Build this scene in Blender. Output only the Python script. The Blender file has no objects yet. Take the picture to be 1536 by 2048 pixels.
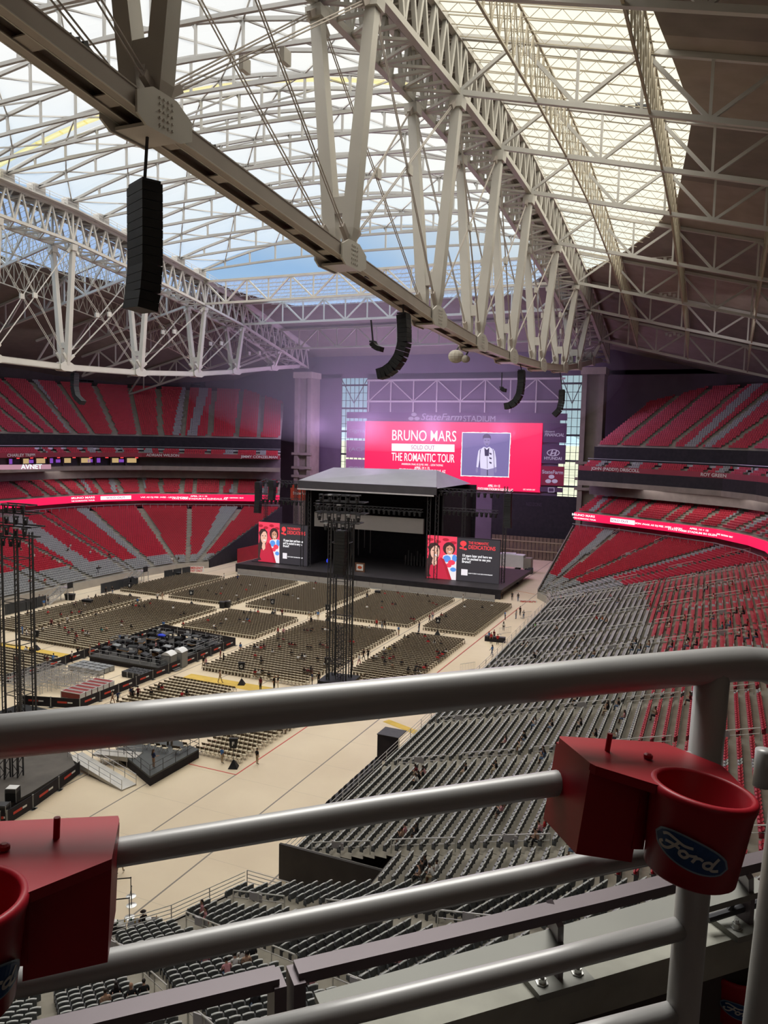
import bpy, math, random
import numpy as np
from mathutils import Vector, Matrix

random.seed(7)
RNG = np.random.default_rng(11)
SC = bpy.context.scene
COL = SC.collection
PI = math.pi

# ------------------------------------------------------------------ camera
F_PX = 1540.0
R_CAM = np.array([[0.91593552, 0.05776907, -0.39714589],
                  [0.40072766, -0.0776558, 0.91290028],
                  [0.02189671, -0.99530513, -0.09427737]])   # rows: world axes in camera terms (right, down, forward)
EYE = np.array([0.0, 0.0, 31.18])


def P(px, py, x=None, y=None, z=None):
    """world point where the sight line of a photo pixel meets the plane x=, y= or z="""
    d = R_CAM @ np.array([px - 768.0, py - 1024.0, F_PX])
    i, v = (0, x) if x is not None else (1, y) if y is not None else (2, z)
    return EYE + (v - EYE[i]) / d[i] * d


def proj(pts):
    c = (np.asarray(pts, float) - EYE) @ R_CAM
    w = np.where(c[..., 2] > 0.01, c[..., 2], 0.01)
    return 768 + F_PX * c[..., 0] / w, 1024 + F_PX * c[..., 1] / w, c[..., 2]


def in_view(p, m=60):
    a, b, c = proj(np.array(p))
    return c > 0.3 and -m < a < 1536 + m and -m < b < 2048 + m


cam_d = bpy.data.cameras.new('camera')
cam = bpy.data.objects.new('camera', cam_d)
COL.objects.link(cam)
cam_d.sensor_fit = 'HORIZONTAL'
cam_d.sensor_width = 36.0
cam_d.lens = 36.0 * F_PX / 1536.0
cam_d.clip_start = 0.05
cam_d.clip_end = 9000
M = np.eye(4)
M[:3, 0] = R_CAM[:, 0]
M[:3, 1] = -R_CAM[:, 1]
M[:3, 2] = -R_CAM[:, 2]
M[:3, 3] = EYE
cam.matrix_world = Matrix(M.tolist())
SC.camera = cam

# ------------------------------------------------------------------ view, sky, sun
vs = SC.view_settings
vs.view_transform = 'Standard'
vs.look = 'None'
vs.gamma = 1.0
vs.use_curve_mapping = False
vs.exposure = 0.35
cy = SC.cycles
cy.max_bounces = 6
cy.diffuse_bounces = 3
cy.glossy_bounces = 2
cy.transmission_bounces = 3
cy.transparent_max_bounces = 12
cy.volume_bounces = 0
cy.caustics_reflective = False
cy.caustics_refractive = False
cy.use_denoising = True

world = bpy.data.worlds.new('sky')
SC.world = world
world.use_nodes = True
nt = world.node_tree
nt.nodes.clear()
wo = nt.nodes.new('ShaderNodeOutputWorld')
bg = nt.nodes.new('ShaderNodeBackground')
tc = nt.nodes.new('ShaderNodeTexCoord')
sep = nt.nodes.new('ShaderNodeSeparateXYZ')
rmp = nt.nodes.new('ShaderNodeValToRGB')
nz = nt.nodes.new('ShaderNodeTexNoise')
nz.inputs['Scale'].default_value = 3.5
nz.inputs['Detail'].default_value = 5
nt.links.new(tc.outputs['Generated'], sep.inputs[0])
nt.links.new(tc.outputs['Generated'], nz.inputs['Vector'])
mad = nt.nodes.new('ShaderNodeMath')
mad.operation = 'MULTIPLY_ADD'
mad.inputs[1].default_value = 0.22
mad.inputs[2].default_value = -0.11
nt.links.new(nz.outputs['Fac'], mad.inputs[0])
add = nt.nodes.new('ShaderNodeMath')
add.operation = 'ADD'
nt.links.new(sep.outputs['Z'], add.inputs[0])
nt.links.new(mad.outputs[0], add.inputs[1])
nt.links.new(add.outputs[0], rmp.inputs[0])
els = rmp.color_ramp.elements
els[0].position = 0.0
els[0].color = (0.62, 0.78, 0.90, 1)
els[1].position = 1.0
els[1].color = (0.93, 0.92, 0.90, 1)
for p_, c_ in ((0.10, (0.50, 0.70, 0.90, 1)), (0.22, (0.36, 0.58, 0.88, 1)), (0.29, (0.62, 0.76, 0.90, 1)), (0.37, (0.86, 0.89, 0.92, 1))):
    e = els.new(p_)
    e.color = c_
# warm bright part of the sky around the sun
dot = nt.nodes.new('ShaderNodeVectorMath')
dot.operation = 'DOT_PRODUCT'
SUN_DIR = Vector((0.35, 0.75, 0.56)).normalized()
dot.inputs[1].default_value = SUN_DIR
nt.links.new(tc.outputs['Generated'], dot.inputs[0])
gl = nt.nodes.new('ShaderNodeMapRange')
gl.inputs['From Min'].default_value = 0.64
gl.inputs['From Max'].default_value = 0.92
gl.inputs['To Min'].default_value = 0.0
gl.inputs['To Max'].default_value = 1.0
nt.links.new(dot.outputs['Value'], gl.inputs['Value'])
mixw = nt.nodes.new('ShaderNodeMix')
mixw.data_type = 'RGBA'
mixw.inputs['B'].default_value = (1.30, 1.25, 1.00, 1)
nt.links.new(gl.outputs[0], mixw.inputs['Factor'])
nt.links.new(rmp.outputs[0], mixw.inputs['A'])
nt.links.new(mixw.outputs['Result'], bg.inputs[0])
bg.inputs[1].default_value = 0.68
nt.links.new(bg.outputs[0], wo.inputs[0])
world.cycles.sampling_method = 'MANUAL'
world.cycles.sample_map_resolution = 256

sun_d = bpy.data.lights.new('sun', 'SUN')
sun_d.energy = 6.7
sun_d.angle = math.radians(150)
sun_d.color = (1.0, 0.95, 0.86)
sun = bpy.data.objects.new('sun', sun_d)
COL.objects.link(sun)
sun.rotation_euler = Vector((-0.12, 0.10, 1.0)).to_track_quat('Z', 'Y').to_euler()
sun.location = (-70, 90, 140)



def area(name, loc, aim, w, h, power, col):
    l = bpy.data.lights.new(name, 'AREA')
    l.shape = 'RECTANGLE'
    l.size, l.size_y = w, h
    l.energy = power
    l.color = col
    o = bpy.data.objects.new(name, l)
    COL.objects.link(o)
    o.location = loc
    o.rotation_euler = (Vector(loc) - Vector(aim)).to_track_quat('Z', 'Y').to_euler()
    return o


# added fill lights, no such lamps seen: our own deck, both upper decks
area('fill_light_near', (-7, 14, 52), (-1, 3, 30), 12, 12, 6500, (1.0, 0.98, 0.94))
area('fill_light_back', (14, -22, 40), (0, 0, 30), 14, 8, 90, (1.0, 0.95, 0.9))
area('fill_light_left', (-150, 150, 52), (-165, 160, 34), 60, 8, 750, (1.0, 0.93, 0.95))
area('fill_light_right', (6, 150, 52), (14, 175, 34), 30, 8, 800, (1.0, 0.93, 0.95))
area('tier_fill_left', (-141, 158, 21.2), (-143, 160, 15), 44, 3, 900, (1.0, 0.9, 0.86)).rotation_euler = (0, 0, math.radians(42))  # added fill under the suite slab, both sides, no lamps seen
area('tier_fill_right', (-2, 168, 21.2), (-1, 170, 15), 36, 3, 900, (1.0, 0.9, 0.86)).rotation_euler = (0, 0, math.radians(-38))
# violet stage lamps that shine up into the haze behind the stage roof
for x_, p_ in ((-101, 5000), (-86, 8500), (-68, 8000), (-50, 4500)):
    l = bpy.data.lights.new('stage_wash', 'POINT')
    l.energy = p_
    l.color = (0.78, 0.52, 1.0)
    l.shadow_soft_size = 2.0
    o = bpy.data.objects.new('stage_wash', l)
    COL.objects.link(o)
    o.location = (x_, 186, 34)

# ------------------------------------------------------------------ materials
MATS = {}


def mat(name, col, rough=0.6, metal=0.0, var=0.08, scale=3.0, emit=None, spec=0.35):
    if name in MATS:
        return MATS[name]
    m = bpy.data.materials.new(name)
    m.use_nodes = True
    t = m.node_tree
    b = t.nodes['Principled BSDF']
    b.inputs['Roughness'].default_value = rough
    b.inputs['Metallic'].default_value = metal
    b.inputs['Specular IOR Level'].default_value = spec
    c = tuple(col) + (1.0,)
    if var > 0:
        co = t.nodes.new('ShaderNodeTexCoord')
        n = t.nodes.new('ShaderNodeTexNoise')
        n.inputs['Scale'].default_value = scale
        n.inputs['Detail'].default_value = 4
        r = t.nodes.new('ShaderNodeMapRange')
        r.inputs['From Min'].default_value = 0.3
        r.inputs['From Max'].default_value = 0.7
        r.inputs['To Min'].default_value = 1 - var
        r.inputs['To Max'].default_value = 1 + var
        x = t.nodes.new('ShaderNodeVectorMath')
        x.operation = 'SCALE'
        x.inputs[0].default_value = col
        t.links.new(co.outputs['Object'], n.inputs['Vector'])
        t.links.new(n.outputs['Fac'], r.inputs['Value'])
        t.links.new(r.outputs[0], x.inputs['Scale'])
        t.links.new(x.outputs[0], b.inputs['Base Color'])
    else:
        b.inputs['Base Color'].default_value = c
    if emit:
        b.inputs['Emission Color'].default_value = tuple(emit[0]) + (1,)
        b.inputs['Emission Strength'].default_value = emit[1]
    MATS[name] = m
    return m


def mat_sheet(name, tint, clear=0.85, colour=(0.8, 0.8, 0.78)):
    """a light-passing sheet: transparent in its tint, a little diffuse white"""
    m = bpy.data.materials.new(name)
    m.use_nodes = True
    t = m.node_tree
    t.nodes.clear()
    o = t.nodes.new('ShaderNodeOutputMaterial')
    mx = t.nodes.new('ShaderNodeMixShader')
    tr = t.nodes.new('ShaderNodeBsdfTransparent')
    tl = t.nodes.new('ShaderNodeBsdfTranslucent')
    tr.inputs[0].default_value = tuple(tint) + (1,)
    tl.inputs[0].default_value = tuple(colour) + (1,)
    mx.inputs[0].default_value = clear
    t.links.new(tl.outputs[0], mx.inputs[1])
    t.links.new(tr.outputs[0], mx.inputs[2])
    t.links.new(mx.outputs[0], o.inputs[0])
    MATS[name] = m
    return m


def mat_glow(name, col, s=1.0):
    if name in MATS:
        return MATS[name]
    return mat(name, (0.02, 0.02, 0.02), 0.5, 0, 0, emit=(col, s))


STEEL = mat('steel_paint', (0.56, 0.535, 0.49), 0.5, 0, 0.05, 0.3)
STEEL_DIM = mat('steel_paint_grey', (0.50, 0.485, 0.46), 0.55, 0, 0.05, 0.3)
STEEL_BACKLIT = mat('steel_backlit_brown', (0.42, 0.37, 0.28), 0.6, 0, 0.08, 0.4)  # brown tone paints steel silhouetted against the bright roof
ARCHM = mat('arch_paint', (0.36, 0.35, 0.335), 0.5, 0, 0.05, 0.3)
BOXM = mat('box_truss_paint', (0.42, 0.395, 0.35), 0.5, 0, 0.05, 0.3)
CHORD = mat('chord_paint', (0.42, 0.37, 0.33), 0.5, 0, 0.06, 0.4)
BLACK = mat('black_matt', (0.016, 0.016, 0.018), 0.6, 0, 0.15, 2)
BLACKCLOTH = mat('black_drape', (0.022, 0.019, 0.024), 0.9, 0, 0.2, 1.2)
DARK = mat('dark_grey', (0.05, 0.05, 0.055), 0.6, 0, 0.15, 2)
ALU = mat('aluminium', (0.55, 0.55, 0.56), 0.35, 0.6, 0.06, 2)
GALV = mat('galvanised', (0.42, 0.43, 0.44), 0.4, 0.5, 0.06, 2)
CONC = mat('concrete_terrace', (0.30, 0.275, 0.23), 0.85, 0, 0.14, 0.8)
CONC_L = mat('concrete_light', (0.42, 0.385, 0.33), 0.85, 0, 0.12, 0.6)
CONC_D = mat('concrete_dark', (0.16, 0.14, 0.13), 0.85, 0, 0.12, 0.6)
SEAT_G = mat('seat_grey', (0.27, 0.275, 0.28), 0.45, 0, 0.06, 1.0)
SEAT_G_SHADE = mat('seat_grey_shade', (0.085, 0.09, 0.092), 0.5, 0, 0.06, 1.0)  # shade on the seat rears, put into the colour
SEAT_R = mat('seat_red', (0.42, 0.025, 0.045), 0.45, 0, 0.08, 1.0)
SEAT_R_SHADE = mat('seat_red_shade', (0.20, 0.012, 0.022), 0.5, 0, 0.08, 1.0)  # same painted shade for the red seat rears
WHITE = mat('white_paint', (0.75, 0.75, 0.75), 0.5, 0, 0.03, 1)

# ------------------------------------------------------------------ mesh building


class MB:
    """collects shapes, then links them as one mesh object"""

    def __init__(self):
        self.v = []
        self.f = []
        self.m = []
        self.mi = 0

    def add(self, vs_, fs_):
        o = len(self.v)
        self.v += [tuple(map(float, p)) for p in vs_]
        self.f += [tuple(i + o for i in q) for q in fs_]
        self.m += [self.mi] * len(fs_)
        return self

    def quad(self, a, b, c, d):
        return self.add([a, b, c, d], [(0, 1, 2, 3)])

    def box(self, c, s, rz=0.0, rx=0.0):
        hx, hy, hz = s[0] / 2, s[1] / 2, s[2] / 2
        q = [(-hx, -hy, -hz), (hx, -hy, -hz), (hx, hy, -hz), (-hx, hy, -hz), (-hx, -hy, hz), (hx, -hy, hz), (hx, hy, hz), (-hx, hy, hz)]
        out = []
        for x, y, z in q:
            if rx:
                y, z = y * math.cos(rx) - z * math.sin(rx), y * math.sin(rx) + z * math.cos(rx)
            if rz:
                x, y = x * math.cos(rz) - y * math.sin(rz), x * math.sin(rz) + y * math.cos(rz)
            out.append((x + c[0], y + c[1], z + c[2]))
        return self.add(out, [(3, 2, 1, 0), (4, 5, 6, 7), (0, 1, 5, 4), (1, 2, 6, 5), (2, 3, 7, 6), (3, 0, 4, 7)])

    def bx(self, x0, x1, y0, y1, z0, z1):
        return self.box(((x0 + x1) / 2, (y0 + y1) / 2, (z0 + z1) / 2), (x1 - x0, y1 - y0, z1 - z0))

    def frame(self, p, q, up=(0, 0, 1)):
        p = Vector(p)
        q = Vector(q)
        d = (q - p)
        if d.length < 1e-9:
            d = Vector((0, 0, 1))
        d.normalize()
        u = Vector(up)
        s = d.cross(u)
        if s.length < 1e-4:
            s = d.cross(Vector((1, 0, 0)))
        s.normalize()
        u = s.cross(d)
        return p, q, s, u

    def beam(self, p, q, w, h, up=(0, 0, 1), w2=None, h2=None):
        p, q, s, u = self.frame(p, q, up)
        w2 = w if w2 is None else w2
        h2 = h if h2 is None else h2
        o = []
        for e, a, b in ((p, w, h), (q, w2, h2)):
            o += [e - s * a / 2 - u * b / 2, e + s * a / 2 - u * b / 2, e + s * a / 2 + u * b / 2, e - s * a / 2 + u * b / 2]
        return self.add(o, [(3, 2, 1, 0), (4, 5, 6, 7), (0, 1, 5, 4), (1, 2, 6, 5), (2, 3, 7, 6), (3, 0, 4, 7)])

    def tube(self, p, q, r, n=6, r2=None, cap=True):
        p, q, s, u = self.frame(p, q)
        r2 = r if r2 is None else r2
        o = []
        for e, a in ((p, r), (q, r2)):
            o += [e + (s * math.cos(2 * PI * k / n) + u * math.sin(2 * PI * k / n)) * a for k in range(n)]
        fs = [(k, (k + 1) % n, n + (k + 1) % n, n + k) for k in range(n)]
        if cap:
            fs += [tuple(range(n - 1, -1, -1)), tuple(range(n, 2 * n))]
        return self.add(o, fs)

    def pipe(self, pts, r, n=10):
        """smooth tube through a polyline"""
        pts = [Vector(p) for p in pts]
        rings = []
        d0 = (pts[1] - pts[0]).normalized()
        s = d0.cross(Vector((0, 0, 1)))
        if s.length < 1e-3:
            s = d0.cross(Vector((1, 0, 0)))
        s.normalize()
        for i, p in enumerate(pts):
            d = (pts[min(i + 1, len(pts) - 1)] - pts[max(i - 1, 0)]).normalized()
            s = (s - d * s.dot(d)).normalized()
            u = s.cross(d)
            rings += [p + (s * math.cos(2 * PI * k / n) + u * math.sin(2 * PI * k / n)) * r for k in range(n)]
        fs = []
        for i in range(len(pts) - 1):
            for k in range(n):
                a = i * n
                fs.append((a + k, a + (k + 1) % n, a + n + (k + 1) % n, a + n + k))
        fs += [tuple(range(n - 1, -1, -1)), tuple(range((len(pts) - 1) * n, len(pts) * n))]
        return self.add(rings, fs)

    def lathe(self, prof, c, n=16, axis=None):
        """profile of (r, h) turned about the vertical through c"""
        o = []
        for r, h in prof:
            o += [(c[0] + r * math.cos(2 * PI * k / n), c[1] + r * math.sin(2 * PI * k / n), c[2] + h) for k in range(n)]
        fs = []
        for i in range(len(prof) - 1):
            for k in range(n):
                fs.append((i * n + k, i * n + (k + 1) % n, (i + 1) * n + (k + 1) % n, (i + 1) * n + k))
        fs.append(tuple(range(n - 1, -1, -1)))
        fs.append(tuple(range((len(prof) - 1) * n, len(prof) * n)))
        return self.add(o, fs)

    def prism(self, poly, axis_vec):
        n = len(poly)
        a = [Vector(p) for p in poly]
        b = [p + Vector(axis_vec) for p in a]
        return self.add(a + b, [tuple(range(n - 1, -1, -1)), tuple(range(n, 2 * n))] + [(k, (k + 1) % n, n + (k + 1) % n, n + k) for k in range(n)])

    def ball(self, c, r, n=8, m=6, sc=(1, 1, 1)):
        o = []
        for i in range(m + 1):
            th = PI * i / m
            o += [(c[0] + r * sc[0] * math.sin(th) * math.cos(2 * PI * k / n), c[1] + r * sc[1] * math.sin(th) * math.sin(2 * PI * k / n), c[2] + r * sc[2] * math.cos(th)) for k in range(n)]
        fs = []
        for i in range(m):
            for k in range(n):
                fs.append((i * n + k, (i + 1) * n + k, (i + 1) * n + (k + 1) % n, i * n + (k + 1) % n))
        return self.add(o, fs)

    def mesh(self, name, mats, smooth=False):
        me = bpy.data.meshes.new(name)
        me.from_pydata(self.v, [], self.f)
        for k in (mats if isinstance(mats, (list, tuple)) else [mats]):
            me.materials.append(k)
        if any(self.m):
            me.polygons.foreach_set('material_index', self.m)
        if smooth:
            me.shade_smooth()
        me.update()
        return me

    def build(self, name, mats, parent=None, smooth=False, loc=None, rz=0.0):
        o = bpy.data.objects.new(name, self.mesh(name, mats, smooth))
        COL.objects.link(o)
        if parent is not None:
            o.parent = parent
        if loc is not None:
            o.location = loc
        if rz:
            o.rotation_euler = (0, 0, rz)
        return o


def tag(o, label, cat, group=None, kind=None):
    if label:
        o['label'] = label
    if cat:
        o['category'] = cat
    if group:
        o['group'] = group
    if kind:
        o['kind'] = kind
    return o


def struct(o, label=None):
    o['kind'] = 'structure'
    if label:
        o['label'] = label
    return o


def thing(name, label, cat, loc=(0, 0, 0), rz=0.0, group=None):
    o = bpy.data.objects.new(name, None)
    o.empty_display_size = 0.3
    COL.objects.link(o)
    o.location = loc
    o.rotation_euler = (0, 0, rz)
    return tag(o, label, cat, group)


def dup(root, loc=None, rz=None, label=None, group=None):
    r = root.copy()
    COL.objects.link(r)
    if loc is not None:
        r.location = loc
    if rz is not None:
        r.rotation_euler = (0, 0, rz)
    if label:
        r['label'] = label
    if group:
        r['group'] = group
    for ch in root.children:
        c = ch.copy()
        COL.objects.link(c)
        c.parent = r
        for g in ch.children:
            d = g.copy()
            COL.objects.link(d)
            d.parent = c
    return r


def text(body, name, size, m, parent, loc, rot, align='LEFT', bold=0.0, sx=1.0, extr=0.01, shear=0.0):
    cu = bpy.data.curves.new(name, 'FONT')
    cu.body = body
    cu.size = size
    cu.align_x = align
    cu.align_y = 'CENTER'
    cu.offset = bold
    cu.extrude = extr
    cu.shear = shear
    cu.resolution_u = 3
    cu.materials.append(m)
    o = bpy.data.objects.new(name, cu)
    COL.objects.link(o)
    o.location = loc
    o.rotation_euler = rot
    o.scale = (sx, 1, 1)
    if parent is not None:
        o.parent = parent
    return o


def lerp(a, b, t):
    return tuple(x + (y - x) * t for x, y in zip(a, b))


def interp(x, tab):
    return float(np.interp(x, [t[0] for t in tab], [t[1] for t in tab]))

_ones = ['', 'first', 'second', 'third', 'fourth', 'fifth', 'sixth', 'seventh', 'eighth', 'ninth', 'tenth', 'eleventh', 'twelfth', 'thirteenth', 'fourteenth', 'fifteenth', 'sixteenth', 'seventeenth', 'eighteenth', 'nineteenth']
_tens = {2: ('twenty', 'twentieth'), 3: ('thirty', 'thirtieth'), 4: ('forty', 'fortieth'), 5: ('fifty', 'fiftieth'), 6: ('sixty', 'sixtieth'), 7: ('seventy', 'seventieth'), 8: ('eighty', 'eightieth'), 9: ('ninety', 'ninetieth')}
ORD = []
for _n in range(1, 100):
    ORD.append(_ones[_n] if _n < 20 else _tens[_n // 10][1] if _n % 10 == 0 else _tens[_n // 10][0] + '-' + _ones[_n % 10])
ORD += [ORD[i % 99] for i in range(200)]

# ------------------------------------------------------------------ setting: roof profile
ZS_T = [(-60, 46), (-10, 55), (15, 60), (34, 63.4), (57, 65.8), (78, 66.5), (93, 66.6), (110, 66.0), (130, 63.8), (149, 61.2), (165, 58.7), (183, 54.7), (200, 50.8), (215, 47.5)]
ZB_T = [(-10, 54), (15, 50.2), (34, 47.9), (57, 45.75), (78, 44), (94, 43.3), (110, 43.3), (130, 44), (149.5, 45.4), (165, 47.3), (183, 49.9), (200, 52)]


def ZS(y):
    return interp(y, ZS_T)


def ZB(y):
    return interp(y, ZB_T)


def zroof(x, y):
    z = ZS(y) + 5.7
    if x > -26.7:
        z -= 0.25 * (x + 26.7)
    if x < -116.3:
        z -= 0.25 * (-116.3 - x)
    return z


XE_T = [(93, -5.0), (105, -6.2), (118.7, -7.7), (133, -12), (145, -17.7), (155, -24), (159, -26.7), (400, -26.7)]


def xedge(y):
    """right-hand rim of the light-passing part of the roof"""
    return interp(y if y > 93 else 186 - y, XE_T)


# floor -------------------------------------------------------------
m = bpy.data.materials.new('polished_concrete_floor')
m.use_nodes = True
t = m.node_tree
b = t.nodes['Principled BSDF']
b.inputs['Roughness'].default_value = 0.55
co = t.nodes.new('ShaderNodeTexCoord')
n1 = t.nodes.new('ShaderNodeTexNoise')
n1.inputs['Scale'].default_value = 0.12
n1.inputs['Detail'].default_value = 8
r1 = t.nodes.new('ShaderNodeValToRGB')
r1.color_ramp.elements[0].position = 0.3
r1.color_ramp.elements[0].color = (0.64, 0.52, 0.37, 1)
r1.color_ramp.elements[1].position = 0.7
r1.color_ramp.elements[1].color = (0.74, 0.62, 0.45, 1)
t.links.new(co.outputs['Object'], n1.inputs['Vector'])
t.links.new(n1.outputs['Fac'], r1.inputs['Fac'])
sx = t.nodes.new('ShaderNodeSeparateXYZ')
t.links.new(co.outputs['Object'], sx.inputs[0])


def joint(axis, period, offset, width):
    a = t.nodes.new('ShaderNodeMath')
    a.operation = 'SUBTRACT'
    a.inputs[1].default_value = offset - width / 2
    t.links.new(sx.outputs[axis], a.inputs[0])
    p_ = t.nodes.new('ShaderNodeMath')
    p_.operation = 'FLOORED_MODULO'
    p_.inputs[1].default_value = period
    t.links.new(a.outputs[0], p_.inputs[0])
    l = t.nodes.new('ShaderNodeMath')
    l.operation = 'LESS_THAN'
    l.inputs[1].default_value = width
    t.links.new(p_.outputs[0], l.inputs[0])
    return l


j1 = joint('X', 6.06, -39.4, 0.14)
j2 = joint('Y', 6.1, 51.0, 0.035)
mxj = t.nodes.new('ShaderNodeMath')
mxj.operation = 'MULTIPLY_ADD'
mxj.inputs[1].default_value = 0.35
t.links.new(j2.outputs[0], mxj.inputs[0])
t.links.new(j1.outputs[0], mxj.inputs[2])
mxc = t.nodes.new('ShaderNodeMix')
mxc.data_type = 'RGBA'
mxc.inputs['B'].default_value = (0.20, 0.17, 0.14, 1)
t.links.new(mxj.outputs[0], mxc.inputs['Factor'])
t.links.new(r1.outputs[0], mxc.inputs['A'])
t.links.new(mxc.outputs['Result'], b.inputs['Base Color'])
FLOORM = m
f = MB().bx(-190, 70, -60, 216, -0.5, 0).build('floor', FLOORM)
struct(f, 'tan concrete arena floor with dark joint lines')

# ceiling -----------------------------------------------------------
CEIL = mat('roof_deck', (0.20, 0.17, 0.15), 0.85, 0, 0.10, 0.4)
CEIL_T = mat('roof_deck_tan', (0.30, 0.25, 0.215), 0.85, 0, 0.10, 0.4)
SKY_W = mat_sheet('skylight_warm', (0.93, 0.92, 0.86), 0.90)
SKY_B = mat_sheet('skylight_blue', (0.50, 0.66, 0.90), 0.92)
FABRIC = mat_sheet('roof_fabric', (0.90, 0.91, 0.92), 0.86)

solid, warm, blue = MB(), MB(), MB()
ys = list(np.arange(-60, 37, 6)) + list(np.arange(37, 216, 2.0))


def strip(mb, xa, xb, y0, y1, nx=1):
    """xa, xb: functions of y"""
    for k in range(nx):
        q = []
        for y, s in ((y0, (k, k + 1)), (y1, (k + 1, k))):
            for i in s:
                x = xa(y) + (xb(y) - xa(y)) * i / nx
                q.append((x, y, zroof(x, y)))
        if (Vector(q[1]) - Vector(q[0])).length > 0.05 or (Vector(q[2]) - Vector(q[3])).length > 0.05:
            mb.quad(q[0], q[1], q[2], q[3])


for y0, y1 in zip(ys[:-1], ys[1:]):
    # outside on the right
    strip(warm, lambda y: -26.7, xedge, y0, y1, 2)
    solid.mi = 1 if int((y0 + 200) / 18.3) % 2 else 0
    strip(solid, xedge, lambda y: 30.0, y0, y1, 3)
    solid.mi = 0
    strip(solid, lambda y: 30.0, lambda y: 70.0, y0, y1, 2)
    # outside on the left
    strip(blue, lambda y: -143 - xedge(y), lambda y: -116.3, y0, y1, 2)
    strip(solid, lambda y: -190.0, lambda y: -143 - xedge(y), y0, y1, 4)
    # decks over the two big trusses
    strip(solid, lambda y: -31.7, lambda y: -26.7, y0, y1)
    strip(solid, lambda y: -116.3, lambda y: -111.2, y0, y1)
    # between the trusses
    if y0 < 36 or y0 > 167:
        strip(solid, lambda y: -111.2, lambda y: -31.7, y0, y1, 4)
    elif y0 > 149:
        e = lambda y: max(0.0, (y - 150) / 17.0) ** 2 * 9
        strip(blue, lambda y: -110 + e(y), lambda y: -32.5 - e(y), y0, y1, 2)
        strip(solid, lambda y: -111.2, lambda y: -110 + e(y), y0, y1)
        strip(solid, lambda y: -32.5 - e(y), lambda y: -31.7, y0, y1)
o = struct(solid.build('ceiling', [CEIL, CEIL_T]), 'dark brown steel roof deck over the stands')
o = struct(warm.build('ceiling_skylight_warm', SKY_W), 'warm white light-passing roof strip beside the big truss')
o = struct(blue.build('ceiling_skylight_blue', SKY_B), 'blue light-passing roof strip behind the end truss')

# moving fabric roof, two halves that meet at Y = 93


def zfab(x, y, sag=0.0):
    u = (x + 71.5) / 40.0
    return ZS(y) + 7.0 + 6.2 * (1 - u * u) - sag


ARCH_Y = [95.2] + [101.6 + 7.6 * k for k in range(7)]
ARCH_S = [90.8] + [84.4 - 7.6 * k for k in range(7)]
for nm, lst, lab in (('ceiling_fabric_north', ARCH_Y, 'white fabric roof half towards the stage'), ('ceiling_fabric_south', ARCH_S, 'white fabric roof half overhead')):
    fb = MB()
    yy = [lst[0] - (1.2 if lst is ARCH_Y else -1.2)] + lst
    for a, c in zip(yy[:-1], yy[1:]):
        for i in range(4):
            ya, yb = a + (c - a) * i / 4, a + (c - a) * (i + 1) / 4
            sag = lambda s: 0.8 * (1 - (2 * s - 1) ** 2)
            for k in range(16):
                x0, x1 = -111 + 79.2 * k / 16, -111 + 79.2 * (k + 1) / 16
                fb.quad((x0, ya, zfab(x0, ya, sag(i / 4))), (x1, ya, zfab(x1, ya, sag(i / 4))), (x1, yb, zfab(x1, yb, sag((i + 1) / 4))), (x0, yb, zfab(x0, yb, sag((i + 1) / 4))))
    struct(fb.build(nm, FABRIC, smooth=True), lab)
YEL = mat_sheet('yellow_seal', (0.93, 0.89, 0.66), 0.85, (0.8, 0.75, 0.5))
sl = MB()
for k in range(16):
    x0, x1 = -111 + 79.2 * k / 16, -111 + 79.2 * (k + 1) / 16
    sl.beam((x0, 93, zfab(x0, 93) - 0.3), (x1, 93, zfab(x1, 93) - 0.3), 0.8, 0.3)
struct(sl.build('trim_1', YEL), 'yellow seal strip where the two roof halves meet')

# ------------------------------------------------------------------ seating bowl
RIB = [(8.6, 40), (8.6, 100), (8.6, 140), (8.0, 147), (5.5, 154.5), (0, 163.3), (-8, 169.3), (-20, 177), (-30.8, 183)]     # LED ribbon line, right side


def mirror(pts):
    return [(-142.0 - x, y) for x, y in pts]


def offset(pts, d):
    """offset a plan polyline outwards (to the right of its direction of travel)"""
    out = []
    for i, p in enumerate(pts):
        a = Vector(pts[max(i - 1, 0)])
        c = Vector(pts[min(i + 1, len(pts) - 1)])
        p = Vector(p)
        d1 = (p - a).normalized() if i else (c - p).normalized()
        d2 = (c - p).normalized() if i < len(pts) - 1 else d1
        n1 = Vector((d1.y, -d1.x))
        n2 = Vector((d2.y, -d2.x))
        n = (n1 + n2)
        n = n / max(0.3, n.length_squared) * 2
        out.append(tuple(p + n * d))
    return out


class Bank:
    """a bank of seat rows between a front line and a back line (plan polylines with as many points)"""

    def __init__(self, name, front, back, rows, z0, z1, label, curve=1.0):
        self.name, self.front, self.back, self.n, self.z0, self.z1, self.curve = name, front, back, rows, z0, z1, curve
        mb = MB()
        for r in range(rows):
            la, lb = self.line(r / rows), self.line((r + 1) / rows)
            z = self.z(r)
            zp = self.z(r - 1) if r else z0 - 0.5
            for i in range(len(front) - 1):
                mb.quad(la[i] + (z,), la[i + 1] + (z,), lb[i + 1] + (z,), lb[i] + (z,))
                mb.quad(la[i] + (zp,), la[i + 1] + (zp,), la[i + 1] + (z,), la[i] + (z,))
        struct(mb.build(name, CONC), label)

    def z(self, r):
        t = (r / self.n) ** self.curve
        return self.z0 + (self.z1 - self.z0) * t

    def line(self, t):
        return [(a[0] + (b_[0] - a[0]) * t, a[1] + (b_[1] - a[1]) * t) for a, b_ in zip(self.front, self.back)]

    def at(self, seg, r, s):
        """plan point on row r (float) of segment seg at fraction s"""
        t = r / self.n
        l = self.line(t)
        return (l[seg][0] + (l[seg + 1][0] - l[seg][0]) * s, l[seg][1] + (l[seg + 1][1] - l[seg][1]) * s)


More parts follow.
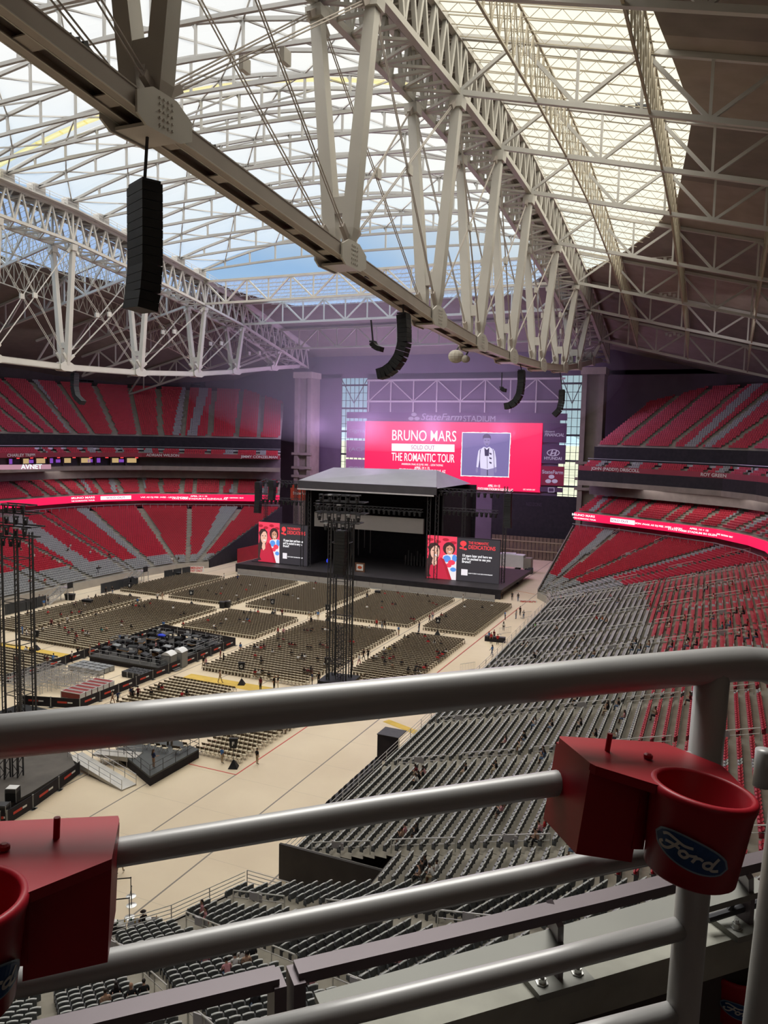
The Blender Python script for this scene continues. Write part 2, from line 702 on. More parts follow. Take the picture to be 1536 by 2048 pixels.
# seats: every seat is (x, y, z, angle, colour)  colour 0 grey, 1 red
SEATS = []
AISLES = []      # (bank, seg, s)


def seat_rows(bank, seg, aisles, colour, spacing=0.55, rows=None, sgn=1, half=0.65, vis=True, skip=None):
    """aisles: list of fractions along the segment where steps run; sgn: which side of travel faces the field"""
    for r in (rows or range(bank.n)):
        a = Vector(bank.at(seg, r + 0.62, 0))
        c = Vector(bank.at(seg, r + 0.62, 1))
        L = (c - a).length
        if L < 1.2:
            continue
        d = (c - a) / L
        ang = math.atan2(d.y, d.x) + (PI if sgn < 0 else 0)
        z = bank.z(r)
        n = int((L - 0.5) / spacing)
        for k in range(n):
            s = (0.25 + (k + 0.5) * spacing) / L
            if any(abs(s - q) * L < half for q in aisles):
                continue
            if skip is not None and skip(r, s):
                continue
            p = a + d * (s * L)
            if vis and not in_view((p.x, p.y, z + 0.5), 40):
                continue
            SEATS.append((p.x, p.y, z, ang, colour(seg, r, s, p)))


# --- lower bowl, right side (straight part, then the far corner), and the near corner
FR = [(-26.7, 45.2), (-27.0, 100), (-28.0, 144), (-29.6, 148.6), (-32.0, 152.0)]
BR = [(9.5, 45.2), (9.5, 100), (9.0, 148.5), (0.5, 164.5), (-31.0, 183.5)]
bowl_r = Bank('floor_lower_bowl_right', FR, BR, 42, 1.4, 11.4, 'stepped concrete of the lower bowl below the camera')
AY = [61.5, 73, 84.5, 96]
bowl_aisles_r = {0: [(y - 45.2) / 54.8 for y in AY], 1: [(y - 100) / 44 for y in (107.5, 119, 130.5, 141.0)], 2: [0.0, 0.5, 1.0], 3: [0.0, 0.33, 0.66, 1.0]}


def col_right(seg, r, s, p):
    if seg == 0:
        red = r > 24
        if r > 24 and (r * 0.012 + s * 3.3) % 1 < 0.07:
            red = False
        return int(red)
    if seg == 1:
        red = r > 23 - 5 * s
        if r > 26 and (s * 3 + 0.1) % 1 < 0.10:
            red = False
        return int(red)
    if seg == 2:
        return int(r > 14 and not (0.0 < s < 0.0) and not (s > 0.86))
    return int(r > 8 and not (0.33 < s < 0.33 + 0.05 + 0.10 * (1 - r / 42) and False) and not (0.66 < s < 0.76))


for sg in range(4):
    seat_rows(bowl_r, sg, bowl_aisles_r[sg], col_right, sgn=1)

# --- near corner
FN = [(-42, 20.5), (-33.5, 29.8), (-29.3, 36.0), (-27.3, 41.0)]
BN = [(-31, 1.5), (-12, 12.5), (0.5, 22.0), (9.5, 41.0)]
bowl_n = Bank('floor_lower_bowl_corner', FN, BN, 42, 1.4, 11.4, 'stepped concrete of the near corner of the lower bowl')
corner_aisles = {0: [0.15, 0.72], 1: [0.45], 2: [0.02, 0.55]}
for sg in range(3):
    seat_rows(bowl_n, sg, corner_aisles[sg], lambda *a: int(a[1] > 34), sgn=1, skip=lambda r, s_: r < 10 and (sg == 0 or (sg == 1 and s_ < 0.47)))

# --- rows that carry on above the tunnel between the two
bowl_k = Bank('floor_lower_bowl_link', [(-18.3, 41.0), (-18.3, 45.2)], [(9.5, 41.0), (9.5, 45.2)], 32, 3.75, 11.4, 'stepped concrete above the tunnel mouth')
seat_rows(bowl_k, 0, [1.0], lambda seg, r, s, p: int(r > 15), sgn=1)

# --- lower bowl, left side
FL = [(-115.0, 70), (-115.5, 110), (-115.2, 130), (-113.5, 141.5), (-109.5, 148.5)]
BL = [(-152, 70), (-152, 110), (-152.5, 141), (-144, 163.5), (-111.0, 183.5)]
bowl_l = Bank('floor_lower_bowl_left', FL, BL, 40, 1.5, 11.3, 'stepped concrete of the lower bowl across the floor')
left_aisles = {0: [0.07, 0.30, 0.60, 0.93], 1: [0.38, 0.9], 2: [0.45], 3: [0.02, 0.36, 0.72]}


def col_left(seg, r, s, p):
    if seg <= 1 and r < 9 - seg * 2:
        return 0
    if seg == 2 and r < 5:
        return 0
    if seg == 3 and r < 4:
        return 0
    w = (p.y * 0.5 - r * 0.16) % 11
    if seg == 0 and 0.62 < s < 0.76:
        return 0
    if seg == 1 and 0.42 + 0.003 * r < s < 0.62 + 0.003 * r:
        return 0
    if seg == 2 and 0.30 < s < 0.44:
        return 0
    if seg == 3 and 0.58 < s < 0.71:
        return 0
    return 1


for sg in range(4):
    seat_rows(bowl_l, sg, left_aisles[sg], col_left, sgn=-1)

# --- club tier above the LED ribbon
RIBL = mirror(RIB)
for nm, line, sg_, lab in (('floor_club_tier_right', RIB, 1, 'steps of the club tier above the right ribbon board'), ('floor_club_tier_left', RIBL, -1, 'steps of the club tier above the left ribbon board')):
    fr = offset(line, 0.3 * sg_)
    bk = offset(line, 9.6 * sg_)
    bank = Bank(nm, fr, bk, 11, 15.2, 19.6, lab)
    for sgm in range(1, len(line) - 1):
        L = (Vector(line[sgm + 1]) - Vector(line[sgm])).length
        na = max(1, round(L / 9))
        al = [0.0] + [(k + 0.5) / na for k in range(na)]
        seat_rows(bank, sgm, al, lambda seg, r, s, p: int(not (0.30 < (s * 1.2 + seg * 0.37 - r * 0.012) % 1.5 < 0.45)), sgn=sg_)
    # loge rows above the name board
    bank = Bank(nm.replace('club', 'loge'), offset(line, 1.2 * sg_), offset(line, 4.0 * sg_), 3, 25.5, 26.9, lab.replace('club tier', 'loge boxes').replace('ribbon board', 'name board'))
    for sgm in range(1, len(line) - 1):
        seat_rows(bank, sgm, [0.0, 0.5, 1.0], lambda seg, r, s, p: int(not (0.6 < (s + seg * 0.3) % 1 < 0.8)), sgn=sg_)
    # upper deck
    fr = offset(line, 6.5 * sg_)
    bk = offset(line, 33.0 * sg_)
    bk = [(x, min(y, 212)) for x, y in bk]
    bank = Bank(nm.replace('club_tier', 'upper_deck'), fr, bk, 30, 30.6, 45.4, lab.replace('club tier', 'upper deck'))
    for sgm in range(1, len(line) - 1):
        L = (Vector(bk[sgm + 1]) - Vector(bk[sgm])).length
        na = max(1, round(L / 14))
        al = [0.0] + [(k + 0.5) / na for k in range(na)]
        seat_rows(bank, sgm, al, lambda seg, r, s, p: int(not (0.55 < (s * 0.9 + seg * 0.61 - r * 0.004) % 1.6 < 0.70)), sgn=sg_, rows=range(30), half=0.8)

# ------------------------------------------------------------------ walls of the bowl


def wall_strip(name, line, z0, z1, m_, label=None, thick=0.4, kind='structure', i0=0, i1=None):
    mb = MB()
    i1 = len(line) - 1 if i1 is None else i1
    out = line
    for i in range(i0, i1):
        a, c = line[i], line[i + 1]
        mb.beam((a[0], a[1], (z0 + z1) / 2), (c[0], c[1], (z0 + z1) / 2), thick, z1 - z0)
    o_ = mb.build(name, m_)
    if kind == 'structure':
        struct(o_, label)
    return o_


WALLM = mat('wall_corrugated', (0.07, 0.06, 0.065), 0.8, 0, 0.12, 0.5)
FASCIA = mat('fascia_concrete', (0.24, 0.205, 0.175), 0.8, 0, 0.12, 0.5)
GLASS = mat_sheet('window_glass', (0.80, 0.88, 0.90), 0.93, (0.3, 0.33, 0.35))
MULL = mat('window_frame_dark', (0.035, 0.04, 0.045), 0.5, 0, 0.05, 1)
WIN_N = [2]
SLOTS = {'left': [(167, 742, 792, 34), (396, 752, 802, 28)], 'right': [(1412, 733, 806, 40)]}
NAMEM = mat('name_board_red', (0.26, 0.03, 0.045), 0.6, 0, 0.06, 0.4)
for side, line, sg_ in (('right', RIB, 1), ('left', RIBL, -1)):
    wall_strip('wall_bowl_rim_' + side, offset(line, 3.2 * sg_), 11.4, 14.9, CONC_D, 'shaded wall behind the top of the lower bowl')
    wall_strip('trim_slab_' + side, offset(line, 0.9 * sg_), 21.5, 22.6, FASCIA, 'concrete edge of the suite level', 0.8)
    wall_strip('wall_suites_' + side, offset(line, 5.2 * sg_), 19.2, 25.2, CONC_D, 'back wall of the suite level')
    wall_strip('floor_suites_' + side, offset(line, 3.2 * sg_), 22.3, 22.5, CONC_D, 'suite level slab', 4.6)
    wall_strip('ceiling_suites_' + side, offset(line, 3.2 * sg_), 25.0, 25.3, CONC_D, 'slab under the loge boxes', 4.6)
    wall_strip('wall_upper_front_' + side, offset(line, 6.4 * sg_), 26.7, 30.5, BLACKCLOTH, 'black drape hung under the upper deck')
    # outer wall above the upper deck, with real openings for the small slot windows
    wl = [(x, min(y, 212.5)) for x, y in offset(line, 35.5 * sg_)]
    holes = {}
    for px, y0p, y1p, wpx in SLOTS[side]:
        d0 = P(px, y0p, z=60) - EYE
        for i in range(len(wl) - 1):
            a2, e2 = np.array(wl[i]), np.array(wl[i + 1]) - np.array(wl[i])
            den = d0[0] * e2[1] - d0[1] * e2[0]
            if abs(den) < 1e-9:
                continue
            tt = (a2[0] * e2[1] - a2[1] * e2[0]) / den
            ss = (a2[0] * d0[1] - a2[1] * d0[0]) / den
            if tt > 0 and 0 <= ss <= 1:
                L = float(np.hypot(*e2))
                hit = a2 + e2 * ss
                za, zb = P(px, y1p, y=hit[1])[2], P(px, y0p, y=hit[1])[2]
                dist = float(np.hypot(*hit))
                across = abs(d0[0] * e2[1] - d0[1] * e2[0]) / (np.hypot(*d0[:2]) * L)
                w_ = wpx / F_PX * dist / max(0.3, across)
                holes.setdefault(i, []).append((ss - w_ / 2 / L, ss + w_ / 2 / L, za, zb))
                break
    mb = MB()
    for i in range(len(wl) - 1):
        a2, c2 = Vector(wl[i]), Vector(wl[i + 1])
        s_at = 0.0
        for s0, s1, za, zb in sorted(holes.get(i, [])):
            s0, s1 = max(0.01, s0), min(0.99, s1)
            for sa, sb, z0_, z1_ in ((s_at, s0, 40, 66), (s0, s1, 40, za), (s0, s1, zb, 66)):
                p, q = a2.lerp(c2, sa), a2.lerp(c2, sb)
                mb.beam((p.x, p.y, (z0_ + z1_) / 2), (q.x, q.y, (z0_ + z1_) / 2), 0.5, z1_ - z0_)
            s_at = s1
            p, q = a2.lerp(c2, s0), a2.lerp(c2, s1)
            WIN_N[0] += 1
            w = MB().beam((p.x, p.y, (za + zb) / 2), (q.x, q.y, (za + zb) / 2), 0.06, zb - za).build('window_%d' % WIN_N[0], GLASS)
            struct(w, 'small slot window high in the outer wall on the %s' % side)
            fm = MB()
            for k in range(4):
                e_ = p.lerp(q, k / 3)
                fm.beam((e_.x, e_.y, za), (e_.x, e_.y, zb), 0.22, 0.22)
            for k in range(7):
                z = za + (zb - za) * k / 6
                fm.beam((p.x, p.y, z), (q.x, q.y, z), 0.25, 1.1 if k == 3 else 0.25)
            fm.build('frame', MULL, w)
        p = a2.lerp(c2, s_at)
        mb.beam((p.x, p.y, 53), (c2.x, c2.y, 53), 0.5, 26)
    struct(mb.build('wall_' + side, WALLM), 'dark outer wall above the upper deck')
# field wall in front of the lower bowl
PADM = mat('field_wall', (0.36, 0.33, 0.29), 0.8, 0, 0.08, 0.5)
wall_strip('wall_field_left', FL, 0.0, 1.5, PADM, 'pale concrete field wall across the floor', 0.3)
wall_strip('wall_field_right', FR, 0.0, 1.4, PADM, 'concrete field wall below the right stand', 0.3)
wall_strip('wall_field_corner', FN, 0.0, 1.4, PADM, 'concrete field wall of the near corner', 0.3)
# end faces of the two bowls beside the stage
for nm, fr, bk, bank in (('wall_bowl_end_right', FR[-1], BR[-1], bowl_r), ('wall_bowl_end_left', FL[-1], BL[-1], bowl_l)):
    mb = MB()
    n = 42
    a, c = Vector(fr + (0,)), Vector(bk + (0,))
    off = Vector((-0.25 if 'right' in nm else 0.25, 0.25, 0))
    for r in range(n):
        p, q = a.lerp(c, r / n), a.lerp(c, (r + 1) / n)
        z0_, z1_ = 1.4 + 10 * r / n, 1.4 + 10 * (r + 1) / n
        mb.prism([p + off, q + off, q + off + Vector((0, 0, z1_ + 0.5)), p + off + Vector((0, 0, z0_ + 0.5))], off * -1)
    struct(mb.build(nm, BLACKCLOTH if 'left' in nm else CONC_D), 'sloping end wall of the lower bowl beside the stage')

# outer walls that close the hall
struct(MB().bx(-190.5, -190, -60, 216, 0, 62).build('wall_west', WALLM))
struct(MB().bx(70, 70.5, -60, 216, 0, 62).build('wall_east', WALLM))
struct(MB().bx(-190, 70, -60.5, -60, 0, 62).build('wall_back', WALLM))

# ------------------------------------------------------------------ end wall with its two tall windows
ENDM = mat('end_wall_dark', (0.12, 0.09, 0.13), 0.8, 0, 0.10, 0.3)
ew = MB()
WZ0, WZ1 = 13.0, 48.8
ew.bx(-95.8, -39.6, 206, 206.6, 8, 50)          # blacked-out middle
ew.bx(-190, -104.2, 206, 206.6, 0, 50)
ew.bx(-33.6, 70, 206, 206.6, 0, 50)
ew.bx(-104.2, -95.8, 206, 206.6, 0, WZ0)
ew.bx(-39.6, -33.6, 206, 206.6, 0, WZ0)
ew.bx(-95.8, -39.6, 206, 206.6, 0, 8)
ew.bx(-190, 70, 206, 206.6, WZ1, 62)
struct(ew.build('wall_end', ENDM), 'dark end wall behind the stage')
for k, (xa, xb) in enumerate(((-104.2, -95.8), (-39.6, -33.6))):
    w = struct(MB().bx(xa, xb, 206.28, 206.34, WZ0, WZ1).build('window_%d' % (k + 1), GLASS), 'tall glazed strip %s of the video board' % ('left' if k == 0 else 'right'))
    fm = MB()
    nx = max(3, round((xb - xa) / 1.5))
    for i in range(nx + 1):
        x = xa + (xb - xa) * i / nx
        fm.bx(x - 0.05, x + 0.05, 206.15, 206.4, WZ0, WZ1)
    z = WZ0
    i = 0
    while z < WZ1:
        h = 0.26 if i % 3 == 0 else 0.06
        fm.bx(xa, xb, 206.1, 206.42, z - h, z + h)
        z += 2.25
        i += 1
    for za in (41.5,):
        fm.beam((xa, 206.0, 48.5), ((xa + xb) / 2, 206.0, 41.5), 0.2, 0.2)
        fm.beam((xb, 206.0, 48.5), ((xa + xb) / 2, 206.0, 41.5), 0.2, 0.2)
    fm.build('frame', MULL, w)
# world outside the glass
GROUND = mat('desert_ground', (0.42, 0.36, 0.26), 0.9, 0, 0.25, 0.02)
struct(MB().bx(-3500, 2500, 207, 7000, 9.0, 9.5).build('ground_outside', GROUND), 'pale desert ground outside the glass')
MOUNT = mat('mountain_haze', (0.36, 0.44, 0.54), 1.0, 0, 0.10, 0.001)
mt = MB()
nm_ = 60
pts = []
for i in range(nm_ + 1):
    x = -3500 + 5600 * i / nm_
    h = 95 + 40 * math.sin(i * 0.9) + 25 * math.sin(i * 2.3 + 1) + RNG.uniform(-12, 12)
    pts.append((x, h))
for (xa, ha), (xb, hb) in zip(pts[:-1], pts[1:]):
    mt.add([(xa, 6000, 9), (xb, 6000, 9), (xb, 6500, 9 + hb), (xa, 6500, 9 + ha), (xb, 7000, 9), (xa, 7000, 9)], [(0, 1, 2, 3), (3, 2, 4, 5)])
struct(mt.build('mountain', MOUNT), 'blue mountain ridge on the horizon')
for i, (x, y, wx, wy, h, c_) in enumerate(((-55, 520, 60, 30, 12, 0), (10, 560, 70, 30, 9, 1), (-200, 520, 70, 30, 13, 0))):
    bb = MB()
    bb.bx(x - wx / 2, x + wx / 2, y, y + wy, 9.5, 9.5 + h)
    bd = bb.build('building', mat('building_white', (0.62, 0.60, 0.58), 0.8, 0, 0.05, 0.1))
    tag(bd, ('long white parking building seen through the right-hand tall window', 'low white building at the edge of the right-hand tall window', 'white block seen through the left-hand tall window')[i], 'building')
    wb = MB()
    for k in range(3):
        wb.bx(x - wx / 2 + 1, x + wx / 2 - 1, y - 0.1, y + 0.05, 9.5 + h * (0.15 + 0.3 * k), 9.5 + h * (0.3 + 0.3 * k))
    wb.build('opening', mat('opening_shadow', (0.25, 0.22, 0.24), 0.8, 0, 0.05, 0.1), bd)

# super columns
for k, (x, lab) in enumerate(((-30.0, 'tall concrete column right of the video board'), (-111.8, 'tall concrete column left of the video board'))):
    c_ = thing('concrete_column', lab, 'column', (x, 198.5, 0))
    s = MB()
    s.bx(-2.7, -1.5, -2.2, 3.2, 0, 48.2)
    s.bx(1.5, 2.7, -2.2, 3.2, 0, 48.2)
    s.bx(-1.5, 1.5, -0.9, 3.2, 0, 48.2)
    s.build('shaft', FASCIA, c_)
    MB().bx(-3.0, 3.0, -2.6, 3.4, 48.2, 49.9).build('cap', CONC_L, c_)
    s = MB()
    for z in (19.5, 22, 26):
        s.bx(-3.4, 3.4, -2.5, -1.9, z, z + 0.7)
    s.build('band', FASCIA, c_)

# haze hanging behind and over the stage
hz = bpy.data.materials.new('stage_haze')
hz.use_nodes = True
t = hz.node_tree
t.nodes.clear()
o = t.nodes.new('ShaderNodeOutputMaterial')
v = t.nodes.new('ShaderNodeVolumeScatter')
v.inputs['Color'].default_value = (0.85, 0.80, 0.92, 1)
v.inputs['Density'].default_value = 0.006
v.inputs['Anisotropy'].default_value = 0.0
t.links.new(v.outputs[0], o.inputs['Volume'])
hb = MB().ball((0, 0, 0), 1.0, 32, 20, (58, 30, 19)).build('haze', hz, None, True, (-78, 176, 47))
tag(hb, 'violet stage haze hanging over and behind the stage roof', 'haze', None, 'stuff')

# ------------------------------------------------------------------ the two big roof trusses
NODES = [-4.0, 15.0, 34.2, 57.2, 78.0, 94.0, 110.0, 130.0, 149.5, 165.0, 183.0]
END_Y = 198.5


def big_truss(xc, label, near):
    T = thing('roof_truss', label, 'roof truss', (xc, 93, 0), 0, 'two long lens-shaped roof trusses')
    C = Vector((xc, 93, 0))
    off = lambda p: Vector(p) - C
    cm = CHORD if near else STEEL
    sm = STEEL
    ys_ = NODES + [END_Y]
    W = 0.95 if near else 0.6
    # bottom chord: two I-shaped sides, a recessed web and slotted batten plates
    mb = MB()
    for a, c in zip(ys_[:-1], ys_[1:]):
        za, zc = ZB(a), ZB(c)
        for s in (-W, W):
            mb.mi = 0
            mb.beam(off((xc + s, a, za)), off((xc + s, c, zc)), 0.12, 1.0)
            mb.beam(off((xc + s * 0.80, a, za + 0.5)), off((xc + s * 0.80, c, zc + 0.5)), 0.6 * W, 0.08)
            mb.beam(off((xc + s * 0.80, a, za - 0.5)), off((xc + s * 0.80, c, zc - 0.5)), 0.6 * W, 0.08)
            mb.mi = 1  # thin pale strips paint the lit flange edges
            for e in (0.52, 1.12):
                mb.beam(off((xc + s * e, a, za - 0.53)), off((xc + s * e, c, zc - 0.53)), 0.09, 0.05)
        mb.mi = 0
        mb.beam(off((xc, a, za + 0.1)), off((xc, c, zc + 0.1)), 2 * W, 0.08)
        n = max(2, int((c - a) / 4.2))
        for k in range(n):
            t0, t1 = (k + 0.30) / n, (k + 0.52) / n
            p, q = Vector((xc, a, za - 0.42)), Vector((xc, c, zc - 0.42))
            mb.beam(off(p.lerp(q, t0)), off(p.lerp(q, t1)), 2 * W - 0.5, 0.07)
    mb.build('bottom_chord', [cm, STEEL], T)
    # lit flange edges of the chord
    # nodes
    for i, y in enumerate(NODES):
        z = ZB(y)
        mb = MB()
        k = 1.0 if near else 0.8
        for s in (-1, 1):
            x = xc + s * (W + 0.16)
            prof = [(-2.2, -0.55), (-1.5, -0.95), (1.2, -0.95), (2.2, -0.5), (2.2, 0.5), (0.9, 1.15), (-1.0, 1.15), (-2.2, 0.55)]
            mb.prism([off((x, y + a * k, z + h * k)) for a, h in prof], (s * 0.14, 0, 0))
            if near:
                for a in (-0.45, -0.15, 0.15, 0.45):
                    for h in (-0.55, -0.2, 0.15, 0.5, 0.8):
                        mb.box(off((x + s * 0.17, y + a * 1.1, z + h)), (0.07, 0.1, 0.1))
        mb.box(off((xc, y, z - 0.75 * k)), (2 * W + 0.2, 2.6 * k, 0.18))
        mb.build('node_plate', sm, T)
        if not near:
            continue
    # struts, in V pairs with a tie plate
    for i, y in enumerate(NODES):
        zb, zt = ZB(y), ZS(y)
        w = 1.12 if near else 0.95
        w *= min(1.0, 0.55 + (zt - zb) / 30)
        for s in (-1, 1):
            mb = MB()
            a, c = Vector((xc + s * 0.62, y, zb + 0.3)), Vector((xc + s * 2.5, y, zt - 0.5))
            q = a.lerp(c, 0.10)
            mb.beam(off(a), off(q), w * 0.62, w * 0.62, (0, 1, 0), w, w)
            mb.beam(off(q), off(c.lerp(a, 0.04)), w, w, (0, 1, 0), w * 0.8, w * 0.85)
            mb.beam(off(c.lerp(a, 0.05)), off(c), w * 1.25, w * 1.3, (0, 1, 0))
            for e in (-1, 1):
                mb.beam(off(a + Vector((0, 0.55 * e, 0.2))), off(a.lerp(c, 0.09) + Vector((0, 0.35 * e, 0))), 0.3, 0.35)
            mb.build('strut', sm, T)
        zt2 = zb + min(3.2, (zt - zb) * 0.16) + 0.8
        MB().box(off((xc, y, zt2)), (2.1, w * 0.9, 1.3 if near else 1.0)).build('tie_plate', sm, T)
    # crossing rods in every bay, doubled, with a coupler where they meet
    for a, c in zip(NODES[:-1], NODES[1:]):
        for s in (-1, 1):
            P1, P2 = Vector((xc + s * 0.75, a, ZB(a) + 1.0)), Vector((xc + s * 2.4, c, ZS(c) - 0.6))
            Q1, Q2 = Vector((xc + s * 0.75, c, ZB(c) + 1.0)), Vector((xc + s * 2.4, a, ZS(a) - 0.6))
            for u, v in ((P1, P2), (Q1, Q2)):
                mb = MB()
                for d in (-0.16, 0.16):
                    e = Vector((0, d * 0.4, d))
                    mb.tube(off(u + e), off(v + e), 0.055, 5)
                for tt in (0.0, 0.93):
                    mb.beam(off(u.lerp(v, tt)), off(u.lerp(v, tt + 0.07)), 0.35, 0.5)
                rd = mb.build('tie_rod', CHORD if near else STEEL, T)
                if u is P1:
                    m1 = P1.lerp(P2, 0.5)
                    m2 = Q1.lerp(Q2, 0.5)
                    MB().box(off((m1 + m2) / 2), (0.35, 0.9, 0.9)).build('coupler', STEEL, rd)
    # upper box truss
    bm_ = BOXM if near else STEEL
    H = 5.2
    grid = []
    for a, c in zip(ys_[:-1], ys_[1:]):
        n = max(3, round((c - a) / 3.1))
        grid += [a + (c - a) * k / n for k in range(n)]
    grid.append(END_Y)
    bw = 0.62 if near else 0.5
    for s in (-1, 1):
        for h, nm in ((0, 'lower_chord'), (H, 'upper_chord')):
            mb = MB()
            for a, c in zip(ys_[:-1], ys_[1:]):
                mb.beam(off((xc + s * 2.5, a, ZS(a) + h)), off((xc + s * 2.5, c, ZS(c) + h)), bw, bw)
            mb.build(nm, bm_, T)
        mb = MB()
        for i, (a, c) in enumerate(zip(grid[:-1], grid[1:])):
            m_ = (a + c) / 2
            mb.beam(off((xc + s * 2.5, a, ZS(a))), off((xc + s * 2.5, m_, ZS(m_) + H)), bw * 0.62, bw * 0.62, (1, 0, 0))
            mb.beam(off((xc + s * 2.5, m_, ZS(m_) + H)), off((xc + s * 2.5, c, ZS(c))), bw * 0.62, bw * 0.62, (1, 0, 0))
        for y in NODES:
            mb.beam(off((xc + s * 2.5, y, ZS(y))), off((xc + s * 2.5, y, ZS(y) + H)), bw * 0.7, bw * 0.7, (1, 0, 0))
        mb.build('lattice', bm_, T)
    for h, nm in ((0.0, 'cross_lattice'), (H, 'deck_lattice')):
        mb = MB()
        for i, (a, c) in enumerate(zip(grid[:-1], grid[1:])):
            s = 1 if i % 2 else -1
            mb.beam(off((xc - 2.5, a, ZS(a) + h)), off((xc + 2.5, a, ZS(a) + h)), 0.3, 0.3)
            mb.beam(off((xc - 2.5 * s, a, ZS(a) + h)), off((xc + 2.5 * s, c, ZS(c) + h)), 0.26, 0.26)
        mb.build(nm, bm_, T)
    # walkway with a handrail on the inner edge, for the travelling roof
    mb = MB()
    si = -1 if near else 1
    for a, c in zip(grid[:-1], grid[1:]):
        mb.beam(off((xc + si * 3.2, a, ZS(a) + H + 0.35)), off((xc + si * 3.2, c, ZS(c) + H + 0.35)), 1.3, 0.25)
        x = xc + si * 3.8
        mb.beam(off((x, a, ZS(a) + H + 0.4)), off((x, a, ZS(a) + H + 1.6)), 0.07, 0.07)
        for h in (1.1, 1.6):
            mb.beam(off((x, a, ZS(a) + H + h)), off((x, c, ZS(c) + H + h)), 0.06, 0.06)
    mb.build('walkway', STEEL_DIM, T)
    return T


big_truss(-29.2, 'huge pale lens-shaped roof truss passing overhead towards the right-hand column', True)
big_truss(-113.8, 'huge pale lens-shaped roof truss across the hall above the left stand', False)

# ------------------------------------------------------------------ flat lattice trusses across the roof


def lattice(name, label, cat, group, p0, p1, depth, bays, w=0.45, m_=None, loc=None, drop=0.0, subdiv=True, phase=0):
    """upright truss between two bottom-chord ends"""
    m_ = m_ or STEEL
    p0, p1 = Vector(p0), Vector(p1)
    T = thing(name, label, cat, p0, 0, group)
    off = lambda p: Vector(p) - p0
    up = Vector((0, 0, depth))
    MB().beam(off(p0), off(p1), w, w).build('bottom_chord', m_, T)
    MB().beam(off(p0 + up), off(p1 + up), w, w).build('top_chord', m_, T)
    mb = MB()
    for k in range(bays):
        a, c = p0.lerp(p1, k / bays), p0.lerp(p1, (k + 1) / bays)
        if (k + phase) % 2 == 0:
            mb.beam(off(a + up), off(c), w * 0.7, w * 0.7)
        else:
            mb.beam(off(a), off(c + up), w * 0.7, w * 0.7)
        mb.beam(off(a), off(a + up), w * 0.55, w * 0.55, (1, 0, 0))
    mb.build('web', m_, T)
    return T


for k, (y, lab) in enumerate(((149.5, 'pale cross truss closing the stage end of the fabric roof'), (165.0, 'pale cross truss at the far rim of the blue skylight'), (183.0, 'hazy cross truss between the two tall columns, lowest of three'))):
    lattice('cross_truss', lab, 'roof truss', 'cross trusses at the stage end of the roof', (-111.2, y, ZS(y) + 0.2), (-31.7, y, ZS(y) + 0.2), 5.0, 14, 0.48)
for k, y in enumerate(NODES[3:]):
    lattice('outer_roof_truss', 'grey sloping roof truss right of the big truss, %s from the top of the photo' % ORD[k], 'roof truss', 'sloping roof trusses on the right', (-26.7, y, ZS(y)), (21.3, y, ZS(y) - 12.0), 5.4, 8, 0.5, STEEL_DIM, phase=1)
for k, y in enumerate(NODES[5:]):
    lattice('outer_roof_truss', 'dim sloping roof truss behind the left big truss, %s towards the stage' % ORD[k], 'roof truss', 'sloping roof trusses on the left', (-116.3, y, ZS(y)), (-164.3, y, ZS(y) - 12.0), 5.4, 8, 0.5, STEEL_DIM, phase=1)
# lengthwise lattices through the bright roof strip
for k, (x, lab) in enumerate(((-18.6, 'brown lengthwise lattice in the middle of the bright roof strip'), (-7.9, 'brown lengthwise lattice along the outer rim of the bright roof strip'), (4.0, 'dim lengthwise lattice under the dark roof right of the bright strip'), (-124.0, 'lengthwise lattice in the blue roof strip beyond the left big truss'), (-135.0, 'lengthwise lattice at the outer rim of the left roof strip'))):
    ys_ = [y for y in NODES if y > 30]
    T = thing('lengthwise_lattice', lab, 'roof truss', (x, ys_[0], ZS(ys_[0])), 0, 'lengthwise roof lattices')
    O = Vector((x, ys_[0], ZS(ys_[0])))
    zb = lambda y: zroof(x, y) - 5.7
    for nm, h in (('bottom_chord', 0.0), ('top_chord', 5.3)):
        mb = MB()
        for a, c in zip(ys_[:-1], ys_[1:]):
            mb.beam(Vector((x, a, zb(a) + h)) - O, Vector((x, c, zb(c) + h)) - O, 0.22, 0.22)
        mb.build(nm, STEEL_BACKLIT, T)
    mb = MB()
    for a, c in zip(ys_[:-1], ys_[1:]):
        n = max(3, round((c - a) / 2.4))
        for i in range(n):
            u, v = a + (c - a) * i / n, a + (c - a) * (i + 1) / n
            mb.beam(Vector((x, u, zb(u))) - O, Vector((x, v, zb(v) + 5.3)) - O, 0.1, 0.1)
            mb.beam(Vector((x, u, zb(u) + 5.3)) - O, Vector((x, v, zb(v))) - O, 0.1, 0.1)
            mb.beam(Vector((x, u, zb(u) + 5.3)) - O, Vector((x, u, zb(u))) - O, 0.1, 0.1)
    mb.build('web', STEEL_BACKLIT, T)

# light bar joists under the see-through strips


def joist(x0, x1, y, label, group, m_, depth=0.95, r=0.05, step=1.9):
    zt = lambda x: zroof(x, y) - 0.12
    mb = MB()
    z0, z1 = zt(x0), zt(x1)
    mb.beam((0, 0, z0 - z0), (x1 - x0, 0, z1 - z0), 0.10, 0.10)
    mb.beam((0.4, 0, -depth), (x1 - x0 - 0.4, 0, z1 - z0 - depth), 0.08, 0.08)
    n = max(2, round((x1 - x0) / step))
    for i in range(n):
        a, b_ = (x1 - x0) * i / n, (x1 - x0) * (i + 1) / n
        sl = (z1 - z0) / (x1 - x0)
        c_ = (a + b_) / 2
        mb.beam((a, 0, sl * a), (c_, 0, sl * c_ - depth), 0.05, 0.05)
        mb.beam((c_, 0, sl * c_ - depth), (b_, 0, sl * b_), 0.05, 0.05)
    o_ = mb.build('roof_joist', m_, None, loc=(x0, y, z0))
    return tag(o_, label, 'joist', group)


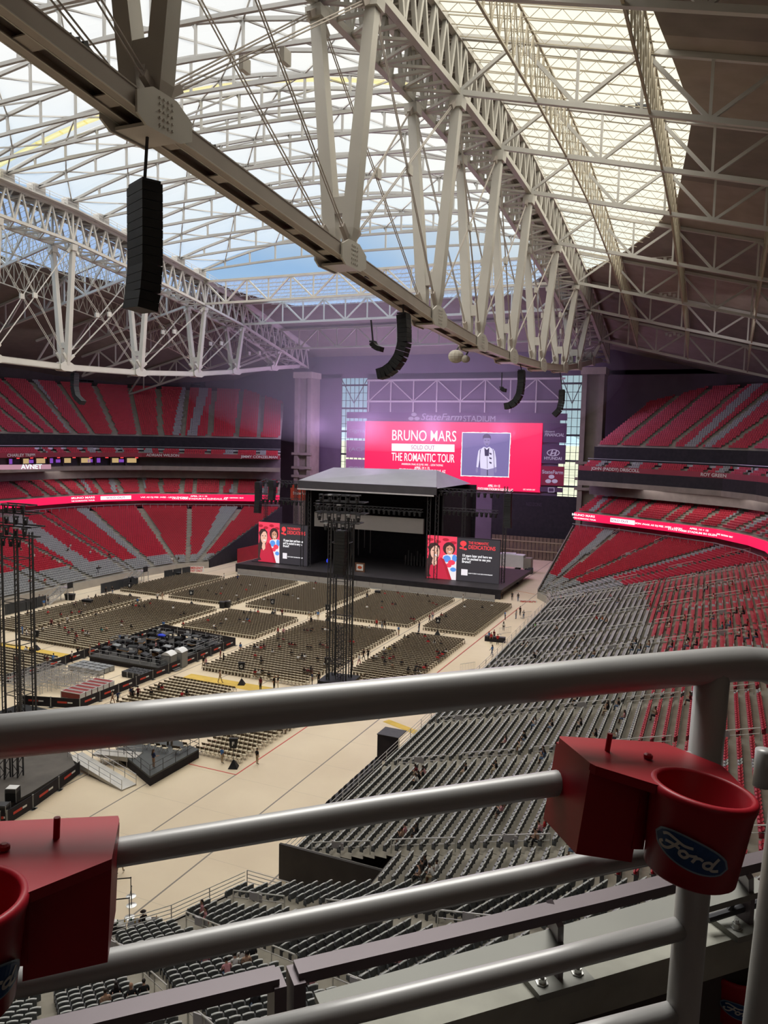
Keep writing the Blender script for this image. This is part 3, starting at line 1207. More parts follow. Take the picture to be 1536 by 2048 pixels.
for y in np.arange(58, 158.5, 2.6):
    xe = xedge(y)
    if xe > -25.5:
        joist(-26.5, xe, float(y), 'thin zigzag joist under the bright roof strip beside the big truss', 'joists under the bright roof strip', STEEL_BACKLIT)
for y in np.arange(96, 158, 2.9):
    xe = xedge(y)
    if xe > -25.5:
        joist(-143 - xe, -116.5, float(y), 'thin zigzag joist under the blue strip left of the far truss', 'joists under the left blue strip', STEEL_DIM)
for y in np.arange(151.5, 167, 2.2):
    e = ((y - 150) / 17.0) ** 2 * 9
    joist(-110 + e, -32.5 - e, float(y), 'thin zigzag joist under the blue strip at the stage end', 'joists under the end blue strip', STEEL_DIM)

# ------------------------------------------------------------------ travelling roof: arched trusses
XA, XB = -110.6, -32.4
allY = sorted(ARCH_S)
allY = allY + ARCH_Y
for k, y in enumerate(allY):
    if y < 34:
        continue
    O = Vector((-71.5, y, zfab(-71.5, y)))
    side_ = 'the yellow seam' if y in (95.2, 90.8) else ('the stage half' if y > 93 else 'the overhead half')
    idx = (ARCH_Y.index(y) if y > 93 else ARCH_S.index(y))
    T = thing('arch_truss', ('pale arched truss under the fabric roof, %s from the yellow seam on the %s side' % (ORD[idx], 'stage' if y > 93 else 'overhead')), 'roof truss', O, 0, 'arched trusses of the fabric roof')
    n = 12
    top, bot = MB(), MB()
    web, br = MB(), MB()
    zt = lambda x: zfab(x, y) - 0.45

    def zb_(x):
        u = (x + 71.5) / 40.0
        return ZS(y) + 7.0 + 2.1 * (1 - u * u) - 0.6 * (1 - u * u)
    xs = [XA + (XB - XA) * i / n for i in range(n + 1)]
    for i in range(n):
        a, c = xs[i], xs[i + 1]
        top.beam(Vector((a, y, zt(a))) - O, Vector((c, y, zt(c))) - O, 0.38, 0.45)
        bot.beam(Vector((a, y, zb_(a) - 0.3)) - O, Vector((c, y, zb_(c) - 0.3)) - O, 0.38, 0.42)
        if i:
            web = MB()
            web.beam(Vector((a, y, zb_(a) - 0.3)) - O, Vector((a, y, zt(a))) - O, 0.28, 0.28, (1, 0, 0))
            web.beam(Vector((a - 0.5, y, zt(a) - 0.1)) - O, Vector((a, y, zt(a) - 0.9)) - O, 0.16, 0.2)
            web.build('post', ARCHM, T)
    top.build('top_chord', ARCHM, T)
    bot.build('bottom_chord', ARCHM, T)
    # rods to the next truss
    nxt = [v for v in allY if v > y]
    if nxt:
        y2 = nxt[0]
        zt2 = lambda x: zfab(x, y2) - 0.45
        for i in range(0, n):
            a, c = xs[i], xs[i + 1]
            if i % 2 == k % 2:
                br.beam(Vector((a, y, zt(a))) - O, Vector((c, y2, zt2(c))) - O, 0.2, 0.2)
            else:
                br.beam(Vector((c, y, zt(c))) - O, Vector((a, y2, zt2(a))) - O, 0.2, 0.2)
            if i % 2 == 0 and i:
                br.beam(Vector((a, y, zb_(a))) - O, Vector((xs[i + 1], y2, zt2(xs[i + 1]))) - O, 0.2, 0.2)
        br.build('brace', ARCHM, T)
    # bogies that ride on the big trusses
    for x, s in ((XA - 0.4, 1), (XB + 0.4, -1)):
        bg_ = MB()
        z = ZS(y) + 6.3
        bg_.bx(x - 0.8 - O.x, x + 0.8 - O.x, -1.3, 1.3, z - 0.6 - O.z, z + 0.9 - O.z)
        bg_.beam(Vector((x, y - 1.8, z - 0.4)) - O, Vector((x, y + 1.8, z - 0.4)) - O, 0.6, 0.7)
        bg_.build('bogie', ARCHM, T)

# ------------------------------------------------------------------ video board and sponsor panels
FITS = []


def fit(o_, w):
    FITS.append((o_, w))
    return o_


def wtext(body, x0, x1, yc, capx, m_, parent, plane, bold=0.0, shear=0.0, name='lettering', lift=0.03):
    """lettering on a wall at Y = plane spanning photo columns x0..x1, centred on row yc, capital height capx pixels"""
    a, c = P(x0, yc, y=plane), P(x1, yc, y=plane)
    k = abs(P((x0 + x1) / 2, yc - 10, y=plane)[2] - P((x0 + x1) / 2, yc + 10, y=plane)[2]) / 20
    o_ = text(body, name, capx * k / 0.73, m_, None, (0, 0, 0), (PI / 2, 0, 0), bold=bold, shear=shear)
    pl = parent.location if parent is not None else Vector((0, 0, 0))
    o_.location = (a[0] - pl.x, plane - lift - pl.y, (a[2] + c[2]) / 2 - pl.z)
    o_.parent = parent
    fit(o_, c[0] - a[0])
    return o_


def wpoly(pts, plane, mb, lift=0.02):
    """flat polygon given in photo pixels on the wall Y = plane"""
    w = [P(a, b_, y=plane) for a, b_ in pts]
    mb.add([(p[0], plane - lift, p[2]) for p in w], [tuple(range(len(w)))])
    return mb


PINK = mat_glow('led_crimson', (0.80, 0.004, 0.075), 1.0)
LEDW = mat_glow('led_white', (0.95, 0.93, 0.95), 1.05)
LAV = mat_glow('led_lavender', (0.17, 0.14, 0.33), 0.9)
LAV_D = mat_glow('led_figure_dark', (0.03, 0.025, 0.06), 1)
LAV_M = mat_glow('led_figure_mid', (0.22, 0.19, 0.35), 1)
LAV_L = mat_glow('led_figure_light', (0.62, 0.58, 0.75), 1)
LETT = mat_glow('lit_letter_pale', (0.30, 0.24, 0.36), 0.9)
vb = thing('video_board', 'huge crimson video board with tour lettering and a framed portrait above the stage', 'screen', (-71, 205.6, 17))
BP = 205.3


def rel(mb, o_):
    l = o_.location
    mb.v = [(a - l.x, b_ - l.y, c - l.z) for a, b_, c in mb.v]
    return mb


a, c = P(731, 842, y=205.4), P(1085, 847, y=205.4)
zb_l = P(1080, 985, y=205.4)[2]
bm = MB().bx(a[0], c[0], 205.35, 205.9, zb_l, a[2])
rel(bm, vb).build('cabinet', PINK, vb)
wtext('BRUNO MARS', 783, 911, 872.5, 22, LEDW, vb, BP, 0.012)
wtext('THE ROMANTIC TOUR', 783, 909, 916, 17, LEDW, vb, BP, 0.012)
bm = wpoly([(783.5, 887), (909, 889), (909, 904), (783.5, 902)], BP, MB())
rel(bm, vb).build('sold_out_bar', LEDW, vb)
wtext('SOLD OUT', 822, 869, 895.5, 9, mat_glow('led_plum', (0.30, 0.01, 0.12), 1), vb, BP, 0.0, lift=0.08)
wtext('ANDERSON .PAAK AS DJ PEE .WEE  -  LEON THOMAS', 803, 886, 929.5, 4, LEDW, vb, BP)
wtext('APRIL 14 + 15', 829, 859, 936, 5, LEDW, vb, BP, 0.01)
wtext('STATE FARM STADIUM IN GLENDALE, AZ', 798, 891, 941.5, 5.5, LEDW, vb, BP, 0.01)
wtext('APRIL 14 + 15', 976, 1000, 972, 5, LEDW, vb, BP, 0.01)
wtext('STATE FARM STADIUM IN GLENDALE, AZ', 955, 1026, 979, 5, LEDW, vb, BP, 0.01)
wtext('LIVE  NATION  ENT', 1046, 1070, 979.5, 3, LEDW, vb, BP)
# framed portrait picture: lavender field, deckled white edge, standing figure in a pale jacket
edge = []
rng = random.Random(5)
q = [(924, 864), (1022, 865.5), (1018, 955), (921, 952)]
for (ax, ay), (bx_, by_) in zip(q, q[1:] + q[:1]):
    for i in range(24):
        edge.append((ax + (bx_ - ax) * i / 24 + rng.uniform(-0.5, 0.5), ay + (by_ - ay) * i / 24 + rng.uniform(-0.5, 0.5)))
pic = wpoly(edge, BP, MB())
rel(pic, vb).build('picture_edge', LEDW, vb)
pic = MB()
wpoly([(925.5, 865.8), (1020.5, 867), (1016.6, 953.4), (922.8, 950.6)], BP, pic, 0.06)
pic.mi = 1
wpoly([(961, 951), (962, 922), (968, 910), (984, 910), (988, 922), (988, 952)], BP, pic, 0.10)      # trousers
pic.mi = 3
wpoly([(974, 951), (974.5, 925), (975.5, 925), (976, 951)], BP, pic, 0.12)
pic.mi = 2
wpoly([(961, 936), (960, 914), (962, 898), (968, 893.5), (974, 896), (979, 893.5), (985, 898), (988, 914), (988, 936), (975, 939)], BP, pic, 0.14)  # jacket
wpoly([(961, 897), (957, 902), (954.5, 918), (953, 934), (956.5, 935), (959.5, 918)], BP, pic, 0.15)
wpoly([(986, 897), (990, 902), (992.5, 918), (993, 934), (989.5, 935), (988, 918)], BP, pic, 0.15)
pic.mi = 1
wpoly([(953, 934), (956.5, 935), (956, 944), (953, 946), (951.5, 941)], BP, pic, 0.16)              # hands
wpoly([(993, 934), (989.5, 935), (989.5, 944), (992, 946), (994, 941)], BP, pic, 0.16)
pic.mi = 3
wpoly([(960, 900), (961.2, 900), (959.8, 934), (959, 934)], BP, pic, 0.17)
wpoly([(987, 900), (988.2, 900), (989, 934), (988.2, 934)], BP, pic, 0.17)
wpoly([(969, 895), (974, 900), (979, 895), (978, 912), (970, 912)], BP, pic, 0.18)                  # open collar
wpoly([(974, 912), (974.8, 912), (975.4, 937), (974.6, 937)], BP, pic, 0.18)
for yy in (905, 914, 923):
    wpoly([(979, yy), (984, yy + 2), (983, yy + 5), (979, yy + 3)], BP, pic, 0.18)
wpoly([(966, 879), (966, 873), (969, 869), (974, 867.5), (979, 869), (982, 873), (982, 879), (980, 876), (968, 876)], BP, pic, 0.20)   # hair
pic.mi = 1
wpoly([(968, 876), (980, 876), (980.5, 884), (978, 890), (974, 893), (970, 890), (967.5, 884)], BP, pic, 0.18)                    # face
pic.mi = 3
wpoly([(969.5, 880), (973, 880), (973, 881.2), (969.5, 881.2)], BP, pic, 0.22)
wpoly([(975.5, 880), (979, 880), (979, 881.2), (975.5, 881.2)], BP, pic, 0.22)
wpoly([(971.5, 887.5), (977, 887.5), (976, 888.6), (972.5, 888.6)], BP, pic, 0.22)
rel(pic, vb).build('portrait_picture', [LAV, LAV_M, LAV_L, LAV_D], vb)

PAN_P = mat('panel_plum', (0.095, 0.055, 0.105), 0.6, 0, 0.05, 0.3)
PAN_L = mat('panel_mauve', (0.30, 0.17, 0.27), 0.6, 0, 0.05, 0.3)
PAN_R = mat('panel_red', (0.28, 0.03, 0.06), 0.6, 0, 0.05, 0.3)


def panel(pts, label, m_, cat='sign'):
    a_, c_ = P(*pts[0], y=205.6), P(*pts[1], y=205.6)
    T = thing('sponsor_sign', label, cat, ((a_[0] + c_[0]) / 2, 205.6, min(a_[2], c_[2])), 0, 'panels around the video board')
    rel(MB().bx(a_[0], c_[0], 205.45, 205.95, min(a_[2], c_[2]), max(a_[2], c_[2])), T).build('board', m_, T)
    return T


T = panel([(694, 824), (1134, 841)], 'long dark title panel with pale stadium lettering above the video board', PAN_P)
wtext('StateFarm', 841, 923, 834.5, 14, LETT, T, 205.4, 0.02, 0.25)
wtext('STADIUM', 926, 990, 838, 12, LETT, T, 205.4, 0.0)


def ovals(T, cx, cy_, r, m_):
    em = MB()
    for dx, dy in ((0, -1.05), (-1.0, 0.65), (1.0, 0.65)):
        wpoly([(cx + dx * r + r * 0.92 * math.cos(2 * PI * k / 16), cy_ + dy * r * 0.8 + r * 0.62 * math.sin(2 * PI * k / 16)) for k in range(16)][::-1], 205.4, em)
    rel(em, T).build('emblem', m_, T)


ovals(T, 828, 834, 6, LETT)
T = panel([(694, 842), (730, 877)], 'mauve panel with a lowercase name, top left of the video board', PAN_L)
wtext('cigna', 697, 729, 861, 9, LETT, T, 205.4)
T = panel([(693, 880), (730, 916)], 'mauve panel with three capitals and an arc, left of the video board', PAN_L)
wtext('(ACP', 697, 728, 899, 8, LETT, T, 205.4)
T = panel([(692, 918), (729, 962)], 'mauve panel half hidden by the stage roof, lower left of the video board', PAN_L)
wtext('COX', 696, 728, 938, 9, LETT, T, 205.4, 0.02)
T = panel([(1087, 846), (1132, 886)], 'dark panel with two lines of slanted lettering, top right of the video board', PAN_P)
wtext('desert', 1089, 1109, 863, 5, LETT, T, 205.4, 0, 0.2)
wtext('FINANCIAL', 1089, 1128, 870, 6.5, LETT, T, 205.4, 0.01, 0.2)
T = panel([(1085, 889), (1130, 928)], 'dark panel with an oval emblem over a name, right of the video board', PAN_P)
wtext('HYUNDAI', 1088, 1123, 917, 6, LETT, T, 205.4, 0.02)
em = MB()
ring = []
for k in range(24):
    t0, t1 = 2 * PI * k / 24, 2 * PI * (k + 1) / 24
    wpoly([(1106.5 + 13 * math.cos(t0), 905.5 + 7 * math.sin(t0)), (1106.5 + 13 * math.cos(t1), 905.5 + 7 * math.sin(t1)), (1106.5 + 11 * math.cos(t1), 905.5 + 5.4 * math.sin(t1)), (1106.5 + 11 * math.cos(t0), 905.5 + 5.4 * math.sin(t0))], 205.4, em)
wpoly([(1100, 910), (1104, 900), (1106.5, 900), (1103, 910)], 205.4, em)
wpoly([(1108, 911), (1112, 901), (1114.5, 901), (1111, 911)], 205.4, em)
wpoly([(1103, 906.5), (1110, 904.5), (1110, 906.5), (1103, 908.5)], 205.4, em)
rel(em, T).build('emblem', LETT, T)
T = panel([(1083, 932), (1127, 972)], 'red panel with pale name over three ovals, right of the video board', PAN_R)
wtext('StateFarm', 1084, 1126, 944.5, 7.5, LETT, T, 205.4, 0.015)
ovals(T, 1103, 959, 6.5, LETT)
T = panel([(1080, 974), (1125, 985)], 'small dark panel with a pale outlined square, bottom right of the video board', PAN_P)
em = MB()
for q in ([(1096, 975), (1109, 975), (1109, 976.2), (1096, 976.2)], [(1096, 983.5), (1109, 983.5), (1109, 984.7), (1096, 984.7)], [(1096, 975), (1097.2, 975), (1097.2, 984.7), (1096, 984.7)], [(1107.8, 975), (1109, 975), (1109, 984.7), (1107.8, 984.7)]):
    wpoly(q, 205.4, em)
rel(em, T).build('outline_square', LETT, T)
T = panel([(985, 986), (1150, 1090)], 'wide black drape below the video board right of the stage', BLACKCLOTH, 'drape')
wtext('REDZONE', 1052, 1083, 1009, 7, mat('faint_letter', (0.06, 0.045, 0.07), 0.8, 0, 0, 1), T, 205.4)
# frame truss on the dark wall above the board
T = thing('wall_truss', 'pale frame truss on the dark wall above the title panel', 'roof truss', (-67, 205.5, 42))
for nm, z in (('bottom_chord', 42.0), ('top_chord', 48.0)):
    MB().bx(-28.5, 28.5, -0.3, 0.0, z - 42 - 0.25, z - 42 + 0.25).build(nm, STEEL_DIM, T)
mb = MB()
for k in range(8):
    x0_, x1_ = -28 + 7 * k, -21 + 7 * k
    mb.bx(x0_ - 0.15, x0_ + 0.15, -0.3, 0, -3, 6)
    if k < 8:
        mb.beam((x0_, -0.15, 6 if k % 2 else 0), (x1_, -0.15, 0 if k % 2 else 6), 0.25, 0.25)
mb.build('web', STEEL_DIM, T)



def on_line(line, px, py, z):
    """where the sight line of a pixel crosses a plan polyline: point and direction of travel there"""
    d_ = P(px, py, z=z) - EYE
    for i in range(1, len(line) - 1):
        a2, e2 = np.array(line[i]), np.array(line[i + 1]) - np.array(line[i])
        den = d_[0] * e2[1] - d_[1] * e2[0]
        tt = (a2[0] * e2[1] - a2[1] * e2[0]) / den
        ss = (a2[0] * d_[1] - a2[1] * d_[0]) / den
        if tt > 0 and 0 <= ss <= 1:
            return Vector(a2 + e2 * ss), Vector(e2).normalized()
    return None


# LED ribbons ------------------------------------------------------
for side, line, sg_, segs in (('left', RIBL, -1, range(1, 8)), ('right', RIB, 1, range(1, 8))):
    T = thing('ribbon_board', 'thin crimson LED ribbon board running round the %s stand' % side, 'screen', (line[4][0], line[4][1], 13.4), 0, 'LED ribbon boards')
    mb = MB()
    for i in segs:
        a, c = line[i], line[i + 1]
        mb.beam((a[0], a[1], 14.2), (c[0], c[1], 14.2), 0.3, 1.75)
    rel(mb, T).build('cabinet', PINK, T)
    items = [('BRUNO MARS', 164, 992, 1168, 1031, 0.70, 0.34, 'CENTER'), ('THE ROMANTIC TOUR', 164, 998, 1170, 1037, 0.42, -0.42, 'CENTER'), ('ANDERSON .PAAK AS DJ PEE .WEE - LEON THOMAS', 310, 994, 1321, 1050, 0.5, 0.0, 'CENTER'),
             ('APRIL 14 + 15', 398, 992, 1400, 1058, 0.5, 0.36, 'CENTER'), ('STATE FARM STADIUM IN GLENDALE, AZ', 398, 996, 1400, 1064, 0.55, -0.34, 'CENTER'), ('LIVE  NATION  ENT', 468, 995, 1452, 1071, 0.4, 0.0, 'CENTER')]
    for body, lx, ly, rx, ry, size, dz, al in items:
        h = on_line(line, lx if side == 'left' else rx, ly if side == 'left' else ry, 14.2)
        if h is None:
            continue
        pt, e = h
        e = e * (-1 if sg_ > 0 else 1)
        n = Vector((e.y, -e.x))
        o_ = text(body, 'lettering', size, LEDW, T, (pt.x + n.x * 0.3 - T.location.x, pt.y + n.y * 0.3 - T.location.y, 14.2 + dz - T.location.z), (PI / 2, 0, math.atan2(e.y, e.x)), al, 0.012, 1.5)
    h = on_line(line, 231 if side == 'left' else 1241, 994 if side == 'left' else 1041, 14.2)
    if h:
        pt, e = h
        e = e * (-1 if sg_ > 0 else 1)
        n = Vector((e.y, -e.x)) * 0.25
        bar = MB()
        p, q = pt - e * 4.0 + n, pt + e * 4.0 + n
        bar.beam((p.x, p.y, 14.25), (q.x, q.y, 14.25), 0.08, 0.95)
        rel(bar, T).build('white_bar', LEDW, T)
        text('SOLD OUT', 'lettering', 0.7, mat_glow('led_plum', (0.30, 0.01, 0.12), 1), T, (pt.x + n.x * 1.4 - T.location.x, pt.y + n.y * 1.4 - T.location.y, 14.25 - T.location.z), (PI / 2, 0, math.atan2(e.y, e.x)), 'CENTER', 0.01, 1.4)
# red name boards under the loge boxes
PALE = mat('name_letter', (0.62, 0.58, 0.56), 0.6, 0, 0, 1)
for side, line, sg_, names in (('left', RIBL, -1, [('CHARLEY TRIPPI', 40, 902), ('ADRIAN WILSON', 326, 906), ('JIMMY CONZELMAN', 519, 912)]), ('right', RIB, 1, [('JOHN (PADDY) DRISCOLL', 1232, 936), ('ROY GREEN', 1430, 945)])):
    nl = offset(line, 1.0 * sg_)
    T = thing('name_board', 'dark red board with player names along the %s loge boxes' % side, 'sign', (nl[4][0], nl[4][1], 25), 0, 'red name boards')
    mb = MB()
    for i in range(1, 8):
        a, c = nl[i], nl[i + 1]
        mb.beam((a[0], a[1], 25.5), (c[0], c[1], 25.5), 0.3, 1.1)
    rel(mb, T).build('board', NAMEM, T)
    for body, px, py in names:
        d0 = P(px, py, z=25.5) - EYE
        for i in range(1, 8):
            a2, e2 = np.array(nl[i]), np.array(nl[i + 1]) - np.array(nl[i])
            den = d0[0] * e2[1] - d0[1] * e2[0]
            tt = (a2[0] * e2[1] - a2[1] * e2[0]) / den
            ss = (a2[0] * d0[1] - a2[1] * d0[0]) / den
            if tt > 0 and 0 <= ss <= 1:
                e = Vector(e2).normalized() * (-1 if sg_ > 0 else 1)
                n = Vector((e.y, -e.x)) * 0.45
                h = a2 + e2 * ss
                text(body, 'lettering', 0.95, PALE, T, (h[0] + n.x - T.location.x, h[1] + n.y - T.location.y, 25.5 - T.location.z), (PI / 2, 0, math.atan2(e.y, e.x)), 'CENTER', 0.02, 1.15)
    # glass rail and posts in front of the drape
    gl_ = offset(line, 4.1 * sg_)
    T = thing('loge_rail', 'pale rail along the back of the %s loge boxes' % side, 'railing', (gl_[4][0], gl_[4][1], 26.7), 0, 'rails of the loge boxes')
    mb = MB()
    pm = MB()
    for i in range(1, 8):
        a, c = Vector(gl_[i]), Vector(gl_[i + 1])
        mb.beam((a.x, a.y, 27.7), (c.x, c.y, 27.7), 0.12, 0.12)
        mb.beam((a.x, a.y, 27.0), (c.x, c.y, 27.0), 0.1, 0.5)
    rel(mb, T).build('rail', GALV, T)
    # fence along the top of the lower bowl
    fl_ = offset(line, -0.6 * sg_)
    T = thing('bowl_rail', 'thin pale rail along the top row of the %s lower bowl' % side, 'railing', (fl_[4][0], fl_[4][1], 11.5), 0, 'rails at the top of the lower bowl')
    mb = MB()
    for i in range(1, 8):
        a, c = Vector(fl_[i]), Vector(fl_[i + 1])
        mb.beam((a.x, a.y, 12.4), (c.x, c.y, 12.4), 0.12, 0.12)
        n = max(1, int((c - a).length / 1.8))
        for k in range(n):
            p = a.lerp(c, k / n)
            mb.beam((p.x, p.y, 11.4), (p.x, p.y, 12.4), 0.08, 0.08)
    rel(mb, T).build('rail', GALV, T)
    # round-cornered columns between club tier and suite level
    for i in range(1, 8):
        cl_ = offset(line, 8.6 * sg_)
        a, c = Vector(cl_[i]), Vector(cl_[i + 1])
        n = max(1, round((c - a).length / 8.5))
        for k in range(n):
            p = a.lerp(c, (k + 0.5) / n)
            if in_view((p.x, p.y, 20.5), 0):
                C_ = MB().lathe([(0.55, 0), (0.5, 0.1), (0.5, 2.9), (0.6, 3.0)], (0, 0, 0), 10).build('round_column', FASCIA, None, loc=(p.x, p.y, 18.6))
                tag(C_, 'squat concrete column under the suite level of the %s stand' % side, 'column', 'columns under the %s suite level' % side)
# suites: lit room fronts on the left, black drape on the right
SUITE_W = mat_glow('suite_warm_light', (0.75, 0.52, 0.24), 0.55)
SUITE_P = mat_glow('suite_purple_screen', (0.20, 0.06, 0.42), 0.8)
SUITE_R = mat_glow('suite_red_sign', (0.85, 0.06, 0.07), 0.9)
k = 0
sl = offset(RIBL, -4.9)
for i in range(1, 5):
    a, c = Vector(sl[i]), Vector(sl[i + 1])
    L = (c - a).length
    n = max(1, round(L / 4.2))
    d = (c - a) / L
    for j in range(n):
        p = a.lerp(c, (j + 0.5) / n)
        if not in_view((p.x, p.y, 24), 0) or p.y > 186:
            continue
        T = thing('suite', 'open suite with glowing wall on the left suite level, %s from the photo edge' % ORD[k], 'suite', (p.x, p.y, 22.6), math.atan2(d.y, d.x), 'suites on the left suite level')
        MB().bx(-2.0, -1.85, -0.5, 0.1, 0, 2.4).build('pier', FASCIA, T)
        MB().bx(-1.8, 1.9, 0.0, 0.06, 0.1, 2.3).build('back_wall', DARK, T)
        w = 0.9 + 0.8 * ((k * 7) % 3)
        MB().bx(-1.5, -1.5 + w, -0.08, 0.0, 0.7, 1.9).build('lit_wall', SUITE_W if k % 3 else SUITE_P, T)
        MB().bx(0.7, 1.5, -0.1, 0.0, 1.9, 2.15).build('lamp', SUITE_R, T)
        if k % 2:
            MB().bx(0.3, 1.6, -0.08, 0.0, 0.8, 1.6).build('screen', SUITE_P, T)
        k += 1
T = thing('suite_drape', 'black drape closing the suite level of the right stand', 'drape', (RIB[5][0], RIB[5][1], 22.6))
mb = MB()
for i in range(1, 8):
    a, c = offset(RIB, 0.7)[i], offset(RIB, 0.7)[i + 1]
    mb.beam((a[0], a[1], 23.75), (c[0], c[1], 23.75), 0.1, 2.4)
rel(mb, T).build('cloth', BLACKCLOTH, T)
T = thing('advert_board', 'lit pale board with a white five-letter name on the left suite edge', 'sign', P(45, 934, x=-147), 0)
d = Vector((0.35, 0.94, 0)).normalized()
ang = math.atan2(d.y, d.x)
T.rotation_euler = (0, 0, ang)
MB().bx(-9, 6.5, -0.1, 0.1, -0.55, 0.55).build('board', mat_glow('board_mauve', (0.42, 0.22, 0.28), 0.9), T)
text('AVNET', 'lettering', 1.5, mat_glow('letter_cold_white', (0.8, 0.95, 0.98), 1.1), T, (2.0, -0.15, 0), (PI / 2, 0, 0), 'CENTER', 0.02)

# ------------------------------------------------------------------ stage
TX = -69.5
ST = thing('concert_stage', 'black concert stage with a pale fabric hip roof at the end of the floor', 'stage', (TX, 147, 0))
S = lambda mb, nm, m_: rel(mb, ST).build(nm, m_, ST)
S(MB().bx(-101, -38.5, 147.5, 174, 1.2, 1.9), 'deck', mat('stage_deck', (0.05, 0.045, 0.05), 0.55, 0, 0.15, 0.5))
S(MB().bx(-101, -38.5, 147.2, 147.5, 0, 1.9), 'front_skirt', BLACKCLOTH)
S(MB().bx(-99.5, -87, 151.5, 152, 0, 2.0), 'riser', BLACKCLOTH)
S(MB().bx(-87, -52, 173, 173.5, 0, 21), 'back_wall', BLACKCLOTH)
for x in (-86, -53):
    S(MB().bx(x - 0.2, x + 0.2, 153, 173, 1.9, 20), 'side_drape', BLACKCLOTH)
A0, A1 = (-86.3, 150.0, 21.6), (-53.6, 150.0, 21.2)
B0, B1 = (-83.2, 161.0, 24.3), (-57.6, 161.0, 24.6)
D0, D1 = (-86.3, 174.0, 21.4), (-53.6, 174.0, 21.2)
rf = MB()
rf.quad(A0, A1, B1, B0)
rf.quad(B0, B1, D1, D0)
rf.add([A1, D1, B1], [(0, 1, 2)])
rf.add([A0, B0, D0], [(0, 1, 2)])
S(rf, 'roof_skin', mat('stage_roof_vinyl', (0.33, 0.32, 0.33), 0.6, 0, 0.05, 0.3))
S(MB().bx(-86.4, -53.5, 149.8, 150.3, 19.9, 21.5), 'eave_beam', mat('eave_dark', (0.06, 0.055, 0.065), 0.6, 0, 0.1, 0.5))
S(MB().bx(-86.4, -54.0, 149.7, 149.9, 19.55, 19.85), 'eave_edge', mat('eave_edge_pale', (0.55, 0.52, 0.55), 0.5, 0, 0.05, 1))
S(MB().bx(-83.2, -57.0, 152.0, 152.6, 11.3, 14.5), 'header_screen', mat('unlit_led_grey', (0.22, 0.20, 0.195), 0.6, 0, 0.04, 0.5))
for x in (-86.0, -84.2, -55.6, -53.8):
    mb = MB()
    for dx in (-0.35, 0.35):
        mb.bx(x + dx - 0.06, x + dx + 0.06, 151.4, 151.6, 1.9, 20)
    z = 1.9
    i = 0
    while z < 19.3:
        mb.beam((x - 0.35 * (-1) ** i, 151.5, z), (x + 0.35 * (-1) ** i, 151.5, z + 0.9), 0.06, 0.06)
        z += 0.9
        i += 1
    S(mb, 'roof_tower', DARK)
# hanging strips and floor lamps inside
for i in range(9):
    x = -82.2 + 1.05 * i
    S(MB().bx(x - 0.08, x + 0.08, 160 + (i % 3), 160.1 + (i % 3), 3 + (i * 1.7) % 3, 10.5), 'hanging_tube', mat('tube_grey', (0.14, 0.13, 0.14), 0.4, 0.3, 0.1, 1))
for i in range(16):
    x = -66.5 + 0.75 * i
    S(MB().bx(x - 0.13, x + 0.13, 166, 166.2, 1.9, 4.2 + 0.6 * ((i * 5) % 3)), 'light_post', mat('tube_grey', (0.14, 0.13, 0.14), 0.4, 0.3, 0.1, 1))
fl = thing('stage_flat', 'small framed white picture with an orange mark standing on the stage', 'sign', (-71.6, 152, 1.9))
MB().bx(-1.15, 1.15, -0.1, 0.1, 0, 2.0).build('frame', mat('frame_brown', (0.16, 0.07, 0.04), 0.6, 0, 0.1, 1), fl)
MB().bx(-0.8, 0.8, -0.14, -0.1, 0.3, 1.7).build('picture', mat('picture_white', (0.75, 0.72, 0.68), 0.5, 0, 0, 1), fl)
mb = MB()
mb.ball((0, -0.15, 1.0), 0.5, 10, 6, (1.1, 0.05, 0.7))
mb.build('mark', mat('mark_orange', (0.6, 0.10, 0.03), 0.5, 0, 0, 1), fl)
bl = thing('stage_lamp', 'small lamp glowing blue deep on the left of the stage', 'lamp', (-82.3, 157, 1.9))
MB().bx(-0.15, 0.15, -0.15, 0.15, 0, 0.5).build('base', BLACK, bl)
MB().ball((0, 0, 0.9), 0.4, 8, 6, (0.7, 0.7, 1.2)).build('lens', mat_glow('blue_lamp', (0.02, 0.05, 0.95), 1.2), bl)

# stage side screens: selfie picture left, dedication text right
SK = mat_glow('led_skin', (0.62, 0.30, 0.20), 0.9)
SKL = mat_glow('led_skin_light', (0.80, 0.47, 0.36), 0.9)
HR = mat_glow('led_hair', (0.045, 0.02, 0.02), 1)
RDT = mat_glow('led_red_top', (0.50, 0.02, 0.05), 0.95)
RDB = mat_glow('led_red_back', (0.80, 0.05, 0.10), 0.95)
RDS = mat_glow('led_red_dark', (0.42, 0.015, 0.035), 0.95)
BLU = mat_glow('led_blue_print', (0.10, 0.28, 0.72), 0.95)
WHT = mat_glow('led_print_white', (0.75, 0.70, 0.74), 0.95)
GRYP = mat_glow('led_black_panel', (0.032, 0.028, 0.034), 1.0)
REDL = mat_glow('led_red_letter', (0.85, 0.05, 0.06), 1.0)


def ell(cx, cy_, rx, ry, n=18, a0=0.0, a1=2 * PI):
    return [(cx + rx * math.cos(a0 + (a1 - a0) * k / n), cy_ + ry * math.sin(a0 + (a1 - a0) * k / n)) for k in range(n if a1 - a0 > 6 else n + 1)]


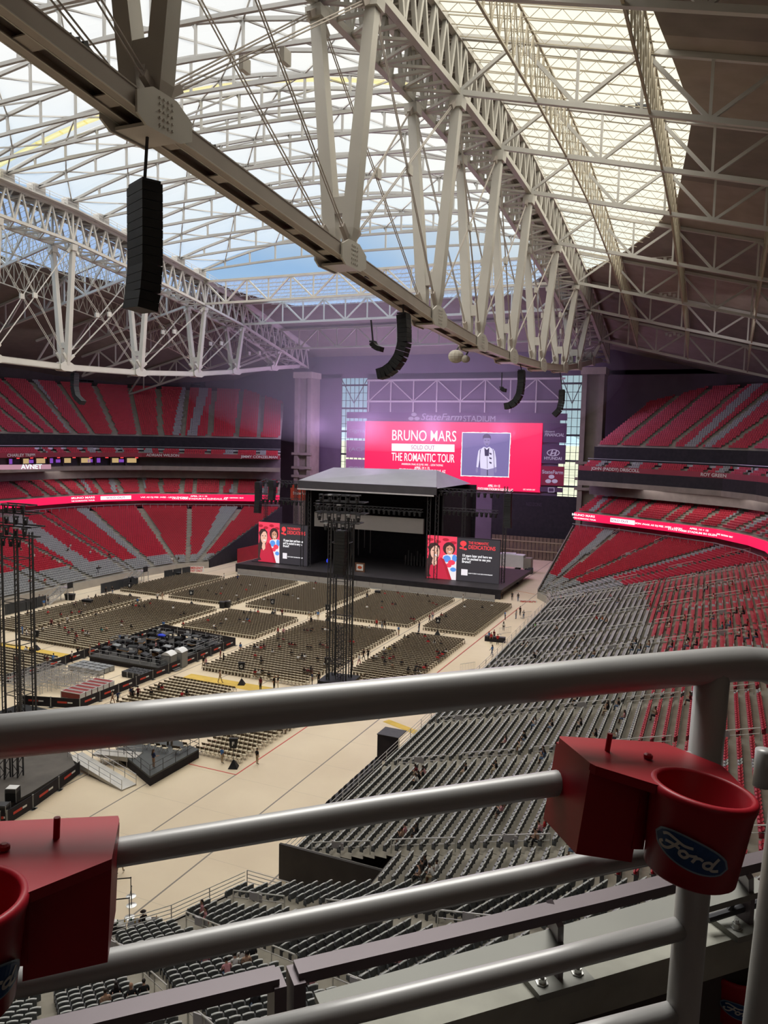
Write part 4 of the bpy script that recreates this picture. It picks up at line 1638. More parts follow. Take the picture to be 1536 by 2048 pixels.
def side_screen(label, x0, x1, xs, y, z0, z1, ang):
    """x0..x1 overall, picture from x0 to xs"""
    T = thing('side_screen', label, 'screen', (x0, y, z0), ang, 'screens beside the stage')
    W, H, Wp = x1 - x0, z1 - z0, xs - x0
    MB().bx(0, W, 0.0, 0.5, 0, H).build('cabinet', BLACK, T)
    MB().quad((Wp, -0.02, 0), (W, -0.02, 0), (W, -0.02, H * 0.985), (Wp, -0.02, H * 0.985)).build('text_panel', GRYP, T)
    pm = MB()
    mats_ = [RDB, SK, SKL, HR, RDT, BLU, WHT, RDS]
    lay = [0]

    def poly(mi, pts):
        lay[0] += 1
        pm.mi = mi
        pm.add([(u * Wp, -0.03 - 0.006 * lay[0], v * H) for u, v in pts], [tuple(range(len(pts)))])
    poly(0, [(0, 0), (1, 0), (1, 1), (0, 1)])
    for u, v in ((0.1, 0.9), (0.35, 0.86), (0.62, 0.92), (0.88, 0.86), (0.2, 0.72)):
        poly(7, ell(u, v, 0.11, 0.035))
    poly(3, ell(0.74, 0.72, 0.21, 0.15))                       # rear woman hair
    poly(6, [(0.48, 0.30), (0.55, 0.55), (0.75, 0.60), (1, 0.58), (1, 0.0), (0.62, 0.0)])
    poly(5, ell(0.68, 0.48, 0.13, 0.08))
    poly(5, ell(0.93, 0.50, 0.08, 0.09))
    poly(0, ell(0.84, 0.40, 0.12, 0.06))
    poly(5, ell(0.90, 0.24, 0.10, 0.05))
    poly(0, ell(0.74, 0.33, 0.10, 0.05))
    poly(1, ell(0.76, 0.69, 0.125, 0.115))                     # rear face
    poly(3, [(0.60, 0.66), (0.62, 0.80), (0.76, 0.845), (0.90, 0.80), (0.93, 0.66), (0.90, 0.74), (0.76, 0.80), (0.65, 0.75)])
    poly(6, ell(0.77, 0.645, 0.05, 0.012))
    poly(3, ell(0.71, 0.715, 0.03, 0.010))
    poly(3, ell(0.82, 0.715, 0.03, 0.010))
    poly(3, [(0.02, 0.12), (0.0, 0.35), (0.08, 0.62), (0.02, 0.72), (0.12, 0.82), (0.30, 0.84), (0.43, 0.76), (0.44, 0.60), (0.34, 0.40), (0.18, 0.22)])   # hair
    poly(4, [(0.0, 0.0), (0.0, 0.10), (0.12, 0.30), (0.30, 0.36), (0.46, 0.50), (0.58, 0.47), (0.70, 0.30), (0.86, 0.0)])   # red top
    poly(7, [(0.46, 0.50), (0.58, 0.47), (0.70, 0.30), (0.86, 0.0), (0.76, 0.0), (0.60, 0.30)])
    poly(2, [(0.17, 0.36), (0.20, 0.46), (0.33, 0.46), (0.34, 0.34), (0.24, 0.28)])           # neck
    poly(2, ell(0.27, 0.62, 0.155, 0.165))                     # face
    poly(3, [(0.08, 0.52), (0.07, 0.70), (0.16, 0.80), (0.30, 0.83), (0.42, 0.76), (0.36, 0.77), (0.24, 0.76), (0.14, 0.68)])
    poly(6, ell(0.30, 0.545, 0.07, 0.017))
    poly(3, ell(0.21, 0.655, 0.035, 0.010))
    poly(3, ell(0.35, 0.655, 0.035, 0.010))
    poly(1, ell(0.285, 0.60, 0.02, 0.03))
    poly(3, [(0.0, 0.02), (0.0, 0.45), (0.10, 0.50), (0.13, 0.30), (0.08, 0.12), (0.16, 0.04)])   # loose hair
    pm.build('picture', mats_, T)
    k = W - Wp
    tx = lambda body, u, v, size, w, m_, bold=0.0: fit(text(body, 'lettering', size * H, m_, T, (Wp + u * k, -0.06, v * H), (PI / 2, 0, 0), bold=bold), w * k)
    tx('THE ROMANTIC', 0.27, 0.885, 0.085, 0.47, REDL, 0.006)
    tx('DEDICATIONS', 0.27, 0.785, 0.125, 0.62, REDL, 0.012)
    em = MB()
    for q in (ell(0.15, 0.86, 0.075, 0.062), [(0.13, 0.82), (0.17, 0.82), (0.155, 0.72), (0.135, 0.72)], ell(0.10, 0.755, 0.04, 0.022), ell(0.20, 0.735, 0.04, 0.022)):
        em.add([(Wp + u * k, -0.06 - 0.004 * len(em.f), v * H) for u, v in q], [tuple(range(len(q)))])
    em.build('rose_mark', REDL, T)
    tx('10 years later and here we', 0.13, 0.585, 0.085, 0.68, LEDW, 0.006)
    tx('are! So excited to see you', 0.13, 0.515, 0.085, 0.66, LEDW, 0.006)
    tx('Bruno!!', 0.13, 0.445, 0.085, 0.20, LEDW, 0.006)
    em = MB()
    em.add([(Wp + 0.12 * k, -0.06, 0.13 * H), (Wp + 0.27 * k, -0.06, 0.13 * H), (Wp + 0.27 * k, -0.06, 0.27 * H), (Wp + 0.12 * k, -0.06, 0.27 * H)], [(0, 1, 2, 3)])
    em.build('pale_square', WHT, T)
    tx('SCAN TO SEND YOUR DEDICATION REQUEST', 0.29, 0.185, 0.034, 0.56, LEDW)
    return T


side_screen('stage-side screen left of the stage showing two smiling women and dedication text', -98.4, -84.9, -92.6, 152.8, 1.95, 11.3, -0.03)
side_screen('stage-side screen right of the stage showing two smiling women and dedication text', -56.2, -40.5, -49.7, 152.8, 1.95, 11.1, 0.03)

# lighting rigs left and right of the stage roof


def rig(label, x0, x1, y, z, n, group='lighting trusses beside the stage'):
    T = thing('lighting_truss', label, 'lighting truss', ((x0 + x1) / 2, y, z), 0, group)
    w = x1 - x0
    mb = MB()
    for dy, dz in ((-0.3, 0), (0.3, 0), (-0.3, 0.6), (0.3, 0.6)):
        mb.beam((-w / 2, dy, dz), (w / 2, dy, dz), 0.08, 0.08)
    k_ = int(w / 0.9)
    for i in range(k_):
        a, c = -w / 2 + w * i / k_, -w / 2 + w * (i + 1) / k_
        mb.beam((a, -0.3, 0), (c, -0.3, 0.6), 0.05, 0.05)
        mb.beam((a, 0.3, 0.6), (c, 0.3, 0), 0.05, 0.05)
        mb.beam((a, -0.3, 0), (a, 0.3, 0), 0.05, 0.05)
    mb.build('frame', DARK, T)
    for i in range(n):
        x = -w / 2 + w * (i + 0.5) / n
        l_ = MB()
        l_.bx(x - 0.28, x + 0.28, -0.3, 0.3, -0.35, -0.05)
        l_.lathe([(0.12, -0.95), (0.26, -0.9), (0.30, -0.4), (0.12, -0.3)], (x, -0.1, 0), 8)
        l_.build('lamp', BLACK, T)
    return T


rig('lighting truss with a row of lamps right of the stage roof', -52.8, -41.0, 152.5, 16.6, 12)
rig('upper lighting truss at the right shoulder of the stage roof', -54.0, -40.5, 152.5, 20.6, 10)
rig('lighting truss with lamps left of the stage roof', -97.5, -86.5, 152.5, 16.6, 10)
rig('upper lighting truss at the left shoulder of the stage roof', -97.5, -86.5, 152.5, 20.6, 9)
rig('front lighting truss under the eave of the stage roof', -83.0, -57.0, 151.5, 16.0, 22)
for x, h, lab in ((-40.3, 22.0, 'black lattice mast at the right end of the stage rig'), (-98.2, 21.5, 'black lattice mast at the left end of the stage rig'), (-49.2, 21.0, 'black lattice mast between the stage and the right lamp row'), (-90.0, 21.0, 'black lattice mast between the stage and the left lamp row')):
    mb = MB()
    for dx, dy in ((-0.3, -0.3), (0.3, -0.3), (0.3, 0.3), (-0.3, 0.3)):
        mb.bx(dx - 0.05, dx + 0.05, dy - 0.05, dy + 0.05, 0, h)
    z, i = 0.0, 0
    while z < h - 0.6:
        s = (-1) ** i
        mb.beam((-0.3 * s, -0.3, z), (0.3 * s, -0.3, z + 0.6), 0.05, 0.05)
        mb.beam((0.3, -0.3 * s, z), (0.3, 0.3 * s, z + 0.6), 0.05, 0.05)
        z += 0.6
        i += 1
    tag(mb.build('stage_mast', DARK, None, loc=(x, 155.5, 0)), lab, 'mast', 'lattice masts of the stage rig')

# ------------------------------------------------------------------ speaker arrays


def speaker_array(label, pts, w, h, depth, yaw=0.0, group='hanging speaker arrays', cable=None, per=None):
    """cabinets strung along a polyline of world points (top to bottom); depth lies in the plane of the curve"""
    pts = [Vector(p) for p in pts]
    T = thing('speaker_array', label, 'loudspeaker', pts[0], 0, group)
    seg = [0.0]
    for a, c in zip(pts[:-1], pts[1:]):
        seg.append(seg[-1] + (c - a).length)
    L = seg[-1]
    n = max(3, round(L / h))

    def at_(s):
        for i in range(len(pts) - 1):
            if s <= seg[i + 1] or i == len(pts) - 2:
                return pts[i].lerp(pts[i + 1], (s - seg[i]) / (seg[i + 1] - seg[i]))
    side = Vector((math.sin(yaw), math.cos(yaw), 0))            # width direction
    for i in range(n):
        a, c = at_(L * (i + 0.03) / n), at_(L * (i + 0.97) / n)
        mb = MB()
        mb.beam(a - pts[0], c - pts[0], depth, w, side)
        mb.build('cabinet', BLACK, T)
    fr = MB()
    d = Vector((0, 0, 0.35))
    fr.beam(Vector((0, 0, 0.1)) - side * w * 0.45, Vector((0, 0, 0.1)) + side * w * 0.45, depth * 0.9, 0.15)
    fr.build('flying_frame', DARK, T)
    if cable:
        cb = MB()
        cb.beam((0, 0, 0.1), Vector(cable) - pts[0], 0.12, 0.12)
        cb.build('cable', DARK, T)
    return T


p = P(289, 373, y=34.2)
speaker_array('big black speaker array hanging from the first node of the overhead truss', [p, (p[0] + 0.0, 34.2, 42.0), (p[0] - 0.02, 34.2, 40.2), (p[0] - 0.08, 34.1, 38.9), (p[0] - 0.2, 34.0, 37.9)], 1.15, 0.47, 2.05, 0.45, cable=(-29.2, 34.2, 47.2))
cur = lambda L, y: [P(a, b_, y=y) for a, b_ in L]
j1_ = cur([(807, 630), (809, 660), (809, 688), (801, 715), (787, 734), (772, 745), (758, 749)], 70.5)
speaker_array('J-shaped black speaker array under the overhead truss right of centre', j1_, 1.3, 0.45, 1.0, cable=(-29.2, 70.5, 44.5))
j2_ = cur([(1043, 742), (1043, 765), (1040, 788), (1032, 803), (1020, 811), (1010, 813)], 118)
speaker_array('J-shaped black speaker array above the right edge of the video board', j2_, 1.3, 0.45, 0.95, cable=(-29.2, 118, 43.6))
j3_ = cur([(1124, 781), (1123, 803), (1119, 820), (1108, 831)], 150)
speaker_array('small J-shaped speaker array before the right-hand tall window', j3_, 1.3, 0.5, 1.0, cable=(-29.2, 149.5, 45.4))
j4_ = cur([(150, 748), (149, 775), (153, 793), (166, 806)], 113)
speaker_array('J-shaped speaker array under the far truss above the left upper deck', j4_, 1.3, 0.5, 0.9, cable=(-113.8, 113, 43.3))
s1_ = cur([(746, 686), (749, 692), (756, 697), (764, 699)], 66)
speaker_array('tiny curved speaker cluster floating left of the J-shaped array', s1_, 0.9, 0.28, 0.45, cable=tuple(P(742, 640, y=66)))
s2_ = cur([(1003, 776), (1006, 780), (1012, 781)], 110)
speaker_array('tiny curved speaker cluster left of the array over the video board', s2_, 0.9, 0.3, 0.5, cable=tuple(P(1004, 745, y=110)))
for lab, px, y0_, y1_ in (('black speaker array hanging at the outer left of the stage', 517, 965, 1026), ('black speaker array hanging close left of the stage roof', 545, 962, 1000), ('black speaker array hanging at the outer right of the stage', 1017, 988, 1056)):
    a, c = P(px, y0_, y=149), P(px - 1, y1_, y=149)
    speaker_array(lab, [a, (a[0], 149, (a[2] * 0.4 + c[2] * 0.6)), (c[0] + 0.1, 148.6, c[2])], 1.2, 0.5, 1.3, group='speaker arrays beside the stage', cable=(a[0], 152.5, 21.5))
# purse-shaped lamp pods under the overhead truss
for px, py, r, lab in ((912, 713, 1.05, 'bigger pale lamp pod slung under the overhead truss'), (931, 718, 0.6, 'smaller pale lamp pod slung under the overhead truss')):
    c_ = P(px, py, y=95)
    T = thing('lamp_pod', lab, 'lamp', c_, 0, 'lamp pods under the overhead truss')
    MB().ball((0, 0, 0), r, 12, 8, (1.0, 0.85, 0.8)).build('body', CONC_L, T)
    mb = MB().tube((0, 0, r * 0.6), (0.6, 0.6, r * 0.6 + 1.6), 0.1, 6)
    mb.build('bracket', DARK, T)
# small black floodlights along the top of the near chord
for k, (px, py) in enumerate(((148, 88), (412, 296), (494, 362), (738, 548), (612, 455))):
    c_ = P(px, py, x=-28.6)
    T = thing('flood_lamp', 'small black floodlight bracketed to the overhead chord, %s from the top left' % ORD[k], 'lamp', c_, 0, 'floodlights on the overhead chord')
    for i in range(3):
        MB().box((0, -0.5 + 0.5 * i, 0.05 * i), (0.5, 0.42, 0.45), 0.2, 0.5).build('head', BLACK, T)
    MB().beam((0, -0.8, -0.35), (0, 0.8, -0.35), 0.12, 0.12).build('bar', DARK, T)
for k, (px, py, x) in enumerate(((1268, 212, -11), (1318, 420, -11), (1325, 518, -11), (1335, 588, -11), (1345, 668, -11))):
    c_ = P(px, py, x=x)
    T = thing('flood_lamp', 'group of small pale floodlights under the right roof truss, %s from the top' % ORD[k], 'lamp', c_, 0, 'floodlights under the right roof trusses')
    for i in range(4):
        MB().box((-1.2 + 0.8 * i, 0, -0.3 * (i % 2)), (0.5, 0.4, 0.55)).build('head', DARK if k == 0 else STEEL_DIM, T)
    MB().beam((-1.7, 0, 0.3), (1.7, 0, 0.3), 0.1, 0.1).build('bar', STEEL_DIM, T)

# ------------------------------------------------------------------ delay towers on the floor


def delay_tower(label, x, y, h, rng_seed, yaw=0.1, array=True, s=1.0):
    rg = random.Random(rng_seed)
    T = thing('delay_tower', label, 'tower', (x, y, 0), yaw, 'delay towers on the floor')
    for dx, dy in ((-1.15, -1.0), (1.15, -1.0), (1.15, 1.0), (-1.15, 1.0)):
        mb = MB()
        for ex, ey in ((-0.2, -0.1), (0.2, -0.1), (0, 0.2)):
            mb.tube((dx + ex, dy + ey, 0), (dx + ex, dy + ey, h - 3), 0.075, 6)
        z = 0.3
        while z < h - 3.5:
            mb.beam((dx - 0.2, dy - 0.1, z), (dx + 0.2, dy - 0.1, z + 0.3), 0.05, 0.05)
            z += 0.6
        mb.build('mast', DARK, T)
    mb = MB()
    for a in range(4):
        pass
    # ladder-like core
    for dx in (-0.35, 0.35):
        for dy in (-0.35, 0.35):
            mb.tube((dx, dy, 0), (dx, dy, h * 0.30), 0.06, 5)
    z = 0.2
    i = 0
    while z < h * 0.30:
        for dy in (-0.35, 0.35):
            mb.beam((-0.35, dy, z), (0.35, dy, z), 0.06, 0.06)
            mb.beam((-0.35 * (-1) ** i, dy, z), (0.35 * (-1) ** i, dy, z + 0.45), 0.05, 0.05)
        z += 0.45
        i += 1
    mb.build('core_lattice', DARK, T)
    mb = MB()
    for z in (2.5, h * 0.35, h * 0.55, h * 0.75):
        for (ax, ay), (bx_, by_) in (((-1.15, -1), (1.15, -1)), ((1.15, -1), (1.15, 1)), ((1.15, 1), (-1.15, 1)), ((-1.15, 1), (-1.15, -1))):
            mb.beam((ax, ay, z), (bx_, by_, z), 0.08, 0.08)
    mb.build('ring_frame', DARK, T)
    MB().bx(-2.2, 2.2, -2.0, 2.0, 0.0, 0.35).build('base_deck', BLACK, T)
    mb = MB()
    for z, w in ((h - 3.4, 2.6), (h - 2.2, 3.3), (h - 0.8, 3.2), (h, 2.2)):
        for dy in (-0.9, 0.9):
            mb.beam((-w, dy, z), (w, dy, z), 0.12, 0.16)
        mb.beam((-w, -0.9, z), (-w, 0.9, z), 0.1, 0.1)
        mb.beam((w, -0.9, z), (w, 0.9, z), 0.1, 0.1)
    for dx in (-2.2, -0.8, 0.8, 2.2):
        mb.beam((dx, -0.9, h - 3.4), (dx, -0.9, h), 0.1, 0.1)
    mb.build('head_frame', DARK, T)
    # moving lamps
    cs = math.cos(yaw), math.sin(yaw)
    for row, (z, n, w) in enumerate(((h - 3.9, 4, 1.7), (h - 2.7, 5, 2.6), (h - 1.5, 5, 2.8), (h - 0.3, 5, 2.4))):
        for i in range(n):
            lx, ly = -w + 2 * w * i / (n - 1), -1.15
            wx, wy = x + lx * cs[0] - ly * cs[1], y + lx * cs[1] + ly * cs[0]
            L_ = thing('moving_lamp', 'black moving lamp in the head of the %s tower, %s in the %s row' % ('tall middle' if x > -60 else 'left-edge', ORD[i], ORD[row]), 'stage lamp', (wx, wy, z), yaw, 'moving lamps of the %s tower' % ('middle' if x > -60 else 'left'))
            MB().bx(-0.24, 0.24, -0.2, 0.2, 0.28, 0.45).build('base', GALV if (row + i) % 4 == 0 else DARK, L_)
            yk = MB()
            yk.bx(-0.26, -0.2, -0.08, 0.08, -0.2, 0.28)
            yk.bx(0.2, 0.26, -0.08, 0.08, -0.2, 0.28)
            yk.build('yoke', DARK, L_)
            tl_ = rg.uniform(-0.5, 0.5)
            MB().lathe([(0.14, -0.42), (0.2, -0.40), (0.19, 0.0), (0.12, 0.12)], (0, 0, -0.05), 8).build('head', BLACK, L_)
    if array:
        ax, ay = 0.55, -1.5
        wx, wy = x + ax * cs[0] - ay * cs[1], y + ax * cs[1] + ay * cs[0]
        speaker_array('black speaker array hung on the tall tower in the middle of the floor', [(wx, wy, 19.6), (wx, wy, 16.5), (wx - 0.15, wy - 0.1, 14.2)], 1.0, 0.42, 1.35, group='speaker arrays of the delay towers')
    return T


delay_tower('tall black lattice tower with lamps standing in the middle of the floor chairs', -43.5, 86.7, 24.0, 3)
delay_tower('tall black lattice tower with lamps cut off by the left photo edge', -69.2, 59.7, 23.3, 4, 0.0, False)

# ------------------------------------------------------------------ seats as meshes
# far template: back and folded pan as open boxes


def tmpl_box(c, s, faces='fbtlr'):
    hx, hy, hz = s[0] / 2, s[1] / 2, s[2] / 2
    v = [(-hx, -hy, -hz), (hx, -hy, -hz), (hx, hy, -hz), (-hx, hy, -hz), (-hx, -hy, hz), (hx, -hy, hz), (hx, hy, hz), (-hx, hy, hz)]
    v = [(a + c[0], b_ + c[1], d + c[2]) for a, b_, d in v]
    F = {'u': (3, 2, 1, 0), 't': (4, 5, 6, 7), 'b': (0, 1, 5, 4), 'r': (1, 2, 6, 5), 'f': (2, 3, 7, 6), 'l': (3, 0, 4, 7)}
    return v, [F[k] for k in faces]


def template(parts):
    V, Fc, Mi = [], [], []
    for v, f, mi in parts:
        o = len(V)
        V += v
        Fc += [tuple(i + o for i in q) for q in f]
        Mi += (mi if isinstance(mi, list) else [mi] * len(f))
    return np.array(V, float), np.array(Fc, int), np.array(Mi, int)


def scatter_mesh(name, groups, mats):
    """one mesh holding a copy of a template at every (x, y, z, angle); groups of (template, places, material offsets)"""
    co_, fc, mi, o = [], [], [], 0
    for tmpl, places, mat_of in groups:
        if not len(places):
            continue
        a, b_, c_ = scatter_arrays(tmpl, places, mat_of)
        co_.append(a)
        fc.append(b_ + o)
        mi.append(c_)
        o += len(a)
    co_, fc, mi = np.concatenate(co_), np.concatenate(fc), np.concatenate(mi)
    me = bpy.data.meshes.new(name)
    me.vertices.add(len(co_))
    me.vertices.foreach_set('co', co_.ravel())
    me.loops.add(fc.size)
    me.loops.foreach_set('vertex_index', fc.ravel().astype(np.int32))
    me.polygons.add(len(fc))
    me.polygons.foreach_set('loop_start', (np.arange(len(fc)) * 4).astype(np.int32))
    me.polygons.foreach_set('material_index', mi.astype(np.int32))
    for k in mats:
        me.materials.append(k)
    me.update(calc_edges=True)
    o_ = bpy.data.objects.new(name, me)
    COL.objects.link(o_)
    return o_


def scatter_arrays(tmpl, places, mat_of=None):
    V, Fc, Mi = tmpl
    A = np.array(places, float)
    n = len(A)
    ca, sa = np.cos(A[:, 3]), np.sin(A[:, 3])
    X = ca[:, None] * V[None, :, 0] - sa[:, None] * V[None, :, 1] + A[:, 0:1]
    Y = sa[:, None] * V[None, :, 0] + ca[:, None] * V[None, :, 1] + A[:, 1:2]
    Z = np.repeat(V[None, :, 2], n, 0) + A[:, 2:3]
    co_ = np.stack([X, Y, Z], -1).reshape(-1, 3)
    fc = (Fc[None] + (np.arange(n) * len(V))[:, None, None]).reshape(-1, 4)
    mi = np.tile(Mi, n)
    if mat_of is not None:
        mi = mi + np.repeat(np.array(mat_of, int), len(Mi))
    return co_, fc, mi


# seat frame: +y towards the field, back at y = -0.12
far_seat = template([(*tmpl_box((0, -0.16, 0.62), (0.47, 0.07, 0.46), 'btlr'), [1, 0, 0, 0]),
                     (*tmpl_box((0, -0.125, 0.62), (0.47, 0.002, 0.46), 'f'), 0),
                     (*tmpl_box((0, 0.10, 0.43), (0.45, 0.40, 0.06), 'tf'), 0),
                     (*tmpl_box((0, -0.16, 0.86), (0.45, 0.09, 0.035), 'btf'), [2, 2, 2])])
pts_ = np.array([(s_[0], s_[1], s_[2] + 0.5) for s_ in SEATS])
px_, py_, dz_ = proj(pts_)
dist = np.linalg.norm(pts_ - EYE, axis=1)


def clear_of_ledge(x, y):
    return (y < 2030 - 0.0 * x if x < 520 else y < 1925 - 0.20 * (x - 560)) and not (0 <= x < 118 and y > 1680)


LIT_RIM_G = mat('seat_rim_lit_grey', (0.55, 0.56, 0.55), 0.4, 0, 0.04, 1)  # paler rim paints the top edge catching light
LIT_RIM_R = mat('seat_rim_lit_red', (0.52, 0.06, 0.08), 0.4, 0, 0.04, 1)  # red rim, likewise painted as a lit edge
near, rest = [], []
for i in np.argsort(dist):
    if len(near) < 300 and 0 < px_[i] < 1536 and 0 < py_[i] < 2048 and clear_of_ledge(px_[i], py_[i]):
        near.append(SEATS[i])
    else:
        rest.append(SEATS[i])


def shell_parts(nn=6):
    """curved back shell of a seat: quads with slots 0 front, 1 rear painted in shade, 2 rim painted as lit"""
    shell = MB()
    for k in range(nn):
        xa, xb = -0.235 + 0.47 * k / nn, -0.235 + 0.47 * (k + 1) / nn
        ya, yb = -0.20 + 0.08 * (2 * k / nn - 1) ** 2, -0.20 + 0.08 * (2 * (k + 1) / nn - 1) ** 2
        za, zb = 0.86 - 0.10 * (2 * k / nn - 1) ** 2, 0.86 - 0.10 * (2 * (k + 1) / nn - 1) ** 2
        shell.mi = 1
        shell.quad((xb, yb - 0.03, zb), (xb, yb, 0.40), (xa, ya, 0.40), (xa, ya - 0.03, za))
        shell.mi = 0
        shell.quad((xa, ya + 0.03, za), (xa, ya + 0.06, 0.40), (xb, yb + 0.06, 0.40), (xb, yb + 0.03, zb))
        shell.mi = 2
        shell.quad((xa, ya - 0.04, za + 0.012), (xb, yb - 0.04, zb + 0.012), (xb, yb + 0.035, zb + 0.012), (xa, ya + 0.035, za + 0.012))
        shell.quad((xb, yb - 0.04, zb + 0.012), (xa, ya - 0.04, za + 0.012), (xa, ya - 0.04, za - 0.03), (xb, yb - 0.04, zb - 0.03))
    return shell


sh4 = shell_parts(4)
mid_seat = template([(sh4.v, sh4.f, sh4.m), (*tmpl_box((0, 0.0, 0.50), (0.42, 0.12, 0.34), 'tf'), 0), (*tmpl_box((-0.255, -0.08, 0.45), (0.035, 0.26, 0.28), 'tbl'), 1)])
d_rest = [math.dist(q[:3], EYE) for q in rest]
r_mid = [q for q, d in zip(rest, d_rest) if d < 85]
r_far = [q for q, d in zip(rest, d_rest) if d >= 85]
o_ = scatter_mesh('stadium_seat', [(mid_seat, r_mid, [3 * q[4] for q in r_mid]), (far_seat, r_far, [3 * q[4] for q in r_far])], [SEAT_G, SEAT_G_SHADE, LIT_RIM_G, SEAT_R, SEAT_R_SHADE, LIT_RIM_R])
tag(o_, 'grey and red stadium seats filling the farther rows of the bowl', 'stadium seat', None, 'stuff')
for c_, nm, mats_ in ((0, 'grey', [SEAT_G, SEAT_G_SHADE, LIT_RIM_G]), (1, 'red', [SEAT_R, SEAT_R_SHADE, LIT_RIM_R])):
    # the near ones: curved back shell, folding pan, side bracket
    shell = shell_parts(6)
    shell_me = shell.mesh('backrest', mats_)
    pan = MB()
    pan.box((0, -0.03, 0.50), (0.42, 0.07, 0.36), rx=-0.18)
    pan_me = pan.mesh('seat_pan', [mats_[0]])
    br = MB()
    br.box((-0.255, -0.12, 0.33), (0.03, 0.22, 0.42))
    br.box((-0.255, -0.05, 0.56), (0.045, 0.30, 0.035))
    br_me = br.mesh('bracket', [DARK])
    for s_ in [q for q in near if q[4] == c_]:
        t_ = thing('stadium_seat', '%s flip-up stadium seat in the rows closest to the railing' % nm, 'stadium seat', s_[:3], s_[3], 'closest %s stadium seats' % nm)
        for n_, me_ in (('backrest', shell_me), ('seat_pan', pan_me), ('bracket', br_me)):
            q = bpy.data.objects.new(n_, me_)
            COL.objects.link(q)
            q.parent = t_
print('SEATS', len(SEATS), len(rest))

# ------------------------------------------------------------------ folding chairs on the floor
CH_SEAT = mat('chair_seat_beige', (0.56, 0.48, 0.34), 0.5, 0, 0.06, 1.5)
CH_BACK = mat('chair_back_shade', (0.115, 0.085, 0.055), 0.5, 0, 0.08, 1.5)  # shadow on the rear of the backs, put into the colour
CH_LEG = mat('chair_leg_brown', (0.20, 0.165, 0.12), 0.45, 0.3, 0.05, 1.5)
CHAIRS = []           # x, y, z, angle, block, row, seat
BLOCKS = [            # x0, x1, y0, y1, words for the block
    (-43.4, -34.2, 116.2, 141.4, 'the stage-side block at sign A'),
    (-43.4, -34.2, 83.5, 112.4, 'the right-wall block behind sign A'),
    (-61.6, -46.0, 116.2, 141.6, 'the stage-side block right of centre'),
    (-61.6, -46.0, 81.6, 112.4, 'the block around the tall middle tower'),
    (-78.2, -64.0, 116.2, 141.8, 'the stage-side block left of centre'),
    (-78.2, -64.0, 98.5, 112.4, 'the block between stage and mixing area'),
    (-95.4, -80.4, 116.2, 141.4, 'the second stage-side block from the left'),
    (-95.4, -80.4, 81.6, 112.4, 'the big block left of the mixing area'),
    (-107.5, -97.2, 116.2, 138.0, 'the stage-side block at the far left'),
    (-105.5, -97.2, 84.0, 112.4, 'the block along the left wall'),
    (-92.5, -81.0, 61.0, 77.0, 'the small block beside the left-edge tower'),
    (-61.8, -52.0, 64.5, 77.2, 'the block behind the yellow walkway'),
    (-45.6, -40.0, 58.8, 71.5, 'the small red-lined block by the open floor'),
]
for bi, (x0, x1, y0, y1, words) in enumerate(BLOCKS):
    rows_ = int((y1 - y0) / 0.92)
    for r in range(rows_):
        y = y1 - 0.5 - r * 0.92
        n = int((x1 - x0) / 0.52)
        cut = 0
        if words.startswith('the block around the tall') and y < 88.5:
            pass
        for k in range(n):
            x = x0 + 0.26 + k * 0.52
            if -46.5 < x < -40.6 and 83.6 < y < 89.8:
                continue
            CHAIRS.append((x, y, 0.0, 0.0, bi, r, k))
# scattered chairs on the accessible platform
PLAT_Z = 0.9
for k, (px, py) in enumerate(((292, 1497), (306, 1499), (318, 1502), (330, 1505), (350, 1507), (358, 1508), (340, 1490), (372, 1500))):
    p = P(px, py, z=PLAT_Z)
    CHAIRS.append((p[0], p[1], PLAT_Z, 0.1, 13, 0, k))
far_chair = template([(*tmpl_box((0, 0.02, 0.45), (0.44, 0.42, 0.035), 'tfblr'), 0),
                      (*tmpl_box((0, -0.21, 0.74), (0.46, 0.04, 0.24), 'ftblr'), 1),
                      (*tmpl_box((-0.21, -0.03, 0.22), (0.035, 0.36, 0.44), 'lrbf'), 2),
                      (*tmpl_box((0.21, -0.03, 0.22), (0.035, 0.36, 0.44), 'lrbf'), 2)])
ca = np.array([c_[:3] for c_ in CHAIRS])
cpx, cpy, cdz = proj(ca + np.array([0, 0, 0.6]))
cd = np.linalg.norm(ca - EYE, axis=1)
ch_near, ch_rest = [], []


def behind_rail(x, y):
    """hidden behind the near top rail"""
    t_ = 1430 - 0.093 * x
    return t_ < y < t_ + 82


for i in np.argsort(cd):
    if len(ch_near) < 300 and 0 < cpx[i] < 1536 and 0 < cpy[i] < 2048 and not behind_rail(cpx[i], cpy[i]):
        ch_near.append(i)
    else:
        ch_rest.append(i)
o_ = scatter_mesh('folding_chair', [(far_chair, [CHAIRS[i][:4] for i in ch_rest], None)], [CH_SEAT, CH_BACK, CH_LEG])
tag(o_, 'rows of beige folding chairs filling the floor towards the stage', 'folding chair', None, 'stuff')
sm_ = MB().box((0, 0.02, 0.45), (0.43, 0.41, 0.035))
sm_.box((0, 0.23, 0.44), (0.41, 0.03, 0.03))
ch_seat = sm_.mesh('seat', CH_SEAT)
sm_ = MB()
for k in range(4):
    xa, xb = -0.22 + 0.11 * k, -0.11 + 0.11 * k
    ya, yb = -0.22 + 0.02 * abs(k - 2), -0.22 + 0.02 * abs(k - 1)
    sm_.prism([(xa, ya, 0.62), (xb, yb, 0.62), (xb, yb - 0.03, 0.86), (xa, ya - 0.03, 0.86)], (0, 0.025, 0))
ch_back = sm_.mesh('backrest', CH_BACK)
ch_legs = []
for s in (-1, 1):
    l_ = MB().tube((0.22 * s, 0.24, 0), (0.22 * s, -0.23, 0.87), 0.014, 5)
    l_.tube((0.20 * s, -0.26, 0), (0.20 * s, 0.16, 0.45), 0.014, 5)
    ch_legs.append(l_.mesh('leg', CH_LEG))
